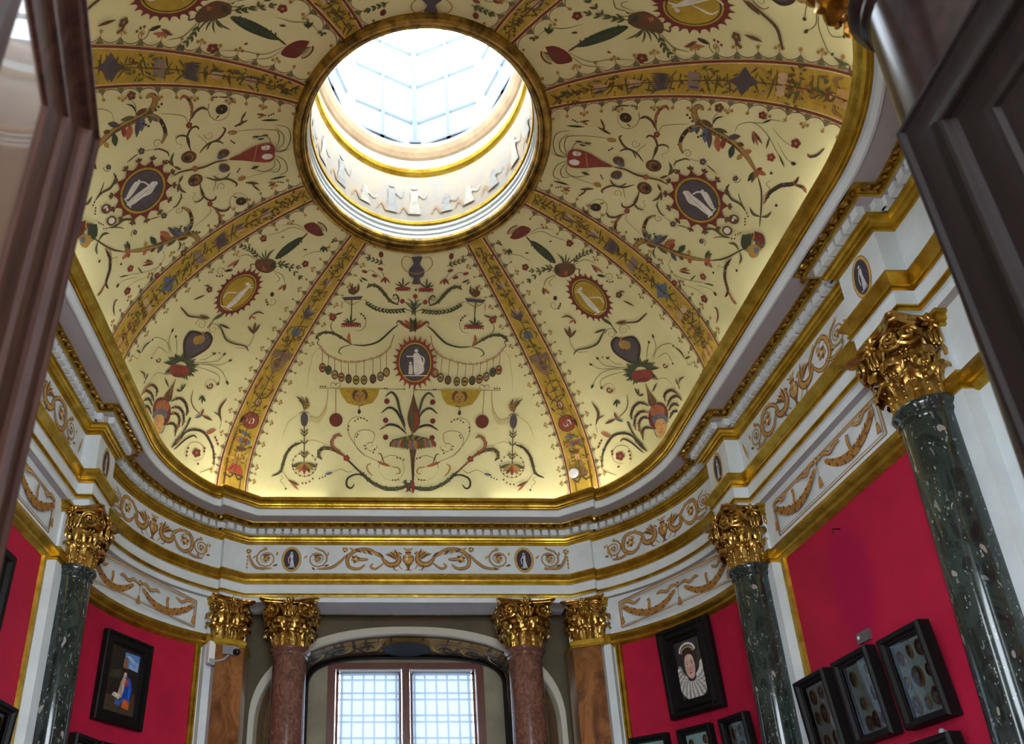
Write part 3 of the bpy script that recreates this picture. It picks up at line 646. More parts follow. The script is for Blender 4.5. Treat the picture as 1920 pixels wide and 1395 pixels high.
for e in (-1, 1):
    q.ell(.53+e*.072, .595, .046, .016, L3(196, 168, 152)); q.ell(.53+e*.072, .593, .036, .011, L3(226, 216, 206)); q.ell(.53+e*.072, .593, .015, .012, L3(48, 40, 36)); q.ell(.53+e*.072, .606, .042, .004, L3(104, 76, 64)); q.ell(.53+e*.075, .630, .048, .006, L3(134, 100, 84))
q.poly([(.512, .60), (.535, .60), (.566, .525), (.52, .515)], L3(196, 154, 134)); q.ell(.54, .517, .028, .009, L3(164, 116, 100)); q.ell(.535, .465, .048, .011, L3(160, 70, 66)); q.ell(.535, .455, .036, .009, L3(186, 98, 90))
q.poly([(.36, .66), (.40, .74), (.53, .775), (.66, .74), (.70, .66), (.655, .72), (.53, .745), (.405, .72)], L3(70, 50, 40))
for i in range(13):
    a = PI*.04+i*PI*.92/12; q.ell(.53+.245*cos(a), .79+.115*sin(a), .028, .022, L3(226, 220, 206)); q.ell(.53+.19*cos(a), .77+.085*sin(a), .02, .015, L3(176, 160, 132))
q.build('painted_canvas', M['paint'], r_, smooth=False)
for uu in (.034, W-.034):                                       # ripple beading down both sides of the frame
    b = MB(); b.tube([pt(uu, .016, .028), pt(uu, Hh-.016, .028)], .0035, 6)
    for j in range(34): b.ball(pt(uu, .02+j*(Hh-.04)/33, .031), .004, .004, .003, 6)
    b.build('ripple_beading', M['ebony'], r_)
# cases of oval miniatures
PF3 = [(.0, .026), (.004, .032), (.012, .030), (.016, .022), (.020, .022), (.023, .008)]
LAY = {'nine': [(.17, .80, .13, .115), (.48, .84, .085, .095), (.82, .84, .13, .115), (.12, .47, .085, .095), (.48, .5, .17, .145), (.86, .52, .085, .095), (.17, .16, .14, .13), (.5, .13, .085, .095), (.83, .18, .15, .13)],
       'six': [(.25, .84, .12, .11), (.62, .86, .09, .09), (.2, .55, .09, .10), (.55, .58, .16, .14), (.3, .2, .13, .12), (.72, .22, .13, .12)],
       'seven': [(.2, .80, .12, .12), (.85, .86, .11, .09), (.3, .42, .11, .10), (.82, .5, .11, .12), (.3, .13, .14, .12), (.6, .15, .15, .13), (.86, .14, .1, .1)]}
def case(p0, p1, z0, z1, lay, label, group, flipu=False, lean=.08):
    r_, pt, W, Hh, ins, pr = framed('miniature_case', p0, p1, z0, z1, PF3, [M['ebony']], label, 'miniature case', group, lean=lean)
    Wi, Hi = W-2*ins, Hh-2*ins
    def fm(u, v, h): return pt(ins+u*Wi, ins+v*Hi, pr+h)
    b = MB(); b.face([fm(0, 0, 0), fm(1, 0, 0), fm(1, 1, 0), fm(0, 1, 0)]); b.build('mount_board', M['teal'], r_, smooth=False)
    for (x, y, rx, ry) in LAY[lay]:
        b = MB(); b.grid([[fm(x+rx*q*cos(2*PI*i/24), y+ry*q*sin(2*PI*i/24), h) for i in range(24)] for q, h in ((1.0, .0005), (.98, .004), (.9, .0045), (.86, .002))], cu=True)
        rim = b.build('gilt_oval_rim', M['goldleaf'], r_)
        b = MB(); b.face([fm(x+rx*.87*cos(2*PI*i/24), y+ry*.87*sin(2*PI*i/24), .002) for i in range(24)]); b.build('oval_miniature', M['mini'], rim, smooth=False)
        q = Paint(lambda u, v, h: fm(u, v, .0022+h)); q.ell(x, y+ry*.14, rx*.26, ry*.28, L3(120, 104, 94)); q.ell(x, y-ry*.42, rx*.5, ry*.3, L3(70, 66, 66)); q.build('tiny_portrait', M['paint'], rim, smooth=False)
    b = MB(); b.face([fm(0, 0, .011), fm(1, 0, .011), fm(1, 1, .011), fm(0, 1, .011)]); b.build('glass', M['caseglass'], r_, smooth=False)
    return r_
GR = 'cases of oval miniatures on the bare red panel'
case((XW, 2.092), (XW, 1.938), .36, .604, 'six', 'glazed case of oval miniatures next to the gilded upright, partly mirroring the window', GR)
case((XW, 1.897), (XW, 1.747), .385, .602, 'seven', 'glazed case of oval miniatures below the small wall label, mirroring the window', GR)
case((XW, 1.702), (XW, 1.552), .380, .594, 'nine', 'glazed case with nine gold rimmed oval miniatures on grey green board', GR)
case((XW, 1.702), (XW, 1.548), .10, .346, 'nine', 'miniature case cut off by the picture edge below the nine oval case', GR)
GR = 'cases of miniatures under the portrait'
case(arcp(50.0), arcp(38.2), .38, .608, 'six', 'dark miniature case low beside the gilded upright near the window', GR)
case(arcp(34.2), arcp(23.4), .38, .606, 'seven', 'dark miniature case directly under the portrait of the lady', GR)
case(arcp(18.9), arcp(9.0), .36, .604, 'six', 'dark miniature case half hidden behind the green column', GR)
GR = 'cases of miniatures on the left wall'
case(arcp(8.2, 0, -1), arcp(17.4, 0, -1), .30, .540, 'six', 'dark miniature case low on the left, beside the green column', GR)
case(arcp(19.6, 0, -1), arcp(31.0, 0, -1), .30, .541, 'seven', 'dark miniature case under the blue robed painting', GR)
case((-XW, 1.78), (-XW, 2.0), .28, .512, 'seven', 'miniature case cut off at the lower left picture corner', GR)
PF4 = [(.0, .024), (.006, .03), (.02, .028), (.026, .018), (.05, .02), (.056, .006)]
r_, pt, W, Hh, ins, pr = framed('framed_painting', (-XW, 1.64), (-XW, 1.872), .672, .885, PF4, [M['ebony']], 'dark framed painting at the far left, mostly behind the door leaf', 'painting', lean=.03)
q = Paint(lambda u, v, h: pt(ins+u*(W-2*ins), ins+v*(Hh-2*ins), pr+.001+h)); q.rect(0, 1, 0, 1, L3(40, 46, 44)); q.rect(0, 1, 0, .4, L3(66, 60, 48)); q.ell(.5, .5, .2, .25, L3(84, 66, 54)); q.build('painted_canvas', M['paint'], r_, smooth=False)
# wall label, hook and knob on the bare panel
t = tag(empty('wall_label', (XW-.004, 1.803, .628)), 'small grey label plate on the bare red panel', 'label plate')
b = MB(); b.box(XW-.012, XW-.004, 1.779, 1.828, .628, .656); b.build('plate', mat('grey_label_plate', lin(88, 84, 84), .5), t, smooth=False)
b = MB(); b.box(XW-.0128, XW-.0118, 1.815, 1.823, .640, .648); b.build('white_chip', M['whiteplastic'], t, smooth=False)
b = MB(); b.tube([(XW-.003, 1.797, .942), (XW-.024, 1.797, .942), (XW-.026, 1.797, .930)], .0016, 6)
tag(b.build('picture_hook', M['black']), 'bare dark hook left on the empty red panel', 'hook')
b = MB(); b.ball((XW-.014, 1.617, .360), .007, .007, .007, 10); b.tube([(XW-.002, 1.617, .360), (XW-.012, 1.617, .360)], .003, 8)
tag(b.build('metal_stud', M['metalgrey']), 'small round metal knob below the nine oval case', 'knob')
# security camera on the strip left of the window
cx, cy = arcp(55.2, 0, -1)
t = tag(empty('security_camera', (cx, cy, .955)), 'white wall box with a small black security camera', 'security camera')
dv = Vector((.62, -.78, 0)).normalized(); tv = Vector((.78, .62, 0))
def bx(name, m, c, a, bb, h, sz, ax):
    X, Y_, Z_ = ax; b = MB(); pts = []
    for z in (-1, 1): pts.append([tuple(Vector(c)+X*a*i+Y_*bb*j+Z_*h*z) for i, j in ((-1, -1), (1, -1), (1, 1), (-1, 1))])
    b.grid(pts, cu=True); b.face(pts[0][::-1]); b.face(pts[1]); return b.build(name, m, t, smooth=False)
UP = Vector((0, 0, 1)); base = Vector((cx, cy, 0))+dv*.056-tv*.006
bx('mounting_box', M['whiteplastic'], base+UP*.950, .026, .012, .044, 0, (tv, dv, UP))
bx('wall_plate', M['metalgrey'], base+dv*.004+UP*.912, .022, .010, .012, 0, (tv, dv, UP))
look = Vector((.80, -.55, -.22)).normalized(); sd = look.cross(UP).normalized(); u2 = sd.cross(look)
cc = base+dv*.035+tv*.050+UP*.962
bx('camera_body', M['metalgrey'], cc, .030, .017, .017, 0, (look, sd, u2))
b = MB(); b.tube([cc+look*.022-u2*.004, cc+look*.042-u2*.004], .013, 16); b.ball(cc+look*.042-u2*.004, .0125, .0125, .0125, 12); b.build('lens', M['black'], t)
b = MB(); b.tube([base+dv*.01+UP*.915, base+dv*.028+tv*.03+UP*.925, cc-u2*.015], .004, 8); b.build('bracket_arm', M['metalgrey'], t)
# round sensor at the foot of a painted rib
ph = math.radians(29.8); c = Vector(dome(ph, .985)); e1 = (Vector(dome(ph+.01, .985))-Vector(dome(ph-.01, .985))).normalized(); e2 = (Vector(dome(ph, .975))-Vector(dome(ph, .994))).normalized()
nn = e1.cross(e2).normalized()
if nn.dot(Vector((OX, OY, 1.5))-c) < 0: nn = -nn
sx_ = e1; UP2 = e2
t = tag(empty('smoke_sensor', tuple(c)), 'small round white sensor at the foot of a painted rib', 'sensor'); b = MB()
b.grid([[tuple(c+nn*h+sx_*r*cos(2*PI*i/24)+UP2*r*sin(2*PI*i/24)) for i in range(24)] for r, h in ((.020, -.01), (.020, .012), (.017, .016), (.001, .016))], cu=True); b.build('housing', M['whiteplastic'], t)

# ------------------------------------------------------------------ open door leaves
def leaf(name, hinge, ang, w, z1, th, label, mts, hand, tilt=0.0):
    """hand = +1: panelled show face on the side of +local y"""
    root = tag(empty(name, (*hinge, FLOOR)), label, 'door', kind='structure')
    H = (z1-FLOOR)*S; w = w*S
    root.rotation_euler = (tilt, 0, ang)                       # hangs a touch out of plumb
    def fr(b, x0, x1, za, zb, prof, sd):
        rows = [[(x0+i, sd*h, za+i), (x1-i, sd*h, za+i), (x1-i, sd*h, zb-i), (x0+i, sd*h, zb-i)] for i, h in prof]
        b.grid(rows, cu=True)
    t2 = th/2
    b = MB(); b.prism([(.004, -.003), (w-.004, -.003), (w-.004, .003), (.004, .003)], .004, H-.004); b.build('leaf_core', mts[0], root, raw=True, smooth=False)
    for sd in (-1, 1):
        b = MB(); fr(b, 0, w, 0, H, [(0, 0), (0, t2*.7), (.006, t2), (.016, t2+.001), (.022, t2-.006), (.030, t2-.008), (.070, t2-.008), (.084, t2-.004), (.104, t2+.008), (.116, t2+.012), (.122, t2+.010), (.127, t2-.002), (.134, t2-.008), (.176, t2-.010), (.190, t2-.006), (.202, t2-.006), (.208, t2-.014), (.240, t2-.018), (.262, t2-.020), (.268, t2-.026)], sd)
        o = b.build('moulded_frame', mts[0], root, raw=True, ang=20)
        b = MB(); zz = [(.132, H*.40), (H*.40+.0, H-.132)]
        b.face([(.268, sd*(t2-.026), .268), (w-.268, sd*(t2-.026), .268), (w-.268, sd*(t2-.026), H-.268), (.268, sd*(t2-.026), H-.268)]); b.build('panel', mts[1], root, raw=True, smooth=False)
    b = MB(); b.tube([(w-.09, t2, 1.05), (w-.09, t2+.05, 1.05), (w-.20, t2+.05, 1.05)], .009, 8); b.build('door_handle', M['oldgold'], root, raw=True)
    return root
LTILT, RTILT = math.radians(1.25), math.radians(-1.5)
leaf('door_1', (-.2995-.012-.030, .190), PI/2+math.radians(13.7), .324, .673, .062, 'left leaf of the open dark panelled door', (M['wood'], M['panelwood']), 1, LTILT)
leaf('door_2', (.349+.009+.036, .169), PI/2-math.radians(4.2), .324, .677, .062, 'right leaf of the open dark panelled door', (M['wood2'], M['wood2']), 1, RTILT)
# painted ornament of the dome, surveyed in its own polar coordinates (1/50 degree, 1/2500 of the rib)
ORN = {}
ORN['WC'] = '''1i0 0 -118 61 101 -5 102 -5 65 4 -2 17 -39 24 -26 23 5 16 15 15 19 15 25 17 28 17 18 18 3 22 -6 23 -16 21 -33 13 -42 11 -24 13 15 20 30 22 4 15 -52 7 -77 0 -53 -6 5 -15 31 -23 15 -20 -29 -12 -47 -10 -37 -14 -20 -20 -10 -23 0 -22 14 -19 25 -17 23 -17 21 -15 21 -15 6 -17 -16 -18 -30 -20
0g357 0 -104 79 -43 -8 -44 -9 -42 -7 -36 1 -29 12 -23 18 -15 22 -4 20 9 20 20 21 25 20 27 17 28 13 33 10 34 10 33 10
0g358 0 140 78 46 -6 48 -7 46 -5 38 3 30 13 25 19 15 21 4 20 -9 18 -21 17 -26 17 -27 15 -29 13 -32 10 -33 11 -32 10
0g289 2 -129 237 40 7 40 7 39 6 39 2 38 -4 39 -7 39 -9 39 -8
0e299 2 34 780 -4 -82 -4 -82 -5 -81
1b0 0 64 529 -4 13 -11 10 -17 6 -19 0 -18 -5 -13 -10 -5 -13 3 -13 12 -10 17 -6 20 0 18 6 12 10
1h0 0 49 449 -8 12 -19 3 -16 -8 0 -13 14 -7 20 2
0h1220 3 43 982 -2 -32 -1 -31 -1 -32 -1 -31 -2 -32 -1 -31
1b0 0 293 1339 53 17 -55 17 -10 19 4 21 45 33 -54 -1 -13 16 -2 22 36 45 -51 -17 -15 12 -6 20 24 55 -44 -32 -17 7 -9 18 12 61 -35 -45 -18 1 -12 14 0 63 -26 -54 -17 -5 -15 10 -12 61 -14 -60 -16 -10 -17 5 -23 54 -3 -62 -13 -15 -17 0 -34 45 10 -61 -10 -18 -18 -6 -42 32 22 -55 -7 -20 -16 -11 -50 17 34 -46 -2 -21 -14 -16 -54 1 43 -33 3 -21 -11 -19 -56 -16 52 -18 7 -19 -6 -21 -54 -32 58 -1 11 -16 -2 -22 -47 -46 59 16 16 -12 3 -21 -36 -57 56 32 18 -7 9 -19 -22 -63 48 46 21 -1 14 -16 -5 -66 35 57 20 5 18 -11 14 -64 18 64 18 11 20 -6 31 -57 0 66 15 15 21 1 44 -47 -17 64 10 19 19 6 54 -33 -33 57 5 22 16 11 58 -17 -44 47 -1 22 13 16 57 0 -51 32 -6 22
1l0 0 259 1356 -7 55 -17 51 -26 46 -32 39 -38 28 -41 18 -44 6 -44 -5 -42 -17 -39 -28 -34 -38 -28 -46 -19 -51 -10 -54 0 -55 11 -53 21 -48 32 -39 41 -31 47 -19 51 -7 52 6 48 18 43 30 34 40 25 47 13 52
1h0 0 245 1356 -7 51 -16 48 -23 43 -31 35 -35 27 -39 17 -40 6 -41 -5 -40 -17 -36 -26 -32 -35 -25 -42 -18 -48 -10 -51 1 -51 10 -49 21 -44 29 -37 38 -28 44 -18 47 -6 47 5 45 17 40 28 32 36 23 44 13 49
1i0 0 234 1356 -7 48 -14 45 -23 41 -28 33 -33 26 -37 16 -39 5 -38 -5 -38 -15 -34 -25 -30 -33 -24 -40 -17 -45 -8 -48 0 -48 10 -46 19 -42 28 -35 36 -26 41 -17 44 -6 45 5 42 16 37 26 30 35 22 41 13 46
1k0 0 88 1211 -3 11 -6 8 -10 5 -10 0 -10 -5 -7 -8 -3 -11 2 -11 7 -8 9 -5 11 0 10 4 7 9
1k0 0 27 1246 24 -5 24 -6 21 6 17 20 14 31 12 35 13 38 12 42 4 35 -6 24 -15 17 -19 12 -27 11 -32 5 -24 -10 -10 -36 -3 -51 -1 -50 -2 -40 -1 -39
0k550 2 44 1280 -35 1 -35 0 -36 1
0k553 0 107 1265 16 11 18 9 15 12 9 17 1 25 -5 30 -7 32 -6 31
1k0 0 8 1365 -2 7 -4 6 -6 4 -6 0 -7 -4 -4 -6 -2 -7 1 -8 4 -6 6 -3 7 0 6 3 5 6
1k0 0 -25 1385 41 -1 9 117 -54 0
0k400 2 -77 1519 93 -1 94 -1 94 0
0h324 2 43 1653 1 23 0 24 1 23
1a0 0 40 1714 -6 31 -6 32 -8 37 -13 50 -15 55 -10 47 -3 36 2 28 6 28 10 32 15 30 14 20 15 9 16 0 15 -9 16 -21 15 -30 11 -32 3 -28 -2 -28 -5 -36 -13 -47 -17 -55 -16 -49 -9 -38 -8 -31
1d0 0 42 1836 -5 30 -5 30 -5 28 -9 26 -9 24 -7 24 -3 20 0 20 5 20 13 35 18 34 12 -2 2 -65 -3 -109
1b0 0 52 1880 15 37 15 37 10 32 5 27 0 23 -5 21 -11 31 -15 29 -11 -1 -3 -54 0 -88
1a0 0 5 2288 75 -1 -20 77 -8 105 -19 0 -12 -105
0d1664 3 -37 2232 -23 -2 -22 -3 -23 -3 -23 -2 -22 -3 -23 -2
0e1664 3 -29 2232 -21 -3 -20 -4 -21 -3 -20 -4 -21 -3 -20 -4
0d1664 3 -22 2232 -18 -4 -18 -5 -18 -4 -19 -4 -18 -5 -18 -4
0g1664 3 -14 2232 -16 -5 -16 -5 -16 -6 -16 -5 -16 -5 -16 -5
0d1664 3 -6 2232 -14 -6 -14 -6 -13 -6 -14 -6 -14 -7 -14 -6
0e1664 3 1 2232 -11 -7 -11 -7 -12 -7 -12 -7 -11 -7 -12 -7
0d1664 3 9 2232 -9 -8 -9 -8 -10 -7 -9 -9 -9 -8 -10 -8
0g1663 3 17 2232 -7 -9 -7 -8 -7 -9 -7 -9 -7 -9 -7 -9
0d1663 3 25 2232 -5 -10 -5 -9 -5 -10 -4 -10 -5 -10 -5 -10
0e1663 3 32 2232 -2 -11 -3 -10 -2 -11 -2 -10 -3 -11 -2 -11
0d1663 3 40 2232 0 -11 0 -12 0 -11 -1 -12 0 -12 0 -12
0g1664 3 48 2232 2 -11 2 -10 2 -11 2 -11 3 -10 2 -12
0d1664 3 55 2232 5 -10 4 -9 5 -10 4 -10 5 -10 4 -10
0e1664 3 63 2232 7 -9 6 -9 7 -9 7 -9 7 -9 7 -9
0d1664 3 71 2232 9 -8 9 -8 9 -8 9 -8 9 -9 9 -8
0g1665 3 78 2232 12 -7 11 -8 11 -7 12 -7 11 -7 12 -8
0d1665 3 86 2232 14 -7 13 -6 14 -6 14 -7 13 -6 14 -6
0e1665 3 94 2232 16 -6 15 -5 16 -6 16 -5 16 -6 16 -5
0d1666 3 101 2231 18 -4 19 -5 18 -4 18 -5 18 -5 18 -4
0g1666 3 109 2231 20 -3 21 -4 20 -4 21 -4 20 -4 21 -3
0d1666 3 117 2231 22 -3 23 -2 23 -3 22 -3 23 -3 23 -3
0d1831 3 -153 2216 -6 11 -6 10 -6 9 -6 10 -6 10 -6 9
0j1832 3 -129 2216 -5 11 -5 11 -6 10 -5 10 -5 11 -6 10
0f1832 3 -105 2216 -4 11 -5 12 -4 11 -5 11 -4 10 -5 11
0g1832 3 -81 2216 -3 12 -4 12 -4 11 -4 12 -3 11 -4 11
0b1832 3 -57 2216 -3 12 -3 13 -2 12 -3 12 -3 12 -3 11
0d1833 3 -33 2215 -2 14 -2 13 -2 13 -2 12 -2 12 -2 12
0d1833 3 -8 2215 -2 14 -1 14 -2 13 -1 13 -1 13 -2 13
0j1833 3 16 2215 -1 15 -1 14 0 14 -1 14 0 13 -1 13
0f1833 3 40 2215 0 15 0 15 0 14 0 15 0 14 1 13
0g1834 3 64 2215 1 14 1 15 1 14 0 13 1 14 1 13
0b1834 3 88 2215 2 14 1 13 2 14 2 13 1 13 2 12
0d1834 3 112 2214 3 14 2 13 2 13 3 12 2 12 2 13
0d1834 3 136 2214 3 13 4 12 3 13 3 12 3 11 3 12
0j1834 3 160 2214 4 12 4 12 4 12 4 11 4 11 4 11
0f1835 3 184 2214 5 12 5 11 5 11 4 11 5 10 5 11
0g1835 3 208 2214 6 11 5 10 6 11 5 10 6 10 5 10
0b1835 3 232 2214 7 10 6 10 6 10 7 10 6 9 6 10
0b1494 3 42 2466 0 7 0 7 0 5 0 5 -1 4 0 2
0h417 2 43 2351 0 49 0 39 -1 30'''
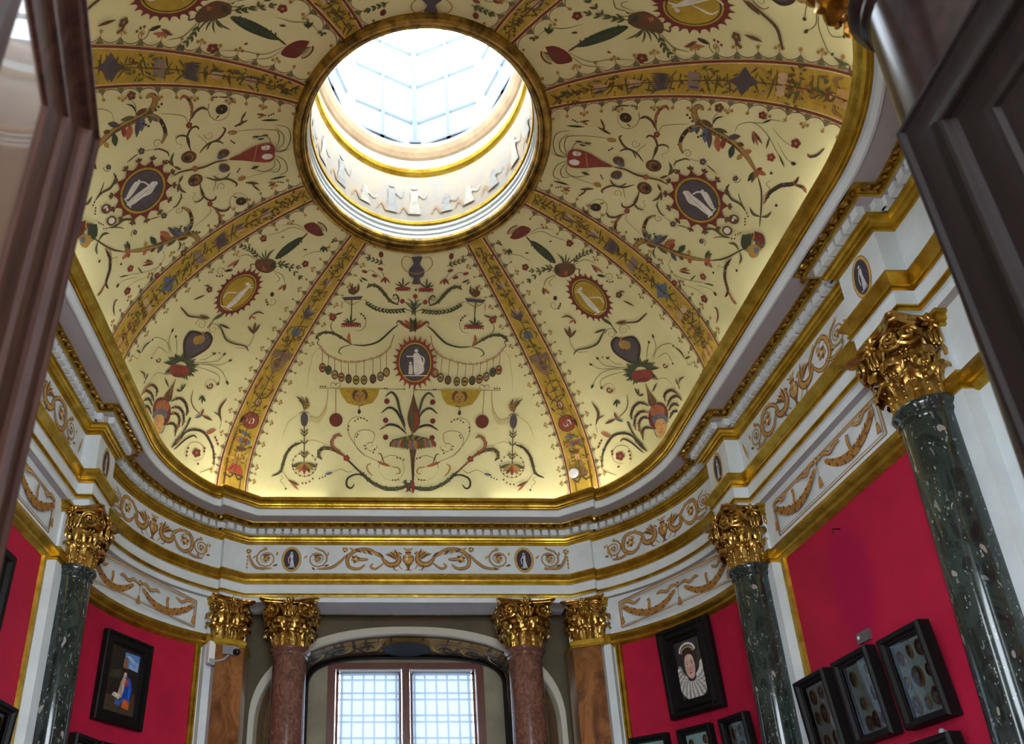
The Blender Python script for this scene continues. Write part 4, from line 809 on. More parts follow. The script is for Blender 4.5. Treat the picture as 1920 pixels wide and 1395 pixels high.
ORN['WH'] = '''1b0 0 -983 315 -5 7 -15 5 -24 1 -26 -1 -25 -5 -19 -7 -8 -7 4 -7 15 -5 24 -2 27 1 26 5 18 7
1b0 0 -689 257 -6 8 -18 4 -25 2 -29 -3 -25 -5 -19 -7 -7 -8 6 -7 17 -5 26 -2 29 2 26 6 18 7
1b0 0 -763 343 -6 7 -16 5 -24 1 -26 -2 -25 -6 -17 -7 -7 -8 5 -7 16 -5 24 -2 27 2 25 6 17 7
0e181 0 -1041 315 33 -9 31 -10 35 -8 45 1 56 11 65 21 66 24 63 23
0e181 0 -749 259 19 9 18 10 18 10 19 11 19 15 18 16 19 18 18 17
0b874 3 -608 335 -10 12 -10 12 -9 13 -10 12 -9 13 -10 12
0j874 3 -608 335 22 11 21 11 21 11 20 12 21 11 20 12
0c729 3 -608 335 6 12 7 13 6 13 5 13 6 14 6 13
0e214 1 -701 197 -42 -5 -42 -5 -43 -4 -44 -4 -47 -4 -49 -3 -49 -3 -49 -3
0d645 3 -757 191 -15 3 -15 3 -15 3 -15 3 -14 3 -15 3
0d643 3 -757 191 -13 -7 -14 -6 -14 -6 -14 -6 -14 -7 -14 -6
0d644 3 -842 181 -15 4 -14 3 -15 3 -14 3 -15 4 -14 3
0d642 3 -842 181 -14 -6 -15 -6 -14 -6 -15 -5 -15 -6 -15 -6
0d643 3 -935 174 -14 3 -14 4 -14 4 -14 3 -14 4 -13 4
0d641 3 -935 174 -15 -6 -15 -5 -16 -6 -15 -5 -15 -5 -16 -6
0d642 3 -1034 168 -13 4 -14 4 -13 3 -14 4 -13 4 -13 4
0d640 3 -1034 168 -15 -5 -16 -6 -15 -5 -16 -5 -16 -5 -16 -5
0d641 3 -1066 166 -18 -1 -19 0 -18 -1 -18 -1 -18 -1 -18 -1
1c0 0 -801 90 6 15 -5 13 -17 9 -23 2 -27 -4 -24 -10 -18 -14 -8 -14 5 -13 16 -9 25 -2 28 4 25 10
0e178 0 -833 123 29 22 27 22 26 23
0e801 3 -1068 380 26 4 26 5 26 4 26 4 26 5 26 4
0d656 3 -1072 399 14 6 13 5 14 6 13 5 13 6 13 6
1b0 0 -68 451 -14 10 -40 9 -60 7 -66 1 -60 -2 -43 -7 -18 -10 12 -11 39 -10 60 -6 68 -2 62 3 43 7
1c0 0 -322 482 -3 7 -12 3 -11 -5 -3 -8 9 -6 13 1
1c0 0 -281 480 -4 8 -12 2 -11 -5 -2 -8 9 -6 13 2
1c0 0 -240 479 -4 7 -12 3 -12 -5 -2 -8 9 -6 13 1
1c0 0 -200 478 -4 7 -12 2 -11 -4 -2 -9 9 -5 13 1
1c0 0 -159 477 -4 7 -12 2 -11 -5 -2 -8 9 -5 13 1
1c0 0 -118 476 -4 7 -12 2 -11 -5 -2 -8 10 -5 13 1
1c0 0 -77 475 -4 8 -13 2 -10 -5 -2 -9 10 -5 13 2
0e585 3 -223 435 -19 -12 -19 -11 -19 -11 -19 -12 -19 -11 -20 -11
0e584 3 -223 435 -5 -20 -4 -20 -5 -20 -4 -20 -5 -19 -5 -20
0e585 3 -223 435 21 -12 22 -11 21 -11 23 -12 22 -11 23 -11
0e586 3 -223 435 -28 -6 -28 -6 -27 -6 -28 -6 -29 -5 -28 -6
0h1188 0 -876 488 9 -12 9 -12 12 -11 18 -7 29 -2 35 1 39 5 38 9 37 13 37 18 37 20 36 21 34 21 33 24 33 22 33 18 36 13 36 10 37 7 37 9
0d775 0 -876 488 9 -12 9 -12 12 -11 18 -7 29 -2 35 1 39 5 38 9 37 13 37 18 37 20 36 21 34 21 33 24 33 22 33 18 36 13 36 10 37 7 37 9
0d563 3 -854 459 -4 -5 -5 -5 -5 -5 -4 -5 -5 -5 -4 -5
0a565 3 -854 459 9 1 8 1 9 1 8 1 9 1 9 1
0d563 3 -779 444 4 -4 3 -4 4 -5 3 -4 4 -4 3 -5
0a565 3 -779 444 6 5 5 5 5 4 6 5 5 5 5 5
0d565 3 -658 469 8 -2 7 -2 7 -3 7 -2 7 -2 7 -2
0a566 3 -658 469 1 5 1 6 1 5 1 5 0 6 1 5
0d569 3 -540 531 8 -2 8 -1 7 -1 8 -1 8 -2 8 -1
0a570 3 -540 531 -1 5 -1 5 -1 5 -1 6 -1 5 -1 5
0d572 3 -434 602 8 -1 7 -2 7 -1 8 -2 7 -1 8 -2
0a573 3 -434 602 -1 5 0 6 -1 5 -1 6 -1 5 0 5
0h519 0 -278 656 4 -19 5 -20 2 -18 -2 -17 -10 -16 -16 -16 -19 -12 -17 -8 -15 0 -16 5 -14 7 -15 5
0h297 1 -296 558 -5 16 -15 10 -19 4 -20 -4 -14 -9 -6 -11 2 -10 8 -7 12 -2 11 2 7 5 3 5 -2 5 -4 2 -5 -1
0e299 0 23 756 -13 -28 -12 -30 -15 -27 -20 -21 -27 -13 -33 -8 -34 -5 -34 -6
0e301 0 24 773 -24 -16 -24 -16 -25 -15 -29 -11 -34 -6 -37 -3 -38 -1 -38 -2
0e298 0 19 669 -13 -15 -11 -17 -13 -15 -16 -14 -19 -10 -21 -9 -22 -8 -23 -8
1b0 0 -159 608 -2 13 -10 10 -16 7 -18 0 -18 -5 -13 -10 -6 -13 1 -12 10 -11 16 -6 18 -1 18 6 14 10
0d750 3 24 768 -19 -29 -20 -29 -24 -27 -33 -22 -37 -19 -38 -19
0d749 3 24 768 -8 -34 -8 -34 -12 -33 -21 -31 -27 -29 -27 -30
0j1833 3 43 982 -29 -25 -28 -24 -30 -25 -30 -24 -30 -25 -31 -24
0b1375 3 43 982 -44 -21 -45 -21 -45 -21 -46 -21 -47 -21 -48 -20
0d1678 3 43 982 -15 -29 -15 -29 -15 -29 -16 -29 -16 -29 -16 -28
0h456 0 -131 870 -26 -6 -26 -7 -25 -5 -18 0 -11 7 -6 12 -3 13 -4 13
0a1033 3 -1050 584 -25 -7 -26 -7 -23 -9 -20 -13 -17 -15 -18 -15
0a1031 3 -1050 584 -11 -19 -11 -19 -16 -17 -23 -15 -28 -13 -28 -12
0a1030 3 -1050 584 -27 -19 -27 -19 -23 -20 -12 -22 -8 -22 -7 -23
0a1033 3 -1050 584 2 -12 2 -13 -3 -13 -8 -13 -13 -13 -13 -12
0a1031 3 -1050 584 -13 -19 -13 -18 -8 -19 1 -17 7 -16 7 -17
0a1030 3 -1050 584 13 -20 13 -21 6 -21 -6 -24 -15 -25 -15 -25
1i0 0 -1217 630 325 -46 -16 45 -238 31
0g373 0 -1181 654 42 13 43 15 42 11 38 3 36 -11 33 -19 33 -23 35 -21
0h376 2 -1044 641 47 88 42 90 39 91
0g374 0 -1181 664 16 31 15 32 16 32
0g372 0 -870 626 16 1 16 1 15 3 11 5 6 9 2 12 0 14 1 12
0g298 0 -1042 650 -6 11 -5 12 -6 10 -8 5 -10 -1 -13 -5 -13 -7 -13 -6
1b0 0 -767 918 -11 11 -37 11 -55 8 -63 4 -58 0 -42 -6 -18 -9 8 -11 35 -11 55 -9 63 -4 61 0 43 6
1c0 0 -1012 961 0 9 -9 2 -11 -5 -4 -9 5 -6 11 1
1c0 0 -981 959 -1 8 -9 3 -11 -5 -4 -9 6 -7 11 2
1c0 0 -950 956 -1 9 -10 3 -10 -5 -4 -10 5 -6 11 1
1c0 0 -920 954 -1 9 -9 3 -11 -5 -4 -10 6 -6 11 1
1c0 0 -888 952 -2 9 -9 3 -11 -6 -4 -9 6 -6 12 1
1c0 0 -857 950 -1 9 -10 3 -11 -6 -3 -9 6 -6 11 1
1c0 0 -825 948 -2 9 -9 3 -11 -6 -4 -9 6 -6 12 1
1c0 0 -794 946 -1 9 -10 3 -11 -6 -3 -9 6 -6 11 1
1c0 0 -762 944 -1 9 -10 3 -11 -6 -3 -9 6 -6 12 1
0e608 3 -924 911 -16 -9 -17 -8 -16 -9 -16 -8 -16 -9 -17 -8
0e607 3 -924 911 -7 -15 -7 -15 -6 -15 -7 -15 -7 -15 -7 -14
0e608 3 -924 911 9 -11 10 -10 10 -11 10 -10 10 -10 10 -11
0e609 3 -924 911 -21 -4 -20 -3 -20 -3 -21 -4 -20 -3 -20 -3
0a190 0 -859 780 28 12 29 12 27 14 23 15 18 19 15 21 11 22 4 21 -2 21 -8 22 -12 19 -14 14 -18 7 -22 2 -23 0 -23 1
1h0 0 -804 795 -1 10 -12 3 -13 -6 -4 -10 7 -7 14 1
1h0 0 -760 814 -1 10 -12 3 -12 -6 -5 -10 8 -7 13 1
1h0 0 -727 844 -2 10 -11 3 -13 -6 -4 -10 8 -8 13 2
0d820 3 -811 665 9 -4 9 -3 9 -4 10 -3 9 -4 10 -3
0d822 3 -811 665 13 5 13 5 13 5 13 5 13 5 13 5
0e822 3 -761 681 9 -3 10 -4 9 -3 9 -3 10 -4 9 -3
0e823 3 -761 681 13 6 13 5 13 5 13 5 13 6 12 5
0d823 3 -711 699 9 -4 10 -3 9 -4 9 -3 10 -4 10 -3
0d825 3 -711 699 13 5 12 5 13 5 13 6 13 5 12 5
0e824 3 -658 713 9 -4 10 -3 9 -4 10 -3 9 -3 10 -4
0e826 3 -658 713 12 5 13 5 13 6 12 5 13 6 12 5
0d825 3 -599 722 10 -3 10 -4 9 -3 10 -3 10 -4 10 -3
0d827 3 -599 722 13 6 13 5 12 5 13 6 12 6 12 5
0e826 3 -535 729 10 -4 9 -3 10 -3 10 -4 10 -3 10 -4
0e828 3 -535 729 12 5 13 6 12 5 13 6 12 5 12 6
0d826 3 -474 732 10 -3 10 -3 9 -4 10 -3 10 -3 10 -4
0d828 3 -474 732 12 6 12 5 13 6 12 6 12 5 12 6
0e826 3 -419 732 10 -3 10 -3 10 -3 10 -4 10 -3 10 -3
0e828 3 -419 732 12 6 12 6 12 5 12 6 12 6 12 6
0d826 3 -367 730 11 -3 10 -4 10 -3 10 -3 10 -3 11 -4
0d828 3 -367 730 13 6 12 5 12 6 12 6 12 5 12 6
0e826 3 -313 726 10 -4 10 -3 11 -3 10 -3 10 -3 11 -4
0e828 3 -313 726 12 5 12 6 12 6 12 6 12 6 11 6
0d826 3 -258 720 10 -3 11 -3 10 -3 11 -4 10 -3 11 -3
0d828 3 -258 720 12 6 12 6 12 6 12 5 11 6 12 6
0e826 3 -202 713 11 -3 10 -3 11 -3 10 -3 11 -4 11 -3
0e828 3 -202 713 12 6 12 6 12 6 11 6 12 6 12 6
1b0 0 -1145 863 1 15 -14 8 -20 -5 -15 -14 -1 -15 13 -8 21 5
1b0 0 -1152 888 1 15 -14 8 -19 -5 -15 -14 -1 -15 13 -7 20 4
1b0 0 -1189 882 1 15 -13 8 -19 -5 -15 -14 -2 -15 13 -7 20 4
1b0 0 -1205 853 1 15 -13 8 -20 -5 -15 -14 -2 -15 13 -7 21 4
1b0 0 -1178 841 1 15 -13 8 -20 -5 -16 -13 -1 -15 13 -8 21 4
1g0 0 -1183 866 0 10 -11 4 -13 -6 -6 -11 6 -7 13 1
0a755 3 -1197 844 16 -8 17 -7 17 -8 18 -7 17 -8 18 -7
0a680 3 -1217 833 -9 -2 -9 -2 -9 -2 -8 -3 -9 -2 -9 -3
0d307 0 -1181 897 2 20 0 20 4 20 10 21 18 22 24 23 27 23 30 21 34 16 37 15 39 13 38 14
0h1156 0 -1230 1141 -14 -8 -15 -8 -12 -9 -5 -10 5 -12 11 -15 16 -14 20 -11 25 -5 29 -3 33 0 33 4 33 8 35 11 35 14 36 16 38 16 39 19 39 19 38 20
0d754 0 -1230 1141 -14 -8 -15 -8 -12 -9 -5 -10 5 -12 11 -15 16 -14 20 -11 25 -5 29 -3 33 0 33 4 33 8 35 11 35 14 36 16 38 16 39 19 39 19 38 20
0d554 3 -1264 1122 -5 1 -4 1 -5 1 -4 2 -4 1 -5 1
0a553 3 -1264 1122 -1 -5 -1 -5 -1 -5 0 -5 -1 -4 -1 -5
0d552 3 -1265 1085 -3 -5 -3 -5 -3 -5 -3 -5 -4 -5 -3 -4
0a552 3 -1265 1085 5 1 6 2 5 1 6 2 6 2 5 1
0d550 3 -1204 1050 -1 -5 0 -5 0 -4 0 -5 0 -5 0 -4
0a551 3 -1204 1050 5 3 5 4 5 4 5 4 5 3 5 4
0d550 3 -1104 1050 2 -4 2 -3 3 -4 2 -4 2 -4 2 -3
0a551 3 -1104 1050 3 5 4 5 4 4 3 5 4 5 3 5
0d552 3 -994 1086 4 -2 4 -3 4 -3 3 -2 4 -3 4 -3
0a553 3 -994 1086 2 5 2 6 2 5 2 5 2 5 2 5
0h311 0 -1232 1137 -2 11 -3 12 -1 12 4 10 9 9 14 8 15 8 14 8
0h799 0 -811 1173 43 1 43 2 43 1 41 -3 41 -7 40 -10 39 -13 35 -15 29 -18 24 -21 23 -22 23 -22 24 -24 23 -24 23 -24 23 -21 21 -16 20 -14 19 -13 20 -14
0e521 0 -811 1173 43 1 43 2 43 1 41 -3 41 -7 40 -10 39 -13 35 -15 29 -18 24 -21 23 -22 23 -22 24 -24 23 -24 23 -24 23 -21 21 -16 20 -14 19 -13 20 -14
0d469 0 -811 1173 -30 9 -31 10 -28 9 -21 12 -13 14 -6 16 -2 16 3 13 8 9 14 6 16 6 14 5
0j1238 3 -893 1026 5 26 4 27 9 25 18 24 22 22 22 23
0b235 2 -1204 1197 25 23 25 23 25 23 29 20 31 19 35 17 36 15 38 13 42 13 44 11 46 8 45 4 46 -2 48 -5 47 -9 47 -11 49 -14 50 -16 48 -19 42 -21 34 -22 28 -23 23 -26 19 -31 14 -37 9 -41 6 -44 7 -43
0b172 1 -1164 1253 -10 -6 -8 -9 -3 -9 2 -8 6 -5 9 0 9 3 7 7 5 8 0 7 -3 6 -7 2 -7 -1
0b172 1 -1143 1255 7 -5 10 0 10 5 8 7 4 9 -1 9 -4 5 -7 2 -9 -2 -8 -5 -5 -7 -1 -8 2 -6
0b173 1 -1058 1294 4 10 -1 9 -6 6 -8 1 -10 -2 -8 -7 -5 -8 -1 -8 3 -7 6 -3 8 1 7 4 6 6
0b173 1 -1015 1349 -11 -4 -8 -7 -5 -9 -1 -9 4 -7 7 -3 9 1 9 5 6 8 2 8 -2 6 -5 4 -7 1
0b174 1 -981 1340 5 -7 9 -3 10 2 9 6 6 9 1 9 -2 7 -6 4 -8 0 -8 -3 -7 -7 -3 -7 0 -7
0b174 1 -878 1357 6 10 1 10 -4 7 -7 4 -9 0 -9 -5 -7 -7 -3 -8 2 -8 4 -5 8 -1 7 2 7 5
0b174 1 -810 1404 -10 -1 -10 -6 -6 -8 -3 -10 2 -8 6 -5 8 -1 9 3 7 6 4 8 0 8 -3 5 -7 3
0b174 1 -768 1380 3 -9 7 -5 10 -1 10 4 7 7 4 9 -1 8 -5 6 -7 3 -8 -2 -8 -5 -4 -6 -1 -8
0b174 1 -660 1359 8 8 3 10 -2 9 -6 7 -9 2 -9 -3 -8 -5 -4 -8 -1 -9 3 -6 7 -4 7 0 8 4
0b174 1 -581 1378 -10 2 -10 -3 -9 -7 -4 -9 0 -9 4 -7 8 -4 9 1 8 4 6 7 1 8 -2 7 -5 4
0b173 1 -538 1336 1 -10 6 -7 9 -4 10 2 9 5 5 9 2 8 -4 8 -6 5 -8 0 -9 -3 -6 -6 -2 -7
0b173 1 -433 1285 10 7 5 10 1 9 -5 9 -8 4 -9 0 -9 -4 -7 -7 -2 -8 1 -8 6 -5 7 -2 8 2
0b173 1 -361 1288 -9 5 -11 -1 -10 -5 -6 -8 -3 -10 3 -8 7 -6 9 -1 9 2 7 6 3 8 0 7 -4 6
0b172 1 -356 1241 -2 -11 4 -9 8 -6 10 -1 10 3 8 7 3 9 -1 8 -5 7 -8 3 -9 -1 -7 -5 -5 -6
0b172 1 -301 1165 11 4 8 8 3 10 -2 10 -7 6 -9 3 -10 -1 -8 -6 -5 -8 0 -8 4 -7 6 -4 9 0
0b173 2 -1142 1252 22 56 22 55 21 56
1h0 0 -1023 1464 4 21 -2 19 -8 12 -12 5 -15 -3 -16 -12 -15 -17 -10 -22 -5 -21 1 -19 8 -12 13 -5 15 3 17 11 14 18
1g0 0 -1032 1464 4 19 -3 16 -8 9 -13 1 -14 -8 -13 -15 -9 -19 -5 -19 3 -16 8 -9 13 -1 14 8 13 15
1c0 0 -1038 1464 4 19 -4 14 -9 6 -13 -5 -13 -13 -10 -18 -4 -19 4 -14 9 -6 14 5 13 13
0b174 2 -1047 1315 16 43 15 43 15 43
1h0 0 -948 1489 4 21 -3 19 -8 12 -13 5 -15 -4 -16 -11 -14 -18 -10 -21 -4 -22 2 -18 8 -13 13 -5 16 4 16 11 14 18
1d0 0 -957 1489 3 19 -3 16 -8 9 -13 1 -14 -8 -13 -15 -9 -19 -4 -20 3 -15 9 -10 12 0 15 8 13 15
1e0 0 -963 1489 3 19 -4 14 -10 5 -13 -4 -12 -13 -9 -19 -4 -18 4 -14 10 -6 13 4 13 14
0b175 2 -960 1350 17 49 15 48 15 47
1h0 0 -861 1539 3 22 -3 18 -9 13 -13 5 -15 -4 -15 -12 -14 -17 -9 -21 -4 -22 3 -18 8 -13 13 -5 16 3 16 12 14 18
1l0 0 -870 1540 3 19 -4 16 -9 9 -12 0 -14 -8 -13 -15 -8 -19 -3 -19 3 -16 9 -9 13 -1 14 8 12 16
1f0 0 -876 1540 3 19 -5 14 -10 5 -13 -4 -12 -14 -9 -18 -2 -19 4 -14 10 -5 13 4 13 13
0b175 2 -876 1369 16 51 15 51 15 51
1h0 0 -780 1567 3 22 -3 18 -9 12 -14 5 -15 -4 -15 -11 -13 -18 -9 -21 -3 -22 3 -18 9 -13 13 -5 16 4 16 12 13 18
1g0 0 -788 1567 2 20 -4 15 -10 9 -12 1 -14 -8 -12 -15 -8 -19 -3 -20 4 -16 9 -9 13 0 14 8 13 15
1c0 0 -794 1568 2 18 -5 14 -10 6 -13 -5 -12 -13 -9 -19 -2 -18 5 -14 10 -6 14 5 12 13
0b175 2 -785 1386 14 51 14 50 13 50
1h0 0 -694 1583 2 22 -4 18 -9 12 -14 5 -15 -4 -15 -11 -13 -18 -8 -21 -3 -22 4 -18 9 -13 14 -5 16 4 15 12 13 18
1d0 0 -703 1583 2 20 -5 15 -9 9 -13 1 -14 -9 -12 -15 -7 -19 -2 -19 4 -16 9 -9 13 0 14 8 12 15
1a0 0 -709 1584 2 18 -6 14 -10 5 -13 -4 -12 -13 -8 -19 -1 -19 5 -14 10 -5 14 4 12 14
0b175 2 -695 1381 15 56 13 56 13 56
1h0 0 -605 1595 2 21 -5 19 -10 12 -13 4 -16 -3 -15 -12 -12 -18 -8 -21 -2 -22 4 -18 10 -13 14 -5 16 4 15 12 13 18
1l0 0 -614 1595 1 19 -5 16 -10 9 -13 0 -13 -8 -12 -15 -7 -19 -1 -20 4 -16 10 -9 14 0 13 8 12 16
1e0 0 -620 1595 1 19 -6 14 -10 5 -13 -5 -12 -13 -7 -19 -1 -18 5 -15 11 -5 13 5 12 13
0b175 2 -602 1359 14 63 14 62 13 62
1h0 0 -513 1592 1 22 -5 18 -10 13 -14 4 -16 -4 -15 -12 -12 -18 -7 -21 -1 -22 4 -18 10 -13 15 -5 16 4 15 12 12 18
1g0 0 -522 1592 1 20 -6 15 -10 9 -13 0 -14 -8 -11 -15 -7 -19 -1 -20 5 -15 11 -10 13 0 14 8 11 16
1d0 0 -528 1592 0 19 -6 14 -11 5 -13 -4 -11 -14 -7 -18 -1 -19 6 -14 12 -6 13 5 11 14
0b175 2 -495 1335 13 65 12 64 12 65
1h0 0 -410 1575 0 22 -6 18 -11 13 -14 5 -16 -4 -14 -12 -12 -18 -7 -22 -1 -22 6 -18 10 -13 15 -5 16 4 15 12 12 18
1d0 0 -420 1575 0 20 -6 16 -10 9 -14 0 -13 -8 -11 -16 -7 -19 0 -20 6 -16 10 -9 14 0 14 9 11 15
1b0 0 -426 1576 0 19 -7 14 -11 5 -13 -5 -11 -14 -7 -18 0 -19 7 -14 11 -6 14 5 11 14
0b174 2 -406 1289 12 70 11 70 11 69
1h0 0 -324 1545 -1 22 -6 18 -11 13 -15 5 -16 -5 -14 -12 -12 -18 -6 -22 -1 -22 6 -18 12 -13 15 -5 16 4 15 12 12 19
1l0 0 -334 1545 0 20 -7 15 -11 9 -13 1 -14 -9 -11 -15 -6 -20 0 -20 6 -16 12 -9 14 0 13 9 11 15
1f0 0 -340 1545 -1 19 -7 14 -11 6 -14 -5 -11 -14 -6 -19 1 -19 7 -14 11 -6 14 5 11 14
0b173 2 -337 1234 11 70 10 70 10 69
1h0 0 -258 1491 -1 22 -7 19 -12 12 -15 5 -16 -4 -15 -12 -11 -19 -6 -22 0 -22 6 -19 12 -13 15 -5 17 4 15 13 12 18
1g0 0 -268 1491 -1 20 -7 16 -11 9 -14 0 -14 -9 -11 -15 -5 -20 0 -20 6 -16 12 -9 14 -1 14 9 11 16
1g0 0 -274 1491 -1 19 -8 14 -12 6 -13 -5 -11 -14 -6 -19 0 -20 8 -14 12 -5 14 5 11 14
0o175 0 -1182 1215 -13 24 -14 24 -11 24 -6 26 2 28 7 29 10 30 7 30 5 28 3 28 5 28 6 32 10 37 11 41 12 41 10 40
0h202 2 -1018 1701 302 -6 319 -3 329 0
1h0 0 -1003 1682 -1 7 -6 2 -7 -4 -2 -8 4 -5 7 1
1h0 0 -978 1681 -1 7 -6 2 -7 -4 -3 -8 4 -5 8 1
1h0 0 -953 1680 -1 7 -7 2 -7 -4 -2 -8 4 -5 8 1
1h0 0 -290 1686 -3 7 -8 2 -6 -5 -1 -8 5 -5 8 1
1h0 0 -263 1685 -3 8 -7 1 -7 -5 -1 -8 6 -5 8 2
1h0 0 -58 1691 -3 8 -8 2 -7 -5 0 -8 6 -5 8 1
1l0 0 -818 1689 463 -2 -15 92 -42 76 -134 38 -139 -32 -67 -74
0a244 2 -772 1697 14 23 14 23 14 23 13 20 13 19 11 18 13 15 18 13 24 12 29 11 30 8 29 2 29 -3 29 -9 28 -12 21 -13 13 -14 7 -16 5 -18 4 -19 4 -21 3 -22 3 -22 2 -23
0a244 2 -715 1695 11 24 11 23 11 23 10 20 10 19 9 18 10 15 13 14 17 12 21 11 22 7 20 3 19 -3 20 -9 17 -11 14 -13 8 -14 4 -17 2 -18 2 -18 2 -21 1 -22 0 -22 1 -22
1a0 0 -476 1767 -3 35 -20 29 -32 16 -38 0 -37 -14 -29 -27 -16 -35 2 -35 18 -29 32 -17 40 -1 39 15 29 28
1g0 0 -501 1790 -1 31 -12 25 -21 14 -25 1 -26 -13 -20 -24 -12 -31 0 -31 11 -26 21 -15 27 0 26 13 21 25
1h0 0 -578 1774 -2 7 -7 2 -7 -5 -2 -7 5 -6 8 2
1h0 0 -530 1773 -2 7 -7 2 -7 -5 -2 -8 6 -5 7 2
0c326 0 -573 1827 13 0 13 0 13 0
0a407 3 -561 1783 1 5 1 5 0 5 1 5 1 6 1 5
0h246 2 -551 1893 3 14 2 14 3 14
1h0 0 -524 1950 0 11 -3 9 -6 5 -8 0 -7 -5 -6 -9 -4 -11 0 -11 3 -8 6 -5 8 -1 7 5 6 9
0a282 1 -856 1661 -8 -14 -13 -10 -14 -3 -11 5 -6 9 1 13 6 12 10 8 11 3 10 -3 5 -8
0a282 1 -852 1661 1 -15 7 -10 12 -4 14 4 11 9 6 12 0 13 -6 8 -9 4 -11 -2 -10 -8
0a204 2 -845 1695 24 94 22 92 20 88
1a0 0 -695 2039 1 21 -6 19 -12 15 -16 10 -20 4 -21 -3 -20 -9 -18 -15 -13 -19 -8 -21 -2 -21 5 -20 11 -16 17 -11 20 -4 22 3 21 10 18 16 14 19
1c0 0 -707 2039 1 20 -6 17 -13 12 -16 7 -19 1 -19 -7 -17 -12 -13 -17 -8 -19 -1 -20 6 -18 11 -13 17 -7 19 -1 20 7 18 13 13 17
0a207 1 -726 2039 -3 16 -10 11 -14 4 -15 -4 -12 -9 -6 -12 0 -12 6 -9 9 -4 10 2 8 5 4 8 1 7 -3 5 -5 2 -5 0 -4 -3 -1 -3 0 -3
0g246 2 -923 1711 9 42 9 42 7 41 2 39 -3 39 -8 39 -11 33 -15 23 -19 9 -25 -2 -26 -5 -25 -4
0g131 0 -896 1875 7 24 8 24 7 23
0g131 0 -897 1894 7 24 7 23 7 24
0g132 0 -899 1914 7 23 7 24 7 23
0g132 0 -903 1934 8 23 7 23 6 23
0g132 0 -907 1953 7 23 7 23 7 23
0g132 0 -912 1971 7 23 7 22 7 23
0g132 0 -918 1986 7 23 7 23 7 22
0g132 0 -925 1999 7 23 7 22 7 23
0g132 0 -933 2009 7 23 7 22 7 22
0g132 0 -942 2015 7 23 7 22 6 22
0g132 0 -952 2018 6 22 7 23 7 21
0g132 0 -964 2018 7 22 7 23 6 21
0g132 0 -977 2016 7 23 7 22 7 22
0g132 0 -990 2014 7 22 7 22 7 22
0g132 0 -1003 2011 7 22 7 22 7 22
0g132 0 -1016 2008 7 23 8 22 6 22
0g132 0 -1028 2007 7 23 7 22 7 22
0d1230 3 -1094 1948 -11 -31 -11 -32 -16 -27 -24 -22 -29 -17 -29 -17
0a1231 3 -1094 1948 -7 -23 -8 -23 -11 -20 -17 -16 -21 -13 -21 -13
0g1230 3 -1094 1948 -2 -27 -2 -28 -8 -26 -17 -23 -23 -22 -23 -22
0d1231 3 -1094 1948 2 -19 1 -19 -3 -19 -11 -18 -14 -17 -15 -18
0a1230 3 -1094 1948 7 -24 6 -23 1 -24 -10 -26 -17 -26 -16 -27
0g1231 3 -1094 1948 10 -15 10 -15 5 -17 -3 -20 -8 -22 -8 -22
1i0 0 -1031 2039 5 31 -3 25 -10 14 -15 0 -18 -13 -16 -24 -12 -31 -6 -32 2 -26 10 -15 16 0 18 14 17 25
0i330 0 -1134 1985 11 -7 11 -8 11 -7 13 -3 14 1 15 5 15 7 16 6
0g183 0 -1132 1994 -13 12 -14 12 -13 12 -11 13 -8 12 -7 13 -5 15 -4 18 -3 22 -1 25 -1 25 -1 25
0g165 0 -1036 1993 12 5 11 4 11 5
0a418 2 -1048 2105 29 111 24 98 19 80
0d583 3 -1030 2172 -8 -7 -8 -7 -8 -7 -8 -7 -7 -7 -8 -7
0d583 3 -1030 2172 4 -7 4 -7 4 -7 4 -8 4 -7 5 -7
0d584 3 -1023 2198 -8 -7 -8 -6 -8 -7 -7 -7 -8 -7 -8 -7
0d583 3 -1023 2198 4 -7 4 -7 4 -7 4 -7 4 -7 5 -7
0d585 3 -1007 2264 -7 -6 -8 -7 -7 -6 -8 -6 -7 -7 -8 -6
0d585 3 -1007 2264 4 -7 5 -6 4 -6 4 -7 5 -7 4 -6
0d587 3 -987 2343 -7 -5 -7 -5 -7 -6 -7 -5 -8 -6 -7 -5
0d586 3 -987 2343 5 -5 4 -6 4 -5 5 -6 4 -5 5 -6
0d587 3 -982 2363 -7 -5 -7 -5 -7 -6 -7 -5 -7 -5 -7 -5
0d586 3 -982 2363 4 -5 5 -6 4 -5 5 -5 4 -6 5 -5
0a218 1 -863 2400 -6 29 -30 20 -46 8 -51 -3 -44 -13 -30 -25 -9 -32 14 -33 36 -22 50 -6 52 15 41 28 20 34
1c0 0 -861 2400 -2 3 -6 1 -6 -2 -1 -5 4 -2 7 1
1c0 0 -863 2423 -2 3 -7 1 -6 -2 -1 -4 5 -2 7 1
1c0 0 -881 2441 -2 3 -7 1 -6 -2 0 -4 4 -2 7 1
1c0 0 -912 2452 -2 2 -6 1 -6 -2 -1 -3 5 -2 7 1
1c0 0 -949 2455 -2 3 -7 0 -5 -1 -1 -3 5 -2 6 1
1c0 0 -989 2452 -2 3 -6 1 -6 -2 0 -3 4 -2 7 0
1c0 0 -1024 2442 -2 3 -6 1 -6 -2 -1 -3 5 -3 6 1
1c0 0 -1051 2425 -2 3 -6 1 -6 -2 -1 -4 5 -2 6 1
1c0 0 -1066 2402 -2 4 -6 1 -5 -3 -2 -4 5 -3 6 1
1c0 0 -1066 2376 -2 4 -6 1 -6 -3 -1 -4 4 -3 7 1
1c0 0 -1052 2351 -1 5 -7 1 -6 -3 -1 -5 4 -3 7 1
1c0 0 -1024 2333 -2 5 -6 1 -6 -3 -1 -5 4 -4 7 1
1c0 0 -987 2326 -2 5 -6 1 -6 -3 -1 -6 4 -3 7 1
1c0 0 -946 2331 -1 4 -7 2 -6 -4 -1 -5 4 -3 7 1
1c0 0 -907 2347 -2 4 -6 1 -6 -3 -2 -5 5 -3 7 1
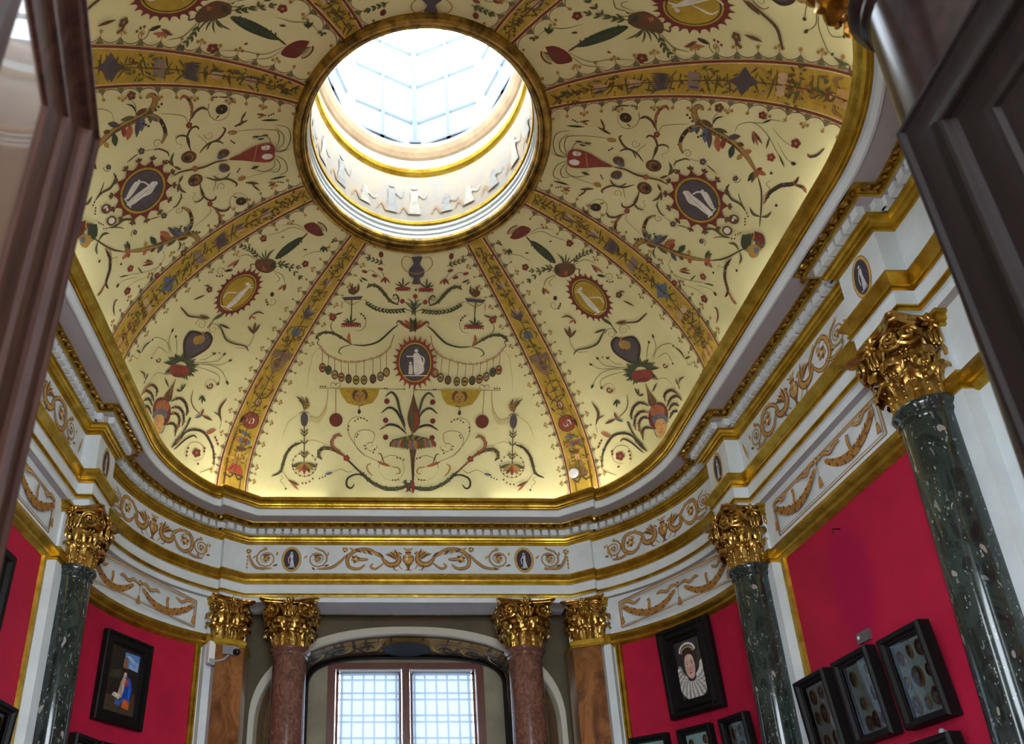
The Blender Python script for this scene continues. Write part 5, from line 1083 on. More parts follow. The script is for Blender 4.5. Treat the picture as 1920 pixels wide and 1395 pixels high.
1c0 0 -877 2370 -2 5 -7 1 -6 -3 -1 -5 5 -3 7 1
0d1678 3 -975 2391 -17 4 -18 4 -17 4 -17 3 -17 4 -18 3
0d1675 3 -975 2391 20 4 19 4 20 3 20 3 19 4 20 3
0j1676 3 -975 2391 -6 10 -6 8 -6 9 -6 8 -6 8 -6 7
0b1676 3 -975 2391 3 11 3 10 2 10 2 9 3 9 2 8
0a1675 3 -975 2391 11 9 10 9 11 9 10 8 10 8 11 7
0g1677 3 -975 2391 -11 7 -12 7 -11 7 -12 6 -11 7 -12 6
0g1675 3 -975 2391 15 7 16 7 15 7 15 6 15 6 15 6
0h1158 0 -1033 2251 -18 6 -19 5 -17 6 -15 9 -13 13 -11 16 -10 16 -7 16 -4 15 -2 16 -2 15 -1 13 -2 12 0 11 -2 10 -6 8 -13 6 -16 5 -18 3 -17 4
0d755 0 -1033 2251 -18 6 -19 5 -17 6 -15 9 -13 13 -11 16 -10 16 -7 16 -4 15 -2 16 -2 15 -1 13 -2 12 0 11 -2 10 -6 8 -13 6 -16 5 -18 3 -17 4
0d553 3 -1077 2264 0 3 0 3 1 3 0 3 0 3 0 3
0a552 3 -1077 2264 -3 -2 -3 -2 -3 -2 -3 -2 -3 -2 -3 -2
0d554 3 -1122 2299 2 3 2 3 1 2 2 3 2 3 2 2
0a554 3 -1122 2299 -3 0 -4 -1 -3 0 -4 -1 -3 0 -3 0
0d554 3 -1147 2350 3 2 3 2 2 2 3 2 2 2 3 2
0a555 3 -1147 2350 -3 1 -3 0 -3 1 -3 0 -3 0 -3 1
0d555 3 -1152 2397 2 1 3 2 3 1 2 2 3 1 3 2
0a555 3 -1152 2397 -3 0 -3 1 -3 1 -3 0 -3 1 -3 0
0d554 3 -1157 2432 2 2 2 1 3 2 2 1 2 1 2 2
0a555 3 -1157 2432 -3 0 -3 0 -3 1 -3 0 -3 0 -4 0
0a251 0 -1141 2435 11 8 10 7 11 7 12 6 16 5 17 3 17 4 18 3
0a1170 3 -1088 2469 16 3 16 2 16 3 16 2 16 2 17 2
0j1002 3 -1074 2472 13 4 14 4 13 3 13 4 13 2 14 3
1c0 0 -958 2478 -2 2 -7 0 -6 -1 -1 -2 5 -2 7 1
1c0 0 -928 2477 -2 2 -7 1 -7 -1 0 -3 5 -1 7 0
1c0 0 -899 2473 -2 2 -7 1 -6 -2 -1 -2 5 -2 7 1
1c0 0 -874 2464 -2 2 -8 1 -6 -2 -1 -3 6 -2 7 1
0a168 0 -1164 2453 9 2 10 1 8 2 4 2 -2 3 -7 3 -7 3 -2 3 4 2 7 2 9 2 8 2 7 3 5 2 6 3 6 2
1h0 0 -1091 2490 -3 1 -6 1 -6 -1 -1 -2 5 -1 7 1
0h1442 0 -824 2371 -11 -7 -12 -8 -11 -9 -5 -9 0 -10 4 -13 8 -11 11 -8 16 -4 20 -1 23 1 21 3 21 5 22 7 21 8 20 8 18 7 17 8 16 7 17 8
0d940 0 -824 2371 -11 -7 -12 -8 -11 -9 -5 -9 0 -10 4 -13 8 -11 11 -8 16 -4 20 -1 23 1 21 3 21 5 22 7 21 8 20 8 18 7 17 8 16 7 17 8
0d690 3 -852 2352 -4 1 -4 0 -5 1 -4 0 -4 0 -4 1
0g690 3 -852 2352 1 -2 1 -3 1 -4 1 -3 1 -3 1 -3
0d690 3 -861 2320 -3 -3 -3 -2 -4 -3 -3 -3 -3 -3 -3 -3
0g690 3 -861 2320 4 0 5 0 4 -1 4 0 5 -1 4 0
0d689 3 -828 2292 1 -3 1 -4 0 -3 1 -4 1 -4 1 -3
0g689 3 -828 2292 4 3 3 3 4 2 3 3 4 3 4 2
0d689 3 -760 2295 3 -3 3 -2 2 -3 3 -3 3 -2 2 -3
0g689 3 -760 2295 2 3 2 4 2 3 2 4 2 3 2 3
0d689 3 -692 2317 3 -2 4 -2 4 -1 3 -2 4 -2 4 -2
0g689 3 -692 2317 1 4 0 3 1 3 1 4 0 3 1 4
0h1246 0 -670 2194 -13 -5 -14 -6 -13 -3 -12 0 -11 7 -11 12 -9 13 -6 13 -2 13 1 13 4 13 8 13 13 11 18 10 20 10 20 10 17 9 18 10 17 9 18 9
0j813 0 -670 2194 -13 -5 -14 -6 -13 -3 -12 0 -11 7 -11 12 -9 13 -6 13 -2 13 1 13 4 13 8 13 13 11 18 10 20 10 20 10 17 9 18 10 17 9 18 9
0j595 3 -702 2181 -3 3 -2 2 -3 3 -3 2 -3 3 -2 2
0d594 3 -702 2181 -2 -3 -1 -4 -2 -4 -1 -3 -1 -4 -2 -4
0j595 3 -740 2194 2 4 1 3 2 4 2 3 1 4 2 3
0d595 3 -740 2194 -4 -1 -4 -1 -4 -1 -5 -1 -4 -1 -4 -1
0j596 3 -761 2236 4 2 3 2 3 3 4 2 3 3 3 2
0d596 3 -761 2236 -3 1 -4 1 -4 0 -3 1 -4 1 -3 1
0j597 3 -748 2277 4 0 3 -1 4 0 4 0 4 0 4 0
0d597 3 -748 2277 -2 3 -1 2 -1 3 -2 3 -1 3 -2 3
0j597 3 -693 2310 4 -1 3 -2 4 -1 3 -1 4 -2 3 -1
0d597 3 -693 2310 1 3 0 3 0 3 0 3 0 3 1 3
1b0 0 -568 2360 -3 7 -10 3 -12 -3 -5 -7 3 -7 10 -3 11 3
1b0 0 -579 2371 -3 7 -10 3 -11 -3 -6 -6 4 -7 10 -3 11 2
1b0 0 -599 2367 -4 7 -10 3 -11 -3 -5 -7 3 -7 10 -3 11 3
1b0 0 -602 2353 -3 7 -10 3 -11 -3 -6 -7 4 -7 10 -4 11 4
1b0 0 -582 2348 -4 8 -10 3 -11 -3 -5 -8 3 -7 10 -3 11 3
1g0 0 -592 2360 -3 5 -7 1 -7 -3 -1 -5 6 -4 8 1
0h751 2 -582 2375 36 20 35 18 34 17
0j417 2 -582 2375 36 20 35 18 34 17
0h1529 0 -485 2425 17 7 16 8 17 7 17 7 19 6 19 6 21 5 22 5 25 4 27 3 28 3 30 2 31 1 34 0 34 0 32 -1 31 -1 30 -3 27 -3 22 -3 13 -3 6 -2 4 -3 5 -3
0d997 0 -485 2425 17 7 16 8 17 7 17 7 19 6 19 6 21 5 22 5 25 4 27 3 28 3 30 2 31 1 34 0 34 0 32 -1 31 -1 30 -3 27 -3 22 -3 13 -3 6 -2 4 -3 5 -3
0d734 3 -445 2443 4 -1 5 0 5 -1 4 0 5 -1 5 -1
0f733 3 -445 2443 -1 2 -1 2 -1 2 -1 2 -1 2 -1 2
0d733 3 -388 2464 5 -1 5 -1 4 0 5 -1 4 0 5 -1
0f732 3 -388 2464 0 1 -1 2 -1 2 0 1 -1 2 -1 1
0d731 3 -317 2479 4 -1 4 -1 5 0 4 -1 4 -1 4 0
0f730 3 -317 2479 0 1 0 1 1 2 0 1 0 1 0 1
0d730 3 -227 2488 3 -1 3 -1 4 -1 3 -1 3 0 4 -1
0f729 3 -227 2488 1 1 2 0 1 1 2 1 2 1 1 1
0d730 3 -121 2489 2 -1 2 -1 2 -1 3 -1 2 -1 2 -1
0f729 3 -121 2489 3 1 3 0 2 1 3 1 3 0 3 1
0d731 3 -23 2483 0 -1 1 -1 0 -2 1 -1 1 -1 0 -2
0f730 3 -23 2483 4 1 4 0 4 1 4 1 4 0 4 1
0d732 3 31 2474 -2 -2 -2 -1 -2 -1 -3 -2 -2 -1 -2 -2
0f732 3 31 2474 5 0 5 0 5 0 5 0 5 0 5 0
0h861 0 -396 2450 -24 -1 -25 -2 -25 -1 -23 0 -23 2 -22 4 -19 4 -14 5 -8 6 -3 6 1 5 3 4 7 3 11 2 12 1 11 0 8 -1 8 -2 7 -3 8 -3
0e562 0 -396 2450 -24 -1 -25 -2 -25 -1 -23 0 -23 2 -22 4 -19 4 -14 5 -8 6 -3 6 1 5 3 4 7 3 11 2 12 1 11 0 8 -1 8 -2 7 -3 8 -3
0g667 0 -343 2453 -11 -5 -12 -5 -12 -5 -9 -6 -6 -7 -6 -6 -2 -7 0 -6 6 -5 9 -4 11 -3 10 -4
0a1162 3 42 2476 -11 4 -11 4 -11 3 -11 3 -11 2 -12 2
0g184 0 -1005 2250 16 -7 16 -7 17 -6 17 -2 18 1 19 5 20 6 20 6 21 6 22 6 23 6 22 7
0h1033 0 -37 2092 -17 -39 -17 -40 -18 -40 -15 -40 -12 -38 -10 -37 -10 -35 -12 -30 -15 -24 -16 -21 -17 -15 -17 -7 -17 4 -17 14 -17 18 -16 15
0d673 0 -37 2092 -17 -39 -17 -40 -18 -40 -15 -40 -12 -38 -10 -37 -10 -35 -12 -30 -15 -24 -16 -21 -17 -15 -17 -7 -17 4 -17 14 -17 18 -16 15
0h1040 0 -36 2133 -14 -31 -15 -33 -15 -31 -16 -29 -15 -26 -14 -22 -15 -20 -17 -15 -18 -13 -19 -9 -20 -5 -19 2 -18 9 -18 16 -18 18 -18 17
0d678 0 -36 2133 -14 -31 -15 -33 -15 -31 -16 -29 -15 -26 -14 -22 -15 -20 -17 -15 -18 -13 -19 -9 -20 -5 -19 2 -18 9 -18 16 -18 18 -18 17
0h1047 0 -23 2166 -21 -18 -22 -20 -23 -18 -23 -14 -25 -10 -26 -7 -26 -3 -25 2 -23 8 -23 13 -22 15 -22 14
0j683 0 -23 2166 -21 -18 -22 -20 -23 -18 -23 -14 -25 -10 -26 -7 -26 -3 -25 2 -23 8 -23 13 -22 15 -22 14
1c0 0 -226 1830 -2 14 -7 11 -12 6 -14 0 -13 -6 -9 -10 -5 -14 2 -13 7 -11 12 -7 14 0 13 6 10 11
1c0 0 -221 2034 -2 12 -8 10 -11 6 -13 0 -12 -5 -9 -10 -4 -12 2 -12 7 -10 11 -6 13 0 13 5 9 10
1c0 0 -209 2196 -2 11 -7 8 -11 5 -13 0 -11 -5 -9 -8 -3 -10 1 -11 8 -9 11 -5 12 0 12 5 9 8
0a207 0 -191 2403 -36 -8 -36 -8 -35 -9 -34 -9 -32 -9 -31 -9 -29 -10 -28 -14 -28 -18 -28 -21 -26 -24 -23 -24 -22 -25 -19 -26 -16 -27 -11 -26 -6 -26 -2 -26 3 -24 8 -20 14 -16 21 -12 24 -8 24 -2 24 5 26 11 26 14 26 13
0a208 0 -422 2354 -25 -17 -26 -17 -24 -18 -19 -18 -15 -20 -11 -21 -7 -21 -2 -19 2 -18 8 -17 12 -15 16 -11 21 -7 27 -4 28 0 23 2 20 5 18 8 14 11 9 12 3 17 -2 20 -5 18 -8 14 -12 7 -15 3 -16 1 -15 3
0a200 1 -315 2267 -9 24 -23 15 -28 4 -26 -7 -18 -15 -7 -18 6 -16 14 -11 17 -3 16 5 10 9 2 10 -4 8 -7 4 -7 -1 -4 -3
1c0 0 -559 2047 -3 7 -7 1 -7 -4 -1 -8 5 -5 8 2
1c0 0 -534 2026 -2 7 -8 2 -7 -5 -1 -7 5 -5 8 1
1c0 0 -503 2014 -2 7 -8 2 -7 -5 -1 -8 5 -5 8 2
1c0 0 -469 2021 -2 7 -8 2 -7 -5 -1 -7 6 -6 8 2
1c0 0 -437 2041 -3 7 -7 2 -7 -5 -1 -8 5 -5 9 2
1c0 0 -615 2098 -2 7 -7 2 -7 -5 -2 -7 6 -5 7 1
1c0 0 -613 2132 -2 7 -8 1 -6 -4 -2 -7 6 -5 7 1
1c0 0 -520 2196 -3 6 -7 1 -6 -4 -1 -7 5 -4 8 2
1c0 0 -511 2174 -3 7 -7 1 -7 -4 -1 -7 6 -4 7 1
1c0 0 -432 2268 -3 5 -7 2 -6 -4 -1 -6 5 -4 8 1
1c0 0 -421 2292 -3 5 -7 2 -6 -4 -1 -6 5 -3 8 1
1c0 0 -340 2321 -3 5 -7 1 -6 -3 -1 -6 6 -3 7 1
1c0 0 -331 2297 -2 6 -8 1 -6 -3 -1 -6 6 -4 7 1
0j1252 3 -308 2381 23 4 22 5 23 4 23 5 23 4 22 4
0a501 0 -302 2326 8 1 7 0 7 1 6 4 5 5 5 8 4 8 4 8 5 7 6 7 5 8 6 7
0a217 1 -290 2416 12 -34 39 -29 56 -15 61 5 51 23 28 32 1 32 -28 23 -48 13 -57 2 -55 -7 -39 -18 -16 -27
0g584 0 -166 2409 19 1 18 1 18 1 13 3 9 5 6 7 2 6 -1 5 -6 2 -11 2 -13 0 -12 1
1c0 0 -103 2355 -3 4 -8 1 -6 -3 0 -5 6 -3 7 1
1c0 0 -72 2357 -3 5 -7 1 -6 -3 -1 -5 6 -3 8 1
1c0 0 -40 2367 -3 5 -8 1 -6 -3 0 -5 6 -3 7 1
1c0 0 -141 2467 -3 2 -7 1 -6 -2 0 -2 6 -2 7 1
1c0 0 -114 2467 -3 2 -8 1 -5 -2 -1 -2 6 -2 7 1
1c0 0 -88 2466 -3 2 -7 0 -6 -1 0 -3 6 -1 7 0
0a184 0 -730 2442 22 -5 22 -6 21 -5 21 -3 20 3 19 5 19 5 18 2 18 -3 17 -7 18 -8 17 -7
0f1169 3 -782 2447 11 -1 12 -1 11 -1 12 -2 12 -1 11 -1
1h0 0 -817 2463 -2 2 -6 1 -5 -1 0 -3 4 -1 6 0
1h0 0 -793 2459 -3 2 -5 1 -5 -2 -1 -2 4 -2 6 1
1h0 0 -770 2455 -2 2 -6 1 -5 -2 -1 -3 5 -1 6 0'''
ORN['DG'] = '''1c0 0 2232 175 61 -9 62 -8 65 -4 72 -1 74 4 58 14 40 31 23 39 -2 29 -40 9 -64 -2 -68 -7 -69 -12 -74 -16 -60 -17 -35 -16 -22 -17
1c0 0 2285 134 -15 2 -13 -3 -2 -6 11 -5 16 0 8 5
0a172 0 2272 129 68 25 65 26 63 28
1c0 0 2309 126 -15 2 -13 -3 -2 -6 12 -6 16 1 8 5
0a172 0 2297 121 59 27 57 30 55 30
1c0 0 2337 119 -15 3 -13 -3 -2 -7 12 -5 16 0 8 6
0a172 0 2325 114 49 30 48 32 46 32
1c0 0 2368 115 -15 3 -14 -3 -1 -7 12 -5 16 0 8 6
0a172 0 2355 110 40 32 37 33 36 33
1c0 0 2400 113 -15 3 -13 -4 -1 -6 12 -5 16 0 8 6
0a172 0 2388 108 28 33 27 33 25 34
1c0 0 2434 113 -15 3 -13 -4 -1 -6 12 -5 16 0 8 6
0a171 0 2422 108 16 33 15 33 15 34
1c0 0 2469 116 -15 2 -13 -3 -1 -7 12 -5 16 0 7 6
0a171 0 2457 110 4 33 3 32 4 33
1c0 0 2503 121 -15 2 -13 -3 -1 -7 12 -6 16 1 8 6
0a171 0 2491 115 -8 31 -8 31 -7 31
1c0 0 2536 128 -16 2 -12 -4 -1 -7 13 -5 15 1 7 6
0a171 0 2524 122 -20 29 -18 29 -18 28
1c0 0 2567 137 -16 3 -12 -4 0 -7 12 -5 15 1 7 6
0a171 0 2555 131 -30 26 -29 26 -28 25
0a554 3 2507 273 -5 13 -4 13 -4 13 -4 13 -4 13 -3 13
1e0 0 2478 318 28 28 28 28 22 36 14 51 9 58 0 54 -13 48 -20 44 -20 29 -16 9 -15 -6 -16 -15 -15 -26 -14 -35 -11 -39 -6 -42 -2 -46 3 -45 11 -44 16 -44
0d210 2 2477 329 9 42 10 41 8 42 5 43 1 47 -3 47 -2 48 -2 49
0e417 3 2478 367 8 3 8 3 8 3 8 3 8 3 8 3
0e418 3 2455 377 -6 3 -7 2 -6 2 -7 2 -6 2 -7 2
0e418 3 2480 405 8 3 8 3 8 3 7 3 8 3 8 3
0e419 3 2458 415 -7 2 -6 2 -6 2 -7 3 -6 2 -6 2
0e419 3 2482 443 8 3 8 3 7 3 8 3 8 3 7 3
0e420 3 2460 453 -6 2 -6 2 -6 2 -7 2 -6 2 -6 2
0e420 3 2484 481 8 3 8 3 7 3 8 3 7 3 8 3
0e421 3 2463 491 -6 2 -6 2 -6 2 -6 2 -6 2 -6 2
0e421 3 2487 519 7 3 8 3 7 3 8 3 7 4 7 3
0e422 3 2466 529 -6 2 -6 2 -6 2 -6 2 -6 2 -6 2
0e422 3 2490 557 7 3 7 3 8 4 7 3 7 3 7 3
0e423 3 2469 567 -6 2 -6 2 -5 2 -6 2 -6 2 -6 2
0e423 3 2492 596 8 3 7 3 7 3 7 3 7 4 8 3
0e424 3 2472 605 -5 2 -6 2 -6 2 -5 2 -6 2 -6 2
0e424 3 2495 634 8 3 7 3 7 4 7 3 7 3 7 4
0e425 3 2476 644 -6 2 -5 1 -6 2 -6 2 -5 2 -6 2
1a0 0 2469 710 31 10 31 10 35 19 48 40 52 49 30 41 -4 25 -23 16 -30 9 -32 2 -38 -6 -39 -13 -43 -20 -45 -26 -34 -28 -20 -31 -8 -33 3 -28 20 -16 33 -10
0j1289 3 2465 871 14 -4 15 -4 14 -4 15 -4 15 -3 15 -4
0b860 3 2438 850 11 -5 11 -5 11 -5 11 -5 11 -5 11 -5
0e1428 3 2429 791 8 -12 8 -11 8 -11 8 -12 9 -11 9 -11
0a428 0 2649 907 15 15 17 16 14 15 5 11 -7 5 -16 3 -18 1 -17 1
0d494 3 2583 782 19 -19 19 -18 16 -20 7 -23 3 -24 3 -24
0d495 3 2583 782 19 -9 19 -10 17 -11 12 -13 10 -16 9 -15
0d494 3 2583 782 30 -2 31 -2 29 -5 26 -9 24 -11 24 -12
0d495 3 2583 782 29 7 28 8 29 5 28 1 29 -1 29 -2
0d495 3 2583 782 30 16 29 17 31 14 34 10 35 7 35 7
0e214 1 2451 732 -27 -22 -24 -22 -30 -20 -45 -17 -64 -12 -79 -7 -83 -3 -81 -1
0d642 3 2416 703 -13 -4 -13 -4 -13 -3 -13 -4 -13 -3 -13 -3
0d640 3 2416 703 -1 -9 0 -9 -1 -8 -1 -9 -1 -9 0 -9
0d642 3 2381 674 -14 -2 -13 -2 -14 -1 -14 -2 -14 -2 -13 -1
0d640 3 2381 674 -3 -8 -4 -9 -3 -8 -4 -9 -3 -8 -3 -9
0d643 3 2325 651 -13 1 -14 2 -13 1 -13 2 -13 2 -13 2
0d641 3 2325 651 -8 -8 -8 -7 -9 -7 -8 -7 -8 -8 -9 -7
0d645 3 2236 636 -13 4 -12 3 -12 4 -11 4 -12 4 -12 4
0d644 3 2236 636 -11 -6 -11 -6 -10 -5 -11 -6 -11 -6 -10 -5
0d648 3 2127 630 -12 4 -11 5 -12 4 -11 5 -11 5 -11 4
0d646 3 2127 630 -12 -5 -11 -5 -11 -5 -11 -5 -12 -5 -11 -5
0d650 3 2018 628 -11 5 -11 4 -11 5 -11 5 -11 5 -11 5
0d649 3 2018 628 -11 -5 -11 -5 -11 -4 -12 -5 -11 -4 -11 -5
0d649 3 2018 628 -14 0 -14 0 -14 0 -14 0 -14 0 -14 1
0e214 1 2405 745 -29 -27 -30 -28 -30 -26 -33 -23 -36 -21 -38 -17 -39 -16 -39 -16
0d572 3 2366 708 -11 -3 -11 -3 -10 -3 -11 -3 -11 -3 -11 -3
0d571 3 2366 708 0 -7 -1 -7 0 -8 0 -7 -1 -7 0 -7
0d572 3 2305 656 -11 -2 -12 -2 -11 -2 -11 -3 -12 -2 -11 -2
0d570 3 2305 656 -2 -7 -1 -8 -2 -7 -1 -7 -2 -7 -1 -7
0d572 3 2234 614 -11 0 -12 -1 -12 0 -12 -1 -11 0 -12 0
0d571 3 2234 614 -3 -6 -4 -7 -4 -7 -4 -7 -4 -7 -4 -7
0d572 3 2157 582 -12 0 -12 0 -12 0 -12 0 -12 0 -11 0
0d571 3 2157 582 -5 -7 -4 -7 -5 -6 -4 -7 -5 -7 -5 -6
0d572 3 2131 571 -11 -4 -10 -4 -11 -4 -10 -4 -11 -4 -10 -4
0e211 1 2679 870 41 2 43 1 42 2 43 8 43 15 42 19 43 21 42 21
0d635 3 2734 872 10 -5 9 -4 9 -5 9 -4 9 -5 10 -5
0d636 3 2734 872 12 5 11 5 11 5 11 5 11 5 12 5
0d633 3 2791 874 10 -4 10 -4 10 -4 10 -3 10 -4 10 -4
0d634 3 2791 874 11 6 10 5 11 6 10 6 11 6 11 5
0d631 3 2848 883 11 -2 12 -1 12 -2 12 -2 12 -2 11 -2
0d632 3 2848 883 8 7 9 8 9 7 8 7 9 7 8 7
0d630 3 2905 904 12 0 13 0 12 0 13 0 12 0 13 0
0d631 3 2905 904 6 8 6 8 6 8 6 8 7 8 6 8
0d629 3 2962 931 12 1 13 0 12 1 13 1 12 1 13 0
0d630 3 2962 931 5 8 5 8 5 9 6 8 5 8 5 8
0d627 3 3018 959 13 0 12 1 13 0 12 1 13 1 12 1
0d629 3 3018 959 6 8 5 8 6 8 5 8 6 9 5 8
0d628 3 3018 959 11 5 12 6 11 5 11 6 11 5 11 6
0d212 0 2678 881 50 17 51 16 48 18 40 22 27 29 19 34 16 36 17 34
0d216 0 2389 784 -41 -14 -42 -15 -40 -12 -39 -6 -35 3 -33 9 -31 12 -31 11
0d181 0 2371 783 -45 -3 -47 -4 -41 0 -28 4 -10 11 3 15 8 16 5 16
0j1094 3 2079 767 5 17 5 18 5 17 5 18 5 17 4 18
0a949 3 2084 775 -9 11 -8 10 -9 11 -9 10 -8 11 -9 11
0j1062 3 2879 1045 5 28 5 29 5 28 5 28 5 28 5 28
0a851 3 2887 1059 -7 16 -6 17 -7 16 -6 16 -6 17 -6 16
1h0 0 2885 1248 -10 -2 -15 -10 -16 -16 -13 -18 -9 -18 -3 -13 5 -6 10 2 15 10 16 16 14 18 8 17 3 13
0a185 1 2877 1253 33 -4 33 8 24 17 11 22 -4 19 -16 12 -21 2 -22 -5 -15 -12 -6 -13 3 -11 9 -6 12 -1 11 4 5 6 1 5 -3 3
1c0 0 2869 1306 -12 1 -10 -7 -1 -10 9 -4 12 3 7 9
1c0 0 2889 1336 -12 1 -11 -7 -1 -9 9 -5 13 4 6 9
1c0 0 2920 1360 -11 1 -11 -7 -1 -9 9 -5 12 4 7 8
1h0 0 2153 954 -11 6 -13 3 -13 -2 -10 -6 -5 -9 1 -10 7 -9 12 -7 13 -2 13 1 10 7 5 9 -1 10
0a193 1 2117 1022 -30 12 -32 0 -28 -11 -16 -19 -2 -20 11 -16 20 -9 21 -1 18 8 9 11 0 11 -7 8 -10 4 -10 -1 -5 -4 -1 -5
1c0 0 2094 1053 -11 4 -10 -4 -3 -9 7 -6 12 0 7 7
1c0 0 2126 1043 -10 4 -11 -5 -3 -8 8 -7 11 1 8 7
1c0 0 2151 1028 -11 3 -11 -4 -2 -9 7 -7 12 1 8 7
1c0 0 2965 752 -21 3 -19 -9 -6 -14 11 -11 22 -3 19 9 6 14
1c0 0 2924 751 -21 2 -19 -9 -6 -14 10 -11 22 -3 20 9 5 14
1c0 0 2910 725 -21 2 -20 -8 -6 -15 11 -11 22 -2 20 8 6 14
1c0 0 2943 711 -21 2 -20 -8 -6 -14 11 -12 22 -2 20 8 6 14
1c0 0 2977 728 -21 2 -20 -8 -6 -14 12 -12 22 -2 19 8 6 14
1g0 0 2937 727 -15 1 -12 -7 0 -9 13 -6 14 3 7 10
1c0 0 2126 521 -20 6 -21 -4 -11 -11 7 -12 20 -6 22 4 10 11
1c0 0 2086 527 -20 6 -21 -4 -11 -11 7 -12 20 -7 21 4 11 12
1c0 0 2064 507 -20 6 -22 -3 -10 -12 6 -12 20 -6 22 3 10 12
1c0 0 2091 489 -21 6 -21 -4 -11 -11 7 -13 20 -6 22 4 11 11
1c0 0 2129 498 -20 5 -21 -3 -11 -12 7 -12 21 -6 21 4 11 11
1g0 0 2090 504 -14 3 -14 -3 -3 -9 10 -7 16 0 9 7
0d175 0 1994 192 -3 24 -6 24 0 24 11 23 29 21 40 19 42 21 35 24 24 27 19 29 17 31 18 31
0e699 3 2066 257 -21 2 -21 1 -21 2 -21 1 -21 2 -21 2
0e700 3 2066 257 -17 8 -16 7 -15 8 -16 7 -15 8 -16 8
0e699 3 2066 257 -3 9 -2 8 -3 8 -2 9 -3 8 -2 9
0e698 3 2066 257 1 1 1 0 1 1 1 0 1 0 1 1
0d693 3 1973 156 -8 -4 -8 -4 -9 -4 -9 -4 -8 -4 -9 -5
0d692 3 1973 156 9 -2 9 -2 9 -2 10 -2 9 -2 9 -2
0d694 3 1973 156 6 5 5 5 5 5 6 5 5 5 5 5
0d173 0 2507 273 77 23 78 24 71 27 52 29 29 33 11 35 7 36 12 37 21 37 22 40 24 39 22 40
0d172 0 2610 284 53 11 53 10 51 13 46 20 39 28 33 35 32 38 31 36
0c556 3 2722 511 7 4 6 4 6 4 7 4 6 3 6 4
0h561 3 2250 385 8 5 8 6 8 5 9 5 8 5 8 5
1c0 0 2534 1483 -10 40 -16 -46 -15 -13 -16 2 -18 33 -7 -46 -13 -16 -17 -3 -25 25 2 -44 -10 -19 -16 -8 -31 16 11 -40 -6 -20 -15 -12 -36 4 21 -33 -2 -20 -13 -16 -38 -7 29 -24 2 -20 -10 -18 -37 -18 35 -14 7 -18 -6 -20 -34 -28 39 -2 11 -14 -1 -21 -28 -37 41 11 15 -9 4 -20 -19 -43 38 23 18 -4 10 -17 -8 -46 33 33 19 2 14 -12 4 -46 25 42 18 8 18 -7 17 -41 13 47 17 13 19 -1 28 -33 1 47 13 18 20 4 36 -23 -11 45 8 20 19 10 41 -12 -22 39 4 21 15 15 44 1 -31 29 -1 21 12 18 42 14 -37 19 -5 19 7 20 39 25 -40 7 -10 16 4 21 32 35 -41 -6 -12 12 -1 21 25 41 -39 -17 -15 7 -5 19 16 45 -35 -28 -17 2 -9 15 8 47 -30 -37 -18 -3 -12 11 -1 44 -23 -43 -17 -8
1l0 0 2519 1437 -41 -14 -40 -23 -36 -32 -32 -39 -25 -45 -17 -49 -8 -50 1 -50 12 -46 22 -41 30 -32 39 -22 44 -10 46 3 47 15 44 26 38 36 31 43 22 49 12 51 3 51 -7 49 -15 45 -24 37 -30 28 -35 18 -40 6
1h0 0 2518 1422 -38 -14 -37 -22 -34 -29 -30 -37 -23 -42 -16 -45 -7 -47 2 -46 11 -43 20 -38 28 -29 36 -20 41 -10 43 3 43 14 41 24 35 33 29 41 21 45 11 47 3 48 -6 46 -15 41 -21 34 -29 27 -33 16 -36 6
1l0 0 2518 1410 -37 -13 -35 -21 -32 -28 -28 -34 -21 -40 -15 -43 -7 -44 2 -44 10 -40 19 -35 27 -28 34 -19 38 -9 40 3 41 13 38 23 34 31 27 38 20 43 11 45 2 45 -5 43 -14 39 -20 32 -27 25 -31 15 -35 6
1k0 0 2458 1042 6 10 5 9 6 19 7 34 7 44 5 44 1 42 0 43 0 37 0 33 -1 28 -3 16 -10 1 -13 -11 -13 -16 -11 -22 -11 -27 -7 -30 -3 -30 0 -31 2 -31 4 -30 7 -28 6 -27 5 -26 5 -26
1k0 0 2525 1100 -10 2 -12 -2 -12 -5 -9 -8 -5 -9 0 -8 6 -7 10 -2 12 1 12 5 9 9 5 9 -1 9
0k510 0 2481 1119 -25 -26 -25 -24 -26 -25
0k511 0 2494 1202 34 29 35 29 32 29 21 25 6 21 -4 18 -8 17 -5 17
0k370 2 2403 1357 53 26 54 28 54 30
0g147 0 2468 1218 2 30 2 29 3 29
0d1489 3 2448 1437 8 24 9 24 9 24 9 24 8 24 9 24
0a374 2 2493 1555 -3 39 -2 40 -2 39
0a211 1 2363 1574 30 -9 34 5 30 19 18 25 3 24 -11 17 -20 7 -24 -2 -21 -11 -14 -16 -3 -16 5 -12 12 -6 15 1 12 6 7 9 2 8 -4 5 -5 2 -6 -2
0a208 1 2640 1768 12 -23 -6 -28 -21 -26 -30 -19 -30 -6 -23 6 -11 16 2 20 13 18 20 13 20 6 15 -3 8 -9 -1 -12 -7 -11 -11 -7 -10 -2 -7 2 -2 4 2 5
1h0 0 2490 1740 -14 -22 -14 -22 -18 -16 -30 -9 -34 -2 -29 7 -20 20 -13 29 -5 34 8 39 17 43 21 44 27 48 32 48 31 32 29 7 28 -8 29 -13 33 -13 34 -17 25 -22 13 -29 4 -34 -5 -31 -17 -25 -27 -23 -28 -20 -25 -17 -26 -15
1i0 0 2478 1749 -12 -17 -13 -16 -15 -12 -24 -6 -27 -2 -21 6 -15 14 -10 22 -1 28 8 37 17 43 19 41 22 38 24 36 24 23 22 6 21 -7 23 -9 27 -11 29 -15 21 -18 12 -23 4 -27 -4 -25 -14 -21 -22 -19 -24 -18 -23 -17 -24 -16
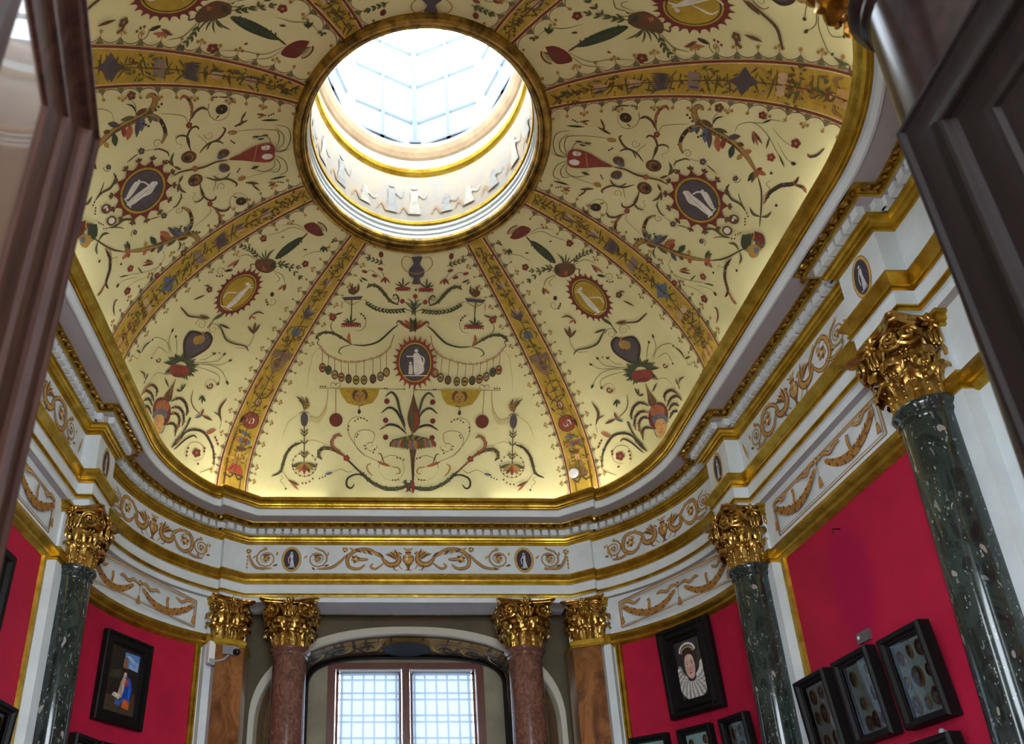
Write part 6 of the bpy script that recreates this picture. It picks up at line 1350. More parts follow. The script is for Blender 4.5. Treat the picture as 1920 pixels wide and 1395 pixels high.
1g0 0 2467 1744 14 13 13 12 13 14 15 18 15 20 6 17 -7 14 -15 11 -18 4 -19 -4 -22 -10 -19 -13 -13 -16 -10 -18 -6 -18 -3 -16 2 -15 6 -11 13 -4 17 1
0j753 3 2459 1751 7 -4 7 -5 7 -4 7 -4 7 -5 7 -4
0d1003 3 2430 2098 -11 6 -10 6 -10 6 -10 6 -10 6 -10 7
0e1004 3 2422 2091 -14 5 -15 6 -14 5 -15 6 -14 5 -14 6
0d1006 3 2416 2085 -20 3 -19 4 -20 3 -19 4 -19 5 -18 4
0e1005 3 2410 2078 -15 1 -15 1 -14 1 -15 1 -14 2 -15 2
0d1006 3 2406 2071 -20 -1 -19 -1 -20 -1 -19 -1 -19 0 -18 0
0e1007 3 2403 2065 -25 -5 -24 -4 -24 -3 -23 -4 -24 -3 -23 -2
0d1005 3 2401 2058 -17 -4 -17 -4 -17 -4 -17 -3 -17 -4 -16 -3
0e1006 3 2400 2053 -21 -8 -21 -7 -21 -7 -20 -7 -21 -6 -20 -7
0d1006 3 2401 2048 -25 -12 -24 -11 -24 -11 -24 -10 -24 -10 -24 -10
0e1004 3 2403 2043 -16 -8 -16 -8 -17 -9 -15 -8 -16 -8 -16 -8
0d1003 3 2406 2040 -19 -12 -18 -13 -19 -12 -18 -12 -19 -11 -18 -12
0e1003 3 2411 2038 -21 -17 -20 -16 -20 -16 -20 -16 -20 -16 -20 -16
0d1000 3 2416 2036 -12 -11 -13 -11 -12 -12 -12 -11 -13 -11 -12 -11
0e999 3 2423 2036 -13 -15 -13 -15 -13 -15 -13 -14 -13 -15 -13 -15
0d998 3 2430 2036 -12 -18 -13 -18 -12 -18 -12 -18 -12 -18 -12 -18
0e996 3 2438 2038 -6 -12 -7 -11 -6 -12 -6 -11 -7 -12 -6 -11
0d995 3 2447 2040 -5 -13 -5 -14 -5 -14 -5 -14 -4 -14 -5 -14
0e993 3 2456 2044 -2 -16 -3 -15 -2 -16 -2 -15 -1 -16 -2 -16
0d992 3 2465 2049 1 -9 0 -9 1 -9 1 -9 1 -9 0 -9
0e990 3 2474 2054 4 -10 4 -9 4 -10 5 -9 4 -10 4 -10
0d987 3 2483 2060 8 -9 9 -10 9 -9 9 -8 8 -9 10 -9
0e987 3 2491 2066 8 -4 8 -4 7 -4 8 -4 8 -4 8 -3
0d985 3 2499 2073 12 -3 13 -2 12 -3 13 -3 12 -2 13 -3
0e983 3 2506 2080 18 0 18 -1 17 0 18 0 18 0 19 0
0d984 3 2513 2088 12 2 13 1 13 2 14 2 13 2 13 2
0e982 3 2518 2095 18 4 18 5 18 4 18 5 18 5 19 4
0d980 3 2522 2102 23 8 23 8 23 8 24 8 23 8 24 8
0e983 3 2524 2108 16 7 15 7 16 8 16 7 16 7 16 8
0d981 3 2526 2114 19 11 21 10 20 11 20 11 21 11 20 10
0e980 3 2525 2119 24 15 25 15 24 14 25 15 24 14 25 14
0e762 3 2503 2129 3 11 2 11 3 11 3 11 2 11 3 11
0e762 3 2511 2135 1 13 2 12 1 13 2 12 1 12 2 12
0e761 3 2519 2141 3 11 4 12 3 11 3 12 4 11 3 11
0e761 3 2527 2147 2 13 2 13 2 13 2 12 3 13 2 12
0e759 3 2535 2153 4 12 4 11 4 12 4 12 4 12 5 11
0e759 3 2543 2158 3 14 2 13 3 13 3 13 3 13 4 13
0e758 3 2551 2164 5 13 5 12 4 12 5 12 5 12 5 12
0e757 3 2559 2170 4 14 3 14 4 13 4 14 3 13 4 13
1b0 0 2334 2042 19 -5 19 -5 29 6 53 30 65 43 45 37 9 24 -12 16 -20 8 -27 0 -34 -7 -33 -12 -31 -18 -31 -24 -24 -24 -14 -22 -6 -23
1c0 0 2485 2180 -11 2 -21 -5 -26 -12 -27 -16 -22 -16 -13 -15 -1 -10 11 -3 20 4 26 12 27 16 23 18 13 16
0d190 0 2666 2123 32 -7 32 -8 33 -6 34 1 38 10 41 17 37 19 28 15 16 13 6 13 4 12 5 12
0e868 3 2961 2197 2 3 2 3 1 2 2 3 2 3 2 3
0d194 0 2579 2071 23 -12 24 -13 24 -12 23 -11 22 -8 20 -6 21 -6 20 -6
0e887 3 2727 2006 5 -2 5 -1 5 -2 5 -1 5 -2 4 -1
0d192 0 2645 2103 34 -4 35 -2 34 -4 28 -10 20 -18 15 -24 13 -26 15 -26
0e879 3 2816 2022 4 -5 4 -6 4 -5 4 -6 3 -5 4 -6
0d191 0 2693 2139 39 11 40 11 37 11 27 13 13 14 3 17 -1 16 -1 15 -1 12 -2 10 -3 11 -3 10
0e880 3 2844 2275 0 2 -1 3 0 2 -1 3 0 2 -1 3
0d204 0 2342 1975 -44 -32 -45 -31 -43 -29 -41 -21 -38 -14 -37 -8 -34 -2 -35 3 -33 10 -32 17 -32 19 -31 19
0e955 3 1941 1882 -7 4 -7 4 -8 4 -7 4 -7 4 -8 4
0d202 0 2349 1954 -41 -24 -42 -23 -40 -23 -36 -21 -31 -18 -29 -17 -26 -17 -23 -19 -21 -24 -17 -26 -16 -26 -16 -27
0e937 3 2035 1725 -4 -6 -4 -6 -4 -6 -4 -6 -4 -6 -4 -6
0d202 0 2323 1948 -21 -18 -21 -17 -21 -19 -22 -19 -25 -21 -28 -22 -25 -23 -20 -24 -11 -25 -5 -26 -3 -28 -4 -27
0e930 3 2125 1717 -1 -7 -2 -6 -1 -6 -1 -6 -2 -7 -1 -6
0d201 0 2324 1915 -17 -16 -16 -14 -17 -16 -15 -19 -13 -23 -12 -27 -12 -29 -12 -28
0e926 3 2227 1781 -3 -7 -3 -6 -3 -6 -3 -6 -2 -7 -3 -6
0d204 0 2323 1982 -44 -21 -43 -20 -42 -19 -39 -13 -37 -11 -35 -8 -31 -4 -24 4 -16 12 -9 19 -6 22 -7 21
0e953 3 2003 1938 -2 4 -2 4 -3 5 -2 4 -2 4 -2 5
0d165 0 2528 2218 38 20 40 19 38 19 29 20 17 20 9 20 7 19 8 19
0e859 3 2301 2209 0 -12 0 -12 0 -12 1 -12 0 -13 0 -12
0e858 3 2301 2209 9 3 10 4 9 3 9 3 10 4 9 3
0d702 3 2301 2209 6 -8 5 -7 6 -7 6 -8 5 -7 6 -8
0e688 3 2448 2268 17 -3 18 -2 17 -2 18 -2 18 -2 19 -1
1a0 0 2431 2174 -2 28 -2 27 1 27 9 28 11 27 2 19 -15 12 -23 5 -21 -1 -17 -9 -13 -15 -6 -17 7 -17 16 -19 15 -22 13 -23 12 -25
0g309 2 2423 2200 -8 34 -7 33 -6 32
1c0 0 2499 2448 -25 8 -31 4 -34 1 -34 -3 -32 -6 -27 -10 -20 -13 -11 -16 -2 -18 7 -19 17 -18 25 -14 31 -9 35 -2 34 5 33 12 27 16 21 19 11 19 1 18 -8 15
1c0 0 2493 2447 -25 8 -32 4 -35 0 -34 -4 -30 -8 -24 -12 -15 -15 -4 -18 6 -19 17 -18 25 -13 32 -8 35 0 35 7 31 14 24 18 14 19 5 18 -7 16
1j0 0 2489 2421 -20 5 -29 -1 -32 -6 -31 -11 -24 -14 -15 -17 -2 -17 9 -14 20 -7 28 -1 32 8 30 14 25 18 16 18 3 15
1f0 0 2320 2412 3 -10 2 -9 9 -7 18 -1 24 2 25 5 27 10 27 13 21 12 11 13 3 13 -1 7 -10 2 -15 -2 -14 -4 -9 -7 -7 -10 -11 -9 -17 -5 -20 -3 -19 -3 -17 -3 -15 -2
1n0 0 2332 2426 9 -5 8 -6 13 -2 19 3 23 6 21 7 15 6 13 7 6 8 -1 8 -6 9 -14 6 -25 5 -31 3 -25 1 -15 -1 -9 -5 -6 -7 -1 -11 2 -15
0a310 2 2363 2433 10 2 11 3 10 2
0a308 2 2423 2450 8 1 7 2 8 2
0a309 2 2403 2446 0 5 -1 6 0 4 -3 3 -4 0 -6 -1 -6 -2 -6 -2
0b310 2 2346 2462 16 4 15 3 16 3
0f469 0 2306 2426 -1 10 -1 9 1 8 2 7 4 5 6 4 6 4 6 3
0h1090 0 2352 2318 -16 -16 -16 -17 -15 -16 -17 -12 -20 -8 -20 -4 -21 -1 -19 2 -19 5 -18 10 -17 10 -12 10 -6 9 -2 8 0 8 -1 9
0d711 0 2352 2318 -16 -16 -16 -17 -15 -16 -17 -12 -20 -8 -20 -4 -21 -1 -19 2 -19 5 -18 10 -17 10 -12 10 -6 9 -2 8 0 8 -1 9
0d517 3 2314 2278 -4 0 -4 -1 -4 0 -4 -1 -4 0 -4 0
0j516 3 2314 2278 2 -2 1 -2 1 -3 2 -2 1 -2 2 -2
0d519 3 2256 2246 -2 2 -2 2 -2 2 -2 2 -2 2 -2 2
0j519 3 2256 2246 -2 -3 -2 -3 -2 -3 -2 -2 -2 -3 -2 -3
0d523 3 2193 2250 0 3 1 2 0 3 1 3 0 3 1 3
0j523 3 2193 2250 -4 -2 -3 -2 -4 -1 -4 -2 -3 -2 -4 -1
0d525 3 2142 2281 2 3 2 2 2 3 2 3 2 2 2 3
0j526 3 2142 2281 -3 -1 -4 0 -4 -1 -4 0 -4 -1 -3 0
0h1093 0 2322 2349 -16 -10 -15 -11 -16 -10 -17 -7 -18 -5 -20 -1 -19 1 -17 3 -15 8 -13 10 -11 11 -8 10 -5 9 -1 9 0 9 -1 8
0j713 0 2322 2349 -16 -10 -15 -11 -16 -10 -17 -7 -18 -5 -20 -1 -19 1 -17 3 -15 8 -13 10 -11 11 -8 10 -5 9 -1 9 0 9 -1 8
0j519 3 2285 2324 -4 0 -4 0 -3 1 -4 0 -4 0 -3 0
0f518 3 2285 2324 0 -3 0 -2 1 -3 0 -2 0 -3 1 -2
0j522 3 2228 2305 -1 2 -2 3 -1 2 -1 2 -2 2 -1 2
0f522 3 2228 2305 -2 -2 -3 -3 -2 -2 -3 -3 -3 -2 -2 -3
0j524 3 2172 2315 1 3 2 2 1 3 1 2 1 3 1 2
0f525 3 2172 2315 -3 -1 -4 -1 -4 -1 -4 -2 -4 -1 -3 -1
0j526 3 2137 2348 2 3 2 2 3 2 2 2 2 2 3 2
0f527 3 2137 2348 -4 0 -4 0 -4 0 -3 0 -4 0 -4 0
0h1092 0 2314 2390 -14 -11 -15 -11 -14 -10 -15 -8 -16 -3 -16 -1 -16 2 -13 4 -10 7 -9 9 -6 11 -4 10 1 11 3 10 5 11 5 10
0j712 0 2314 2390 -14 -11 -15 -11 -14 -10 -15 -8 -16 -3 -16 -1 -16 2 -13 4 -10 7 -9 9 -6 11 -4 10 1 11 3 10 5 11 5 10
0j519 3 2279 2364 -3 -1 -4 0 -4 0 -4 0 -4 0 -4 0
0d519 3 2279 2364 1 -2 1 -3 1 -2 1 -2 1 -2 1 -2
0j522 3 2230 2346 -1 2 -1 2 -1 2 -1 2 -1 2 -1 2
0d522 3 2230 2346 -2 -2 -3 -2 -3 -3 -3 -2 -3 -2 -2 -2
0j524 3 2187 2357 1 3 2 2 2 2 2 3 1 2 2 2
0d525 3 2187 2357 -4 0 -4 -1 -4 -1 -4 0 -4 -1 -3 -1
0j525 3 2166 2389 4 2 3 2 3 1 3 2 3 2 3 1
0d526 3 2166 2389 -3 1 -3 0 -4 0 -3 1 -4 0 -3 0
0h1091 0 2302 2435 -17 -9 -17 -9 -17 -8 -15 -5 -15 -2 -15 0 -13 3 -10 5 -7 8 -4 9 -3 10 -3 9
0d712 0 2302 2435 -17 -9 -17 -9 -17 -8 -15 -5 -15 -2 -15 0 -13 3 -10 5 -7 8 -4 9 -3 10 -3 9
0d520 3 2261 2414 -3 0 -4 0 -3 0 -4 0 -4 1 -3 0
0g520 3 2261 2414 1 -2 0 -2 0 -2 0 -2 1 -2 0 -2
0d522 3 2212 2402 -1 2 0 1 0 2 -1 2 0 2 -1 2
0g523 3 2212 2402 -3 -2 -3 -2 -4 -1 -3 -2 -3 -2 -3 -2
0d524 3 2177 2416 2 2 3 1 3 2 2 2 3 2 2 1
0g525 3 2177 2416 -4 0 -4 0 -3 -1 -4 0 -4 0 -4 0
0h1038 0 2542 2388 6 -9 6 -11 7 -9 13 -4 20 1 27 4 27 8 23 9 18 12 15 14 15 14 15 13
0j677 0 2542 2388 6 -9 6 -11 7 -9 13 -4 20 1 27 4 27 8 23 9 18 12 15 14 15 14 15 13
0j502 3 2556 2364 -3 -2 -3 -3 -3 -3 -3 -2 -3 -3 -4 -2
0b500 3 2556 2364 5 1 4 1 5 1 5 1 4 1 5 1
0j497 3 2610 2358 1 -2 2 -1 1 -2 2 -2 1 -2 2 -1
0b497 3 2610 2358 3 3 3 2 3 3 4 3 3 2 3 3
0j492 3 2686 2386 4 1 5 1 5 1 4 0 5 1 5 1
0b493 3 2686 2386 -2 2 -1 2 -1 1 -1 2 -2 2 -1 1
0h1033 0 2535 2414 20 -4 19 -3 21 -3 21 0 23 3 25 6 25 7 19 7 14 9 10 10 8 9 10 9
0j673 0 2535 2414 20 -4 19 -3 21 -3 21 0 23 3 25 6 25 7 19 7 14 9 10 10 8 9 10 9
0j499 3 2582 2406 -1 -3 -1 -2 -1 -2 -1 -2 -1 -3 -2 -2
0d498 3 2582 2406 5 1 5 2 4 2 5 2 5 1 4 2
0j494 3 2654 2410 2 -1 2 -1 2 -1 2 -2 2 -1 2 -1
0d493 3 2654 2410 3 3 3 2 3 2 3 3 3 2 3 2
0j488 3 2720 2434 5 1 5 1 4 1 5 1 5 1 5 1
0d490 3 2720 2434 -2 1 -2 1 -2 1 -2 1 -2 1 -2 1
0h1037 0 2533 2432 23 0 23 -1 23 0 21 3 18 6 16 8 16 9 16 8
0d676 0 2533 2432 23 0 23 -1 23 0 21 3 18 6 16 8 16 9 16 8
0d498 3 2588 2431 0 -2 0 -2 -1 -2 0 -2 0 -2 -1 -2
0j497 3 2588 2431 5 2 4 1 5 2 4 2 5 2 4 2
0d493 3 2651 2445 4 0 5 1 5 1 4 0 5 1 5 0
0j494 3 2651 2445 -1 1 -1 1 -1 2 -1 1 -1 1 -1 2
0h1040 0 2510 2459 19 -1 20 -2 20 -1 19 0 16 4 16 4 16 5 16 5
0d678 0 2510 2459 19 -1 20 -2 20 -1 19 0 16 4 16 4 16 5 16 5
0d500 3 2557 2455 -1 -1 -1 -2 -1 -2 -1 -2 -2 -1 -1 -2
0d498 3 2557 2455 5 2 5 1 4 2 5 1 5 1 5 2
0d495 3 2614 2461 4 0 4 0 3 0 4 0 4 0 4 0
0d495 3 2614 2461 1 2 1 1 1 2 2 1 1 2 1 1
0h1026 0 2163 2482 -10 -9 -9 -11 -10 -13 -13 -14 -17 -16 -20 -17 -22 -18 -24 -15 -26 -13 -29 -9 -29 -7 -27 -3 -24 1 -23 5 -21 8 -21 9 -21 10 -21 13 -19 13 -16 14 -13 15 -9 14 -8 14 -8 12
0d669 0 2163 2482 -10 -9 -9 -11 -10 -13 -13 -14 -17 -16 -20 -17 -22 -18 -24 -15 -26 -13 -29 -9 -29 -7 -27 -3 -24 1 -23 5 -21 8 -21 9 -21 10 -21 13 -19 13 -16 14 -13 15 -9 14 -8 14 -8 12
0d482 3 2140 2457 -3 -1 -3 0 -4 -1 -3 -1 -3 -1 -4 0
0a481 3 2140 2457 3 -1 2 0 2 -1 3 -1 2 0 2 -1
0d485 3 2092 2409 -3 0 -4 -1 -3 0 -3 0 -4 -1 -3 0
0a485 3 2092 2409 1 -2 2 -1 1 -1 2 -2 1 -1 2 -2
0d489 3 2017 2359 -3 1 -2 0 -3 1 -3 1 -3 1 -3 1
0a488 3 2017 2359 0 -2 0 -3 -1 -2 0 -2 0 -2 0 -2
0d492 3 1927 2337 -2 2 -1 2 -2 2 -1 2 -1 2 -2 1
0a492 3 1927 2337 -2 -2 -2 -2 -2 -2 -2 -2 -2 -2 -2 -2
0d495 3 1854 2352 1 3 0 2 0 2 1 2 0 2 1 2
0a495 3 1854 2352 -3 -1 -3 -1 -3 -1 -3 -1 -3 -1 -3 -1
0d497 3 1788 2388 1 2 2 2 1 1 1 2 1 2 1 2
0a498 3 1788 2388 -3 -1 -3 0 -3 -1 -3 0 -4 -1 -3 0
0d499 3 1742 2433 3 2 2 1 2 1 2 2 2 1 2 1
0a499 3 1742 2433 -3 1 -3 0 -3 0 -3 0 -3 0 -3 0
0j1798 3 1808 2279 13 10 14 11 13 10 13 10 14 10 13 10
0h724 0 2139 2483 -10 -5 -11 -5 -10 -6 -11 -7 -12 -9 -13 -10 -13 -11 -13 -10 -14 -10 -15 -10 -15 -9 -13 -6 -11 -2 -10 2 -9 2 -9 2
0h1100 0 2175 2484 -14 -7 -12 -7 -13 -8 -12 -9 -11 -10 -11 -12 -10 -12 -10 -13
0j717 0 2175 2484 -14 -7 -12 -7 -13 -8 -12 -9 -11 -10 -11 -12 -10 -12 -10 -13
0j525 3 2144 2467 -4 0 -4 -1 -4 0 -3 -1 -4 0 -4 -1
0d525 3 2144 2467 1 -1 2 -1 2 -1 2 -1 2 0 2 -1
0j528 3 2107 2436 -4 -1 -4 0 -4 -1 -3 -1 -4 0 -4 -1
0d528 3 2107 2436 2 -1 2 -1 2 -1 2 -2 2 -1 2 -1
0h829 0 2092 2346 -1 -12 -1 -13 -1 -11 -1 -4 -1 6 -2 13 -1 16 2 15 4 16 6 17 7 17 7 15
0d541 0 2092 2346 -1 -12 -1 -13 -1 -11 -1 -4 -1 6 -2 13 -1 16 2 15 4 16 6 17 7 17 7 15
1c0 0 1953 2458 -9 4 -15 -1 -13 -4 -2 -6 10 -5 15 1 12 5
1c0 0 1931 2463 -9 4 -15 -1 -12 -4 -2 -6 9 -4 15 0 12 5
1c0 0 1908 2455 -9 4 -15 0 -12 -5 -2 -6 9 -5 15 1 12 5
1c0 0 1915 2445 -9 4 -15 -1 -12 -5 -2 -7 9 -5 15 1 12 6
1c0 0 1943 2447 -10 4 -15 -1 -11 -5 -2 -7 9 -4 15 0 12 6
1g0 0 1922 2452 -7 3 -10 -1 -6 -4 3 -4 9 -1 9 3
0a246 0 1723 2465 8 4 8 3 9 3 13 4 17 4 21 4 23 4 22 3
0a195 0 1935 2480 -22 -4 -24 -5 -21 -4 -15 -6 -10 -7 -4 -9 0 -10 4 -8 11 -8 16 -8 19 -6 19 -2 22 2 25 5 23 8 17 9 10 10 6 12 2 12 -1 9 -5 6 -9 5 -11 4 -9 4
1c0 0 1759 2362 -6 4 -10 -1 -5 -5 3 -6 9 -2 8 4
1c0 0 1778 2347 -7 4 -9 -1 -5 -5 3 -6 9 -2 8 4
1c0 0 1799 2335 -6 4 -10 -1 -5 -6 3 -6 9 -1 8 4
1c0 0 1861 2417 -7 3 -9 -1 -5 -4 2 -5 9 -1 8 3
1c0 0 1857 2430 -6 3 -9 -1 -6 -4 3 -5 8 -1 8 3
1c0 0 2013 2453 -6 2 -10 -1 -5 -4 2 -3 9 -1 9 3
1c0 0 2014 2467 -6 2 -9 -1 -6 -3 2 -3 9 -1 8 3
1c0 0 2010 2477 -6 2 -10 -1 -6 -3 3 -2 8 -1 9 2
1c0 0 1884 2481 -6 1 -9 0 -6 -2 2 -3 8 0 8 1
0a987 3 1986 1357 12 -17 12 -17 13 -17 12 -17 13 -17 13 -17
0a988 3 1986 1357 2 -20 1 -20 2 -21 2 -20 1 -20 2 -20
0a989 3 1986 1357 19 -4 20 -5 20 -4 20 -4 20 -3 20 -4
0a185 0 2009 1322 -14 16 -14 15 -12 17 -9 20 -6 28 -4 32 1 33 9 27 21 21 29 18 32 17 30 18
0a823 3 2032 1132 33 9 32 9 27 15 17 21 12 26 11 26
0j751 3 2164 1238 -14 -2 -15 -1 -14 -1 -15 -1 -14 -2 -15 0
0b676 3 2164 1238 -4 7 -4 7 -4 8 -4 7 -4 7 -4 8
0h704 0 1912 1525 16 -7 16 -8 17 -6 21 0 25 8 30 13 30 15 30 13 30 10 31 10 30 7 29 4 28 -4 28 -7 26 -9 25 -6 22 -4 19 -3 19 -2 19 -2
0d459 0 1912 1525 16 -7 16 -8 17 -6 21 0 25 8 30 13 30 15 30 13 30 10 31 10 30 7 29 4 28 -4 28 -7 26 -9 25 -6 22 -4 19 -3 19 -2 19 -2
0e904 3 2262 1484 24 10 24 9 24 10 24 10 24 11 24 11
0h673 0 2562 1627 30 21 30 21 30 21 29 21 29 23 28 24 28 21 27 17 27 11 27 6 26 4 23 5 20 4 17 3 16 3 16 4
0a439 0 2562 1627 30 21 30 21 30 21 29 21 29 23 28 24 28 21 27 17 27 11 27 6 26 4 23 5 20 4 17 3 16 3 16 4
0a961 3 2548 1599 23 16 24 16 24 16 23 16 24 15 24 16
0c714 1 2093 2022 -14 9 -16 1 -14 -6 -10 -10 -3 -12 3 -10 8 -6 10 -1 9 4 6 5 1 6 -2 5 -4 2 -4 0 -3 -2
0a190 1 2001 1970 25 -19 32 -5 31 10 23 21 10 25 -3 23 -15 16 -22 7 -24 -2 -19 -11 -12 -16 -2 -17 8 -14
0c593 1 2780 2255 -13 2 -16 -3 -13 -7 -9 -9 -2 -8 4 -5 8 -2 9 2 8 4 5 5 1 4 -2 3 -4 0 -4 -1 -2 -2
0e798 3 2080 2115 -10 4 -10 4 -10 5 -10 4 -10 5 -10 4
0e798 3 2080 2115 -6 9 -7 9 -6 10 -6 9 -6 9 -6 10
0e796 3 2080 2115 2 8 2 9 3 8 2 8 2 9 3 8
0a1134 3 1875 2236 19 0 19 1 19 1 20 2 19 1 19 1
0f1127 3 1985 2237 10 9 10 8 10 9 11 8 10 9 10 8
0b1047 3 2003 2192 -1 10 -1 10 0 9 -1 10 0 9 -1 10
0a398 0 2002 2245 25 -3 26 -2 25 -3 22 -4 19 -6 17 -8 14 -9 13 -11 10 -15 9 -17 8 -19 8 -18
0a1136 3 1787 2215 27 -28 27 -27 18 -31 1 -36 -9 -39 -8 -41
0d814 3 1787 2215 15 -15 14 -16 18 -11 21 -3 24 2 25 2
0a197 0 1789 2212 -4 20 -3 20 -3 20
0i959 3 2777 2403 1 -7 1 -7 1 -7 1 -8 2 -8 1 -7
0a659 3 2787 2397 15 -4 14 -4 17 -2 22 4 23 6 24 6
0i663 3 2781 2401 -2 3 -1 4 -2 3 -1 3 -2 3 -1 4
0d864 3 3005 2337 3 -17 3 -18 -2 -19 -8 -21 -13 -23 -12 -22
0a716 3 3005 2337 13 4 13 3 13 4 13 4 14 3 13 4
0a172 0 3014 2342 -3 10 -4 11 -1 10 7 8 16 6 23 4 27 4 25 4
1a0 0 2881 1516 -16 2 -15 -8 -7 -13 6 -10 16 -2 15 8 7 13
1a0 0 2850 1513 -15 2 -16 -8 -6 -13 6 -10 15 -2 16 8 7 13
1a0 0 2836 1490 -16 2 -15 -8 -7 -13 6 -10 16 -2 15 8 7 13
1a0 0 2858 1478 -16 2 -16 -8 -6 -13 6 -10 16 -2 15 8 7 13
1a0 0 2885 1494 -15 2 -16 -8 -6 -13 6 -10 15 -2 16 8 7 13
1g0 0 2856 1493 -11 0 -10 -6 -1 -9 8 -4 11 3 6 8
0a645 3 2854 1468 19 5 18 6 17 7 12 12 10 13 10 14
0a867 3 2833 1550 11 23 11 23 11 23 11 22 11 23 12 22
1h0 0 2187 1727 -6 3 -7 -3 -3 -7 5 -5 7 0 6 6
1h0 0 2453 1838 -8 2 -7 -5 -2 -6 4 -4 9 1 5 7
1h0 0 2250 1772 -6 2 -7 -3 -3 -7 5 -4 7 0 6 6'''
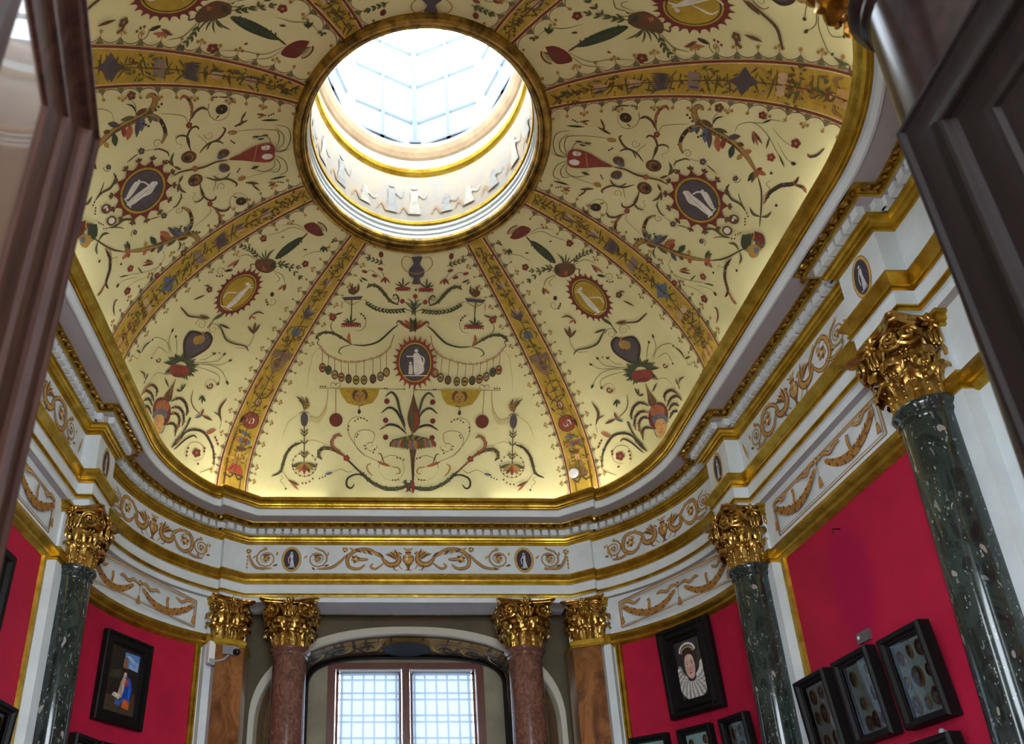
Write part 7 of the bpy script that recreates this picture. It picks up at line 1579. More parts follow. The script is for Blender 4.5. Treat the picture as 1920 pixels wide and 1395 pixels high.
ORN['SC'] = '''1b0 0 4488 253 41 -1 40 0 33 8 27 15 19 23 9 32 -3 44 -11 54 -19 55 -29 58 -34 60 -30 56 -18 59 -14 55 -16 24 -21 -27 -24 -59 -27 -63 -33 -58 -37 -62 -30 -57 -23 -52 -17 -46 -3 -38 13 -26 26 -18 35 -14 43 -11 52 -6
1k0 0 4578 409 -24 -3 -21 -14 -14 -21 -3 -25 8 -23 19 -17 24 -7 25 4 21 13 12 22 2 24 -9 23 -17 16
1k0 0 4398 416 -26 -3 -24 -16 -17 -24 -6 -28 6 -28 18 -20 25 -9 28 3 24 16 16 25 4 28 -7 27 -17 20
0g305 2 4629 449 -95 22 -94 23 -92 25
0d241 0 4488 253 -5 -32 -8 -33 -1 -31 17 -28 43 -25 61 -21 70 -16 68 -9 68 -2 69 5 63 11 47 20 26 29 12 38 8 42 11 39
0d242 0 4488 253 28 -28 28 -29 31 -27 39 -19 47 -11 55 -6 55 1 50 7 42 15 39 23 37 25 36 23
0d241 0 4490 257 52 -19 53 -19 54 -16 53 -10 57 -4 57 1 51 6 37 15 18 25 4 33 0 36 3 35
0d246 0 4395 266 -33 -27 -32 -30 -36 -26 -43 -19 -58 -12 -67 -5 -66 2 -51 10 -29 19 -16 28 -9 31 -11 29
0d247 0 4374 274 -51 -15 -53 -17 -51 -13 -48 -6 -46 6 -43 12 -35 17 -21 18 -1 19 12 21 18 22 16 21
0d247 0 4360 281 -53 0 -55 -1 -51 2 -40 12 -29 24 -19 33 -10 36 0 34 13 30 25 29 28 28 25 29
0d244 0 4473 255 -7 -19 -9 -17 -5 -19 0 -22 9 -25 15 -27 20 -29 19 -28
0d242 0 4558 274 69 11 73 9 62 14 39 23 8 35 -12 43 -20 47 -14 45
0e543 3 4754 356 -1 15 -1 14 -1 14 -1 13 0 14 -1 14
0e542 3 4808 413 -1 14 0 14 -1 13 -1 14 0 14 -1 14
0e542 3 4821 308 -2 14 -2 14 -1 14 -2 14 -1 14 -1 14
0e554 3 4225 463 3 14 3 15 4 14 3 15 3 14 3 14
0e555 3 4208 489 3 15 3 14 4 14 3 15 4 14 3 14
1a0 0 4598 896 -28 -5 -22 -17 -12 -26 1 -29 14 -26 25 -19 30 -7 28 7 21 17 11 26 -3 28 -14 26 -23 18
1f0 0 4549 911 -18 -9 -10 -16 0 -20 10 -21 18 -17 23 -9 22 -1 17 8 9 16 -1 20 -10 21 -18 17 -21 10
1a0 0 4420 915 -29 5 -33 -7 -30 -17 -23 -25 -9 -27 6 -24 21 -16 30 -5 34 7 31 18 21 25 7 27 -7 23
1f0 0 4406 918 -17 6 -24 -1 -27 -8 -24 -14 -16 -17 -5 -17 6 -12 18 -7 25 1 27 9 23 14 16 17 5 16
0h629 0 4480 795 6 33 6 33 5 33 2 33 -4 33 -7 34 -7 33 -3 31 0 27 3 24 4 25 6 29 7 36 9 41 9 40 5 35 -1 28 -4 24 -6 23 -5 23
0a410 0 4480 795 6 33 6 33 5 33 2 33 -4 33 -7 34 -7 33 -3 31 0 27 3 24 4 25 6 29 7 36 9 41 9 40 5 35 -1 28 -4 24 -6 23 -5 23
1j0 0 4511 1202 -16 0 -11 -9 0 -11 12 -9 16 1 11 8 0 12
1j0 0 4482 1197 -16 -1 -11 -8 0 -12 12 -8 16 0 11 9 0 11
1j0 0 4480 1175 -16 0 -11 -9 0 -12 12 -8 17 0 11 9 -1 12
1j0 0 4509 1167 -17 0 -11 -9 1 -12 12 -8 16 0 11 9 0 12
1j0 0 4527 1184 -16 0 -11 -9 0 -12 12 -8 17 1 11 8 -1 12
1g0 0 4499 1179 -11 -1 -6 -6 3 -8 10 -3 10 4 1 8
1c0 0 4795 1814 -47 12 -36 22 -3 38 11 42 -44 -7 -40 7 -18 35 -6 43 -36 -22 -38 -11 -31 25 -24 36 -24 -37 -31 -25 -39 11 -39 25 -5 -44 -17 -36 -42 -6 -50 5 16 -43 2 -41 -36 -25 -50 -16 38 -33 22 -36 -20 -39 -38 -35 53 -14 40 -24 2 -44 -15 -48 55 10 48 -7 25 -40 14 -51 41 30 44 14 43 -26 39 -41 17 45 28 30 47 -9 52 -25 -9 49 7 40 42 11 52 -3 -30 43 -12 40 29 26 43 18 -43 29 -27 34 12 36
1l0 0 4722 1794 -24 46 -32 41 -39 34 -44 27 -48 15 -52 5 -51 -6 -49 -16 -44 -25 -38 -35 -29 -44 -18 -50 -5 -53 9 -53 23 -50 36 -45 47 -38 55 -28 60 -15 60 -2 57 9 49 20 41 31 30 39 19 45 6 49 -4 50
1h0 0 4702 1789 -22 42 -29 37 -36 31 -40 24 -44 14 -47 4 -47 -5 -44 -15 -40 -23 -34 -32 -26 -39 -16 -45 -4 -48 9 -47 21 -46 32 -41 42 -35 49 -24 54 -14 54 -2 51 8 45 18 37 27 28 36 17 40 7 45 -4 45
1i0 0 4692 1787 -20 40 -28 35 -34 30 -38 23 -43 13 -45 4 -44 -5 -43 -14 -38 -23 -32 -30 -24 -37 -15 -43 -4 -45 9 -45 20 -44 30 -40 40 -32 47 -24 50 -13 52 -2 49 8 42 17 36 26 26 33 17 39 6 43 -3 43
0a764 3 4792 1813 7 2 7 2 7 2 7 2 8 2 7 2
0a706 3 4792 1813 6 -4 7 -3 7 -4 7 -4 7 -4 6 -4
0a706 3 4792 1813 2 7 2 6 3 6 2 7 2 6 3 6
0a766 3 4717 1925 5 5 6 5 5 4 5 5 5 4 6 5
0a707 3 4717 1925 7 -1 7 -1 7 -1 8 -1 7 -1 7 -1
0a708 3 4717 1925 -1 7 0 7 0 7 -1 7 0 7 0 6
0a770 3 4610 2003 3 7 3 6 3 6 3 7 3 6 3 6
0a711 3 4610 2003 7 2 7 2 6 1 7 2 7 2 6 2
0a712 3 4610 2003 -2 7 -3 6 -3 6 -3 6 -3 7 -3 6
0a778 3 4483 2031 0 7 0 7 0 7 0 7 0 7 1 8
0a717 3 4483 2031 5 4 6 5 5 4 6 5 5 5 6 4
0a719 3 4483 2031 -6 4 -5 5 -5 4 -6 5 -5 4 -5 5
0a787 3 4352 2005 -3 6 -3 7 -4 7 -3 6 -2 7 -3 7
0a725 3 4352 2005 3 6 3 6 3 7 3 6 3 6 4 6
0a727 3 4352 2005 -7 2 -7 2 -7 2 -7 2 -7 2 -7 3
0a796 3 4239 1924 -6 5 -7 5 -6 5 -6 4 -7 5 -6 5
0a734 3 4239 1924 0 8 0 7 0 7 0 7 0 8 0 7
0a735 3 4239 1924 -8 -1 -8 -1 -8 -2 -8 -1 -8 -1 -8 -1
0a802 3 4172 1801 -8 2 -9 2 -8 2 -9 2 -8 1 -9 2
0a740 3 4172 1801 -4 7 -4 7 -4 6 -3 7 -4 7 -4 6
0a740 3 4172 1801 -7 -4 -7 -5 -6 -4 -7 -5 -7 -4 -7 -5
0a804 3 4174 1660 -9 -2 -8 -2 -9 -2 -9 -2 -9 -2 -9 -2
0a741 3 4174 1660 -7 4 -7 5 -7 4 -8 5 -7 4 -7 5
0a741 3 4174 1660 -4 -7 -4 -7 -3 -7 -4 -7 -4 -8 -4 -7
0a800 3 4254 1531 -7 -5 -7 -6 -7 -6 -7 -6 -7 -5 -7 -6
0a739 3 4254 1531 -9 1 -9 1 -10 1 -9 1 -9 1 -9 1
0a738 3 4254 1531 0 -8 0 -8 1 -8 0 -8 1 -8 0 -9
0a793 3 4393 1445 -2 -8 -3 -8 -3 -8 -2 -8 -3 -8 -3 -8
0a733 3 4393 1445 -8 -3 -8 -3 -8 -2 -9 -3 -8 -3 -8 -2
0a731 3 4393 1445 5 -8 5 -7 5 -8 5 -7 5 -7 5 -8
0a785 3 4558 1423 2 -9 2 -8 2 -9 2 -8 3 -9 2 -9
0a725 3 4558 1423 -5 -6 -6 -6 -5 -6 -6 -6 -5 -6 -5 -6
0a723 3 4558 1423 8 -5 8 -5 7 -6 8 -5 8 -5 8 -5
0a776 3 4700 1463 6 -7 6 -8 6 -7 6 -7 6 -7 6 -7
0a718 3 4700 1463 -1 -8 -2 -7 -1 -8 -1 -7 -1 -8 -1 -7
0a716 3 4700 1463 9 -2 8 -1 9 -2 9 -1 8 -2 9 -1
0a770 3 4791 1558 8 -4 9 -5 8 -4 8 -4 8 -5 8 -5
0a711 3 4791 1558 3 -7 3 -8 2 -7 3 -8 3 -7 3 -8
0a710 3 4791 1558 8 2 7 2 8 2 8 2 7 2 7 1
0a766 3 4820 1683 9 -1 8 -1 8 -2 8 -1 8 -1 8 -2
0a707 3 4820 1683 6 -6 5 -6 5 -6 6 -7 5 -6 5 -6
0a707 3 4820 1683 6 5 5 5 5 4 5 5 5 4 5 4
1g0 0 4714 1797 -7 0 -4 -4 2 -6 6 -2 6 2 2 6
1g0 0 4697 1832 -7 0 -4 -5 1 -5 7 -3 6 3 2 5
1g0 0 4676 1863 -7 0 -5 -4 1 -5 7 -3 6 2 2 6
1g0 0 4649 1891 -6 1 -5 -5 1 -5 6 -3 7 2 1 6
1g0 0 4620 1915 -7 1 -4 -4 1 -6 6 -3 6 3 2 5
1g0 0 4588 1935 -7 0 -5 -4 1 -5 6 -3 6 2 2 5
1g0 0 4553 1949 -7 0 -5 -5 1 -5 6 -3 6 3 3 5
1g0 0 4515 1955 -7 0 -5 -4 1 -6 6 -2 7 2 2 6
1g0 0 4477 1956 -7 0 -5 -4 1 -6 6 -2 6 2 3 5
1g0 0 4439 1951 -7 0 -5 -4 1 -6 6 -3 7 3 2 5
1g0 0 4403 1940 -7 0 -5 -4 0 -6 6 -3 7 3 3 5
1g0 0 4369 1923 -7 0 -6 -4 1 -5 6 -3 7 2 3 5
1g0 0 4338 1901 -7 0 -5 -4 0 -5 6 -3 7 2 3 5
1g0 0 4312 1874 -7 0 -6 -4 1 -5 6 -3 7 2 3 5
1g0 0 4291 1842 -8 0 -5 -4 0 -6 7 -3 7 3 3 6
1g0 0 4276 1806 -8 0 -6 -4 1 -6 7 -3 7 3 3 6
1g0 0 4268 1768 -8 0 -6 -5 1 -5 7 -3 7 3 3 5
1g0 0 4268 1729 -8 0 -6 -5 1 -6 7 -2 7 2 3 6
1g0 0 4276 1690 -8 0 -6 -5 1 -6 7 -2 8 2 2 7
1g0 0 4292 1653 -8 0 -6 -5 1 -6 7 -3 8 3 3 6
1g0 0 4315 1618 -8 0 -5 -4 1 -7 7 -2 8 2 2 6
1g0 0 4345 1587 -8 0 -5 -5 1 -6 7 -3 8 2 2 7
1g0 0 4381 1560 -8 0 -6 -5 2 -6 7 -3 8 3 2 6
1g0 0 4421 1540 -8 0 -5 -5 1 -6 8 -3 7 3 2 6
1g0 0 4464 1527 -8 0 -5 -5 2 -7 7 -2 8 3 1 6
1g0 0 4509 1521 -8 0 -5 -5 1 -6 8 -3 7 3 2 6
1g0 0 4553 1523 -8 -1 -5 -5 2 -6 7 -2 7 3 2 6
1g0 0 4594 1530 -8 0 -5 -5 2 -6 7 -3 7 3 2 6
1g0 0 4631 1543 -8 0 -5 -4 2 -7 8 -2 6 3 2 6
1g0 0 4663 1563 -8 0 -4 -5 2 -6 7 -2 7 3 1 6
1g0 0 4690 1589 -8 0 -4 -5 2 -6 7 -3 7 3 1 6
1g0 0 4710 1619 -7 -1 -5 -4 2 -6 7 -3 7 3 1 6
1g0 0 4724 1652 -7 0 -5 -5 2 -6 7 -2 7 2 1 6
1g0 0 4731 1687 -7 0 -4 -4 1 -6 7 -2 7 2 1 6
1g0 0 4732 1724 -7 0 -5 -4 2 -6 7 -2 6 2 2 6
1g0 0 4726 1761 -7 0 -4 -4 1 -6 7 -2 6 2 2 6
1k0 0 4511 1579 16 13 16 13 8 15 -4 18 -12 20 -10 23 -7 25 -5 29 -6 30 -8 33 -9 35 -8 30 -9 25 -9 21 -10 12 -14 2 -15 -7 -12 -12 -4 -19 1 -24 2 -27 5 -26 6 -27 4 -27 -2 -28 -3 -27 0 -23 8 -18 13 -13 14 -15 17 -16 18 -18
1k0 0 4524 1616 -11 2 -11 -2 -9 -6 -5 -8 0 -8 5 -8 8 -5 12 -2 11 2 8 6 5 8 0 8 -5 8
0k480 0 4510 1658 22 13 22 12 20 11 15 12 8 12 4 12 2 13 3 13
1k0 0 4597 1733 15 13 15 13 5 16 -9 21 -18 24 -20 24 -23 26 -26 25 -20 15 -13 2 -7 -7 -2 -12 5 -18 11 -23 16 -25 21 -29 25 -32
1k0 0 4629 1755 -8 2 -8 -1 -6 -4 -4 -6 0 -7 3 -6 7 -5 8 -1 8 1 7 4 3 6 0 7 -3 6
0k361 2 4390 1899 45 7 45 8 45 8
0i121 0 4490 1666 -19 53 -17 52 -16 53
1a0 0 4544 2143 -23 -3 -21 -11 -14 -16 -6 -20 4 -19 14 -14 21 -6 23 4 21 11 13 16 5 20 -4 18 -13 14
1k0 0 4539 2127 -15 -2 -13 -7 -10 -10 -3 -13 3 -12 9 -8 13 -4 15 2 14 7 9 11 3 12 -3 12 -9 8
1i0 0 4535 2113 -7 -1 -7 -4 -4 -5 -2 -6 2 -5 4 -4 6 -2 7 1 7 3 4 5 2 6 -2 6 -4 4
1a0 0 4406 2141 -23 -2 -21 -10 -16 -16 -7 -20 4 -19 13 -15 21 -7 23 3 21 11 15 17 6 20 -3 18 -14 14
1k0 0 4400 2125 -15 -1 -14 -6 -10 -11 -4 -12 3 -13 8 -9 14 -4 15 1 14 7 10 11 4 13 -3 11 -9 9
1i0 0 4395 2111 -7 -1 -6 -3 -5 -5 -2 -6 1 -6 4 -4 6 -2 8 1 6 3 5 5 2 6 -2 6 -4 4
0e1166 3 4482 2327 12 10 12 10 13 9 12 10 12 9 13 10
0d1167 3 4475 2329 10 10 10 11 10 10 11 10 10 10 10 10
0c1169 3 4468 2329 7 11 7 10 7 10 7 10 8 10 7 10
0g1171 3 4459 2328 3 10 4 10 4 9 4 10 4 9 5 10
0e1173 3 4450 2325 0 9 0 9 0 9 1 8 0 9 1 8
0b1176 3 4441 2321 -4 7 -3 8 -4 7 -3 7 -3 7 -3 7
0e1179 3 4432 2316 -7 5 -7 6 -6 5 -7 5 -7 5 -6 5
0d1181 3 4425 2310 -9 3 -10 4 -9 3 -9 4 -9 3 -9 3
0c1183 3 4419 2304 -10 1 -11 2 -11 2 -10 2 -11 1 -10 2
0g1184 3 4415 2297 -11 0 -11 0 -11 0 -12 0 -11 0 -11 0
0e1185 3 4414 2290 -11 -2 -12 -1 -11 -2 -11 -2 -12 -2 -11 -2
0b1185 3 4414 2284 -10 -3 -11 -4 -10 -3 -11 -4 -10 -4 -11 -3
0e1185 3 4417 2280 -9 -6 -9 -5 -9 -5 -9 -5 -10 -5 -9 -6
0d1185 3 4422 2276 -7 -6 -7 -7 -7 -6 -8 -7 -7 -6 -7 -7
0c1183 3 4429 2274 -5 -7 -5 -8 -5 -7 -5 -8 -4 -7 -5 -8
0g1182 3 4437 2274 -2 -8 -3 -8 -2 -8 -2 -8 -2 -8 -2 -8
0e1180 3 4446 2275 0 -8 1 -8 0 -7 1 -8 1 -8 1 -8
0b1178 3 4455 2278 3 -8 3 -7 4 -7 3 -7 4 -7 3 -8
0e1176 3 4464 2282 6 -6 5 -6 6 -7 6 -6 6 -6 6 -6
0d1174 3 4472 2287 8 -5 8 -4 8 -5 8 -5 8 -5 8 -5
0c1172 3 4479 2294 10 -3 11 -3 10 -3 10 -2 10 -3 10 -3
0g1170 3 4485 2300 12 0 13 0 12 0 12 0 13 0 12 0
0e1168 3 4488 2307 14 2 14 3 14 3 14 2 14 3 13 2
0b1167 3 4490 2313 15 5 14 5 15 5 15 5 14 5 14 4
0e1166 3 4489 2319 15 7 15 7 14 7 15 7 14 7 14 6
0d1166 3 4487 2323 13 9 14 9 14 9 14 8 14 9 13 7
1c0 0 4563 2280 12 21 13 21 6 18 -7 16 -14 14 -15 7 -19 -2 -21 -9 -14 -12 0 -14 7 -16 10 -15 12 -11 15 -9
1e0 0 4460 2217 17 18 18 18 6 16 -11 15 -21 14 -25 8 -30 -1 -34 -7 -21 -11 0 -15 14 -20 18 -16 20 -9 24 -5
1g0 0 4406 2294 27 16 27 15 14 15 -8 17 -21 17 -22 9 -25 -2 -27 -9 -18 -11 -6 -14 4 -15 8 -14 12 -10 17 -7
1f0 0 4456 2373 -12 4 -15 0 -13 -4 -9 -6 -3 -9 3 -8 9 -7 13 -4 15 0 13 4 8 7 4 8 -4 8'''
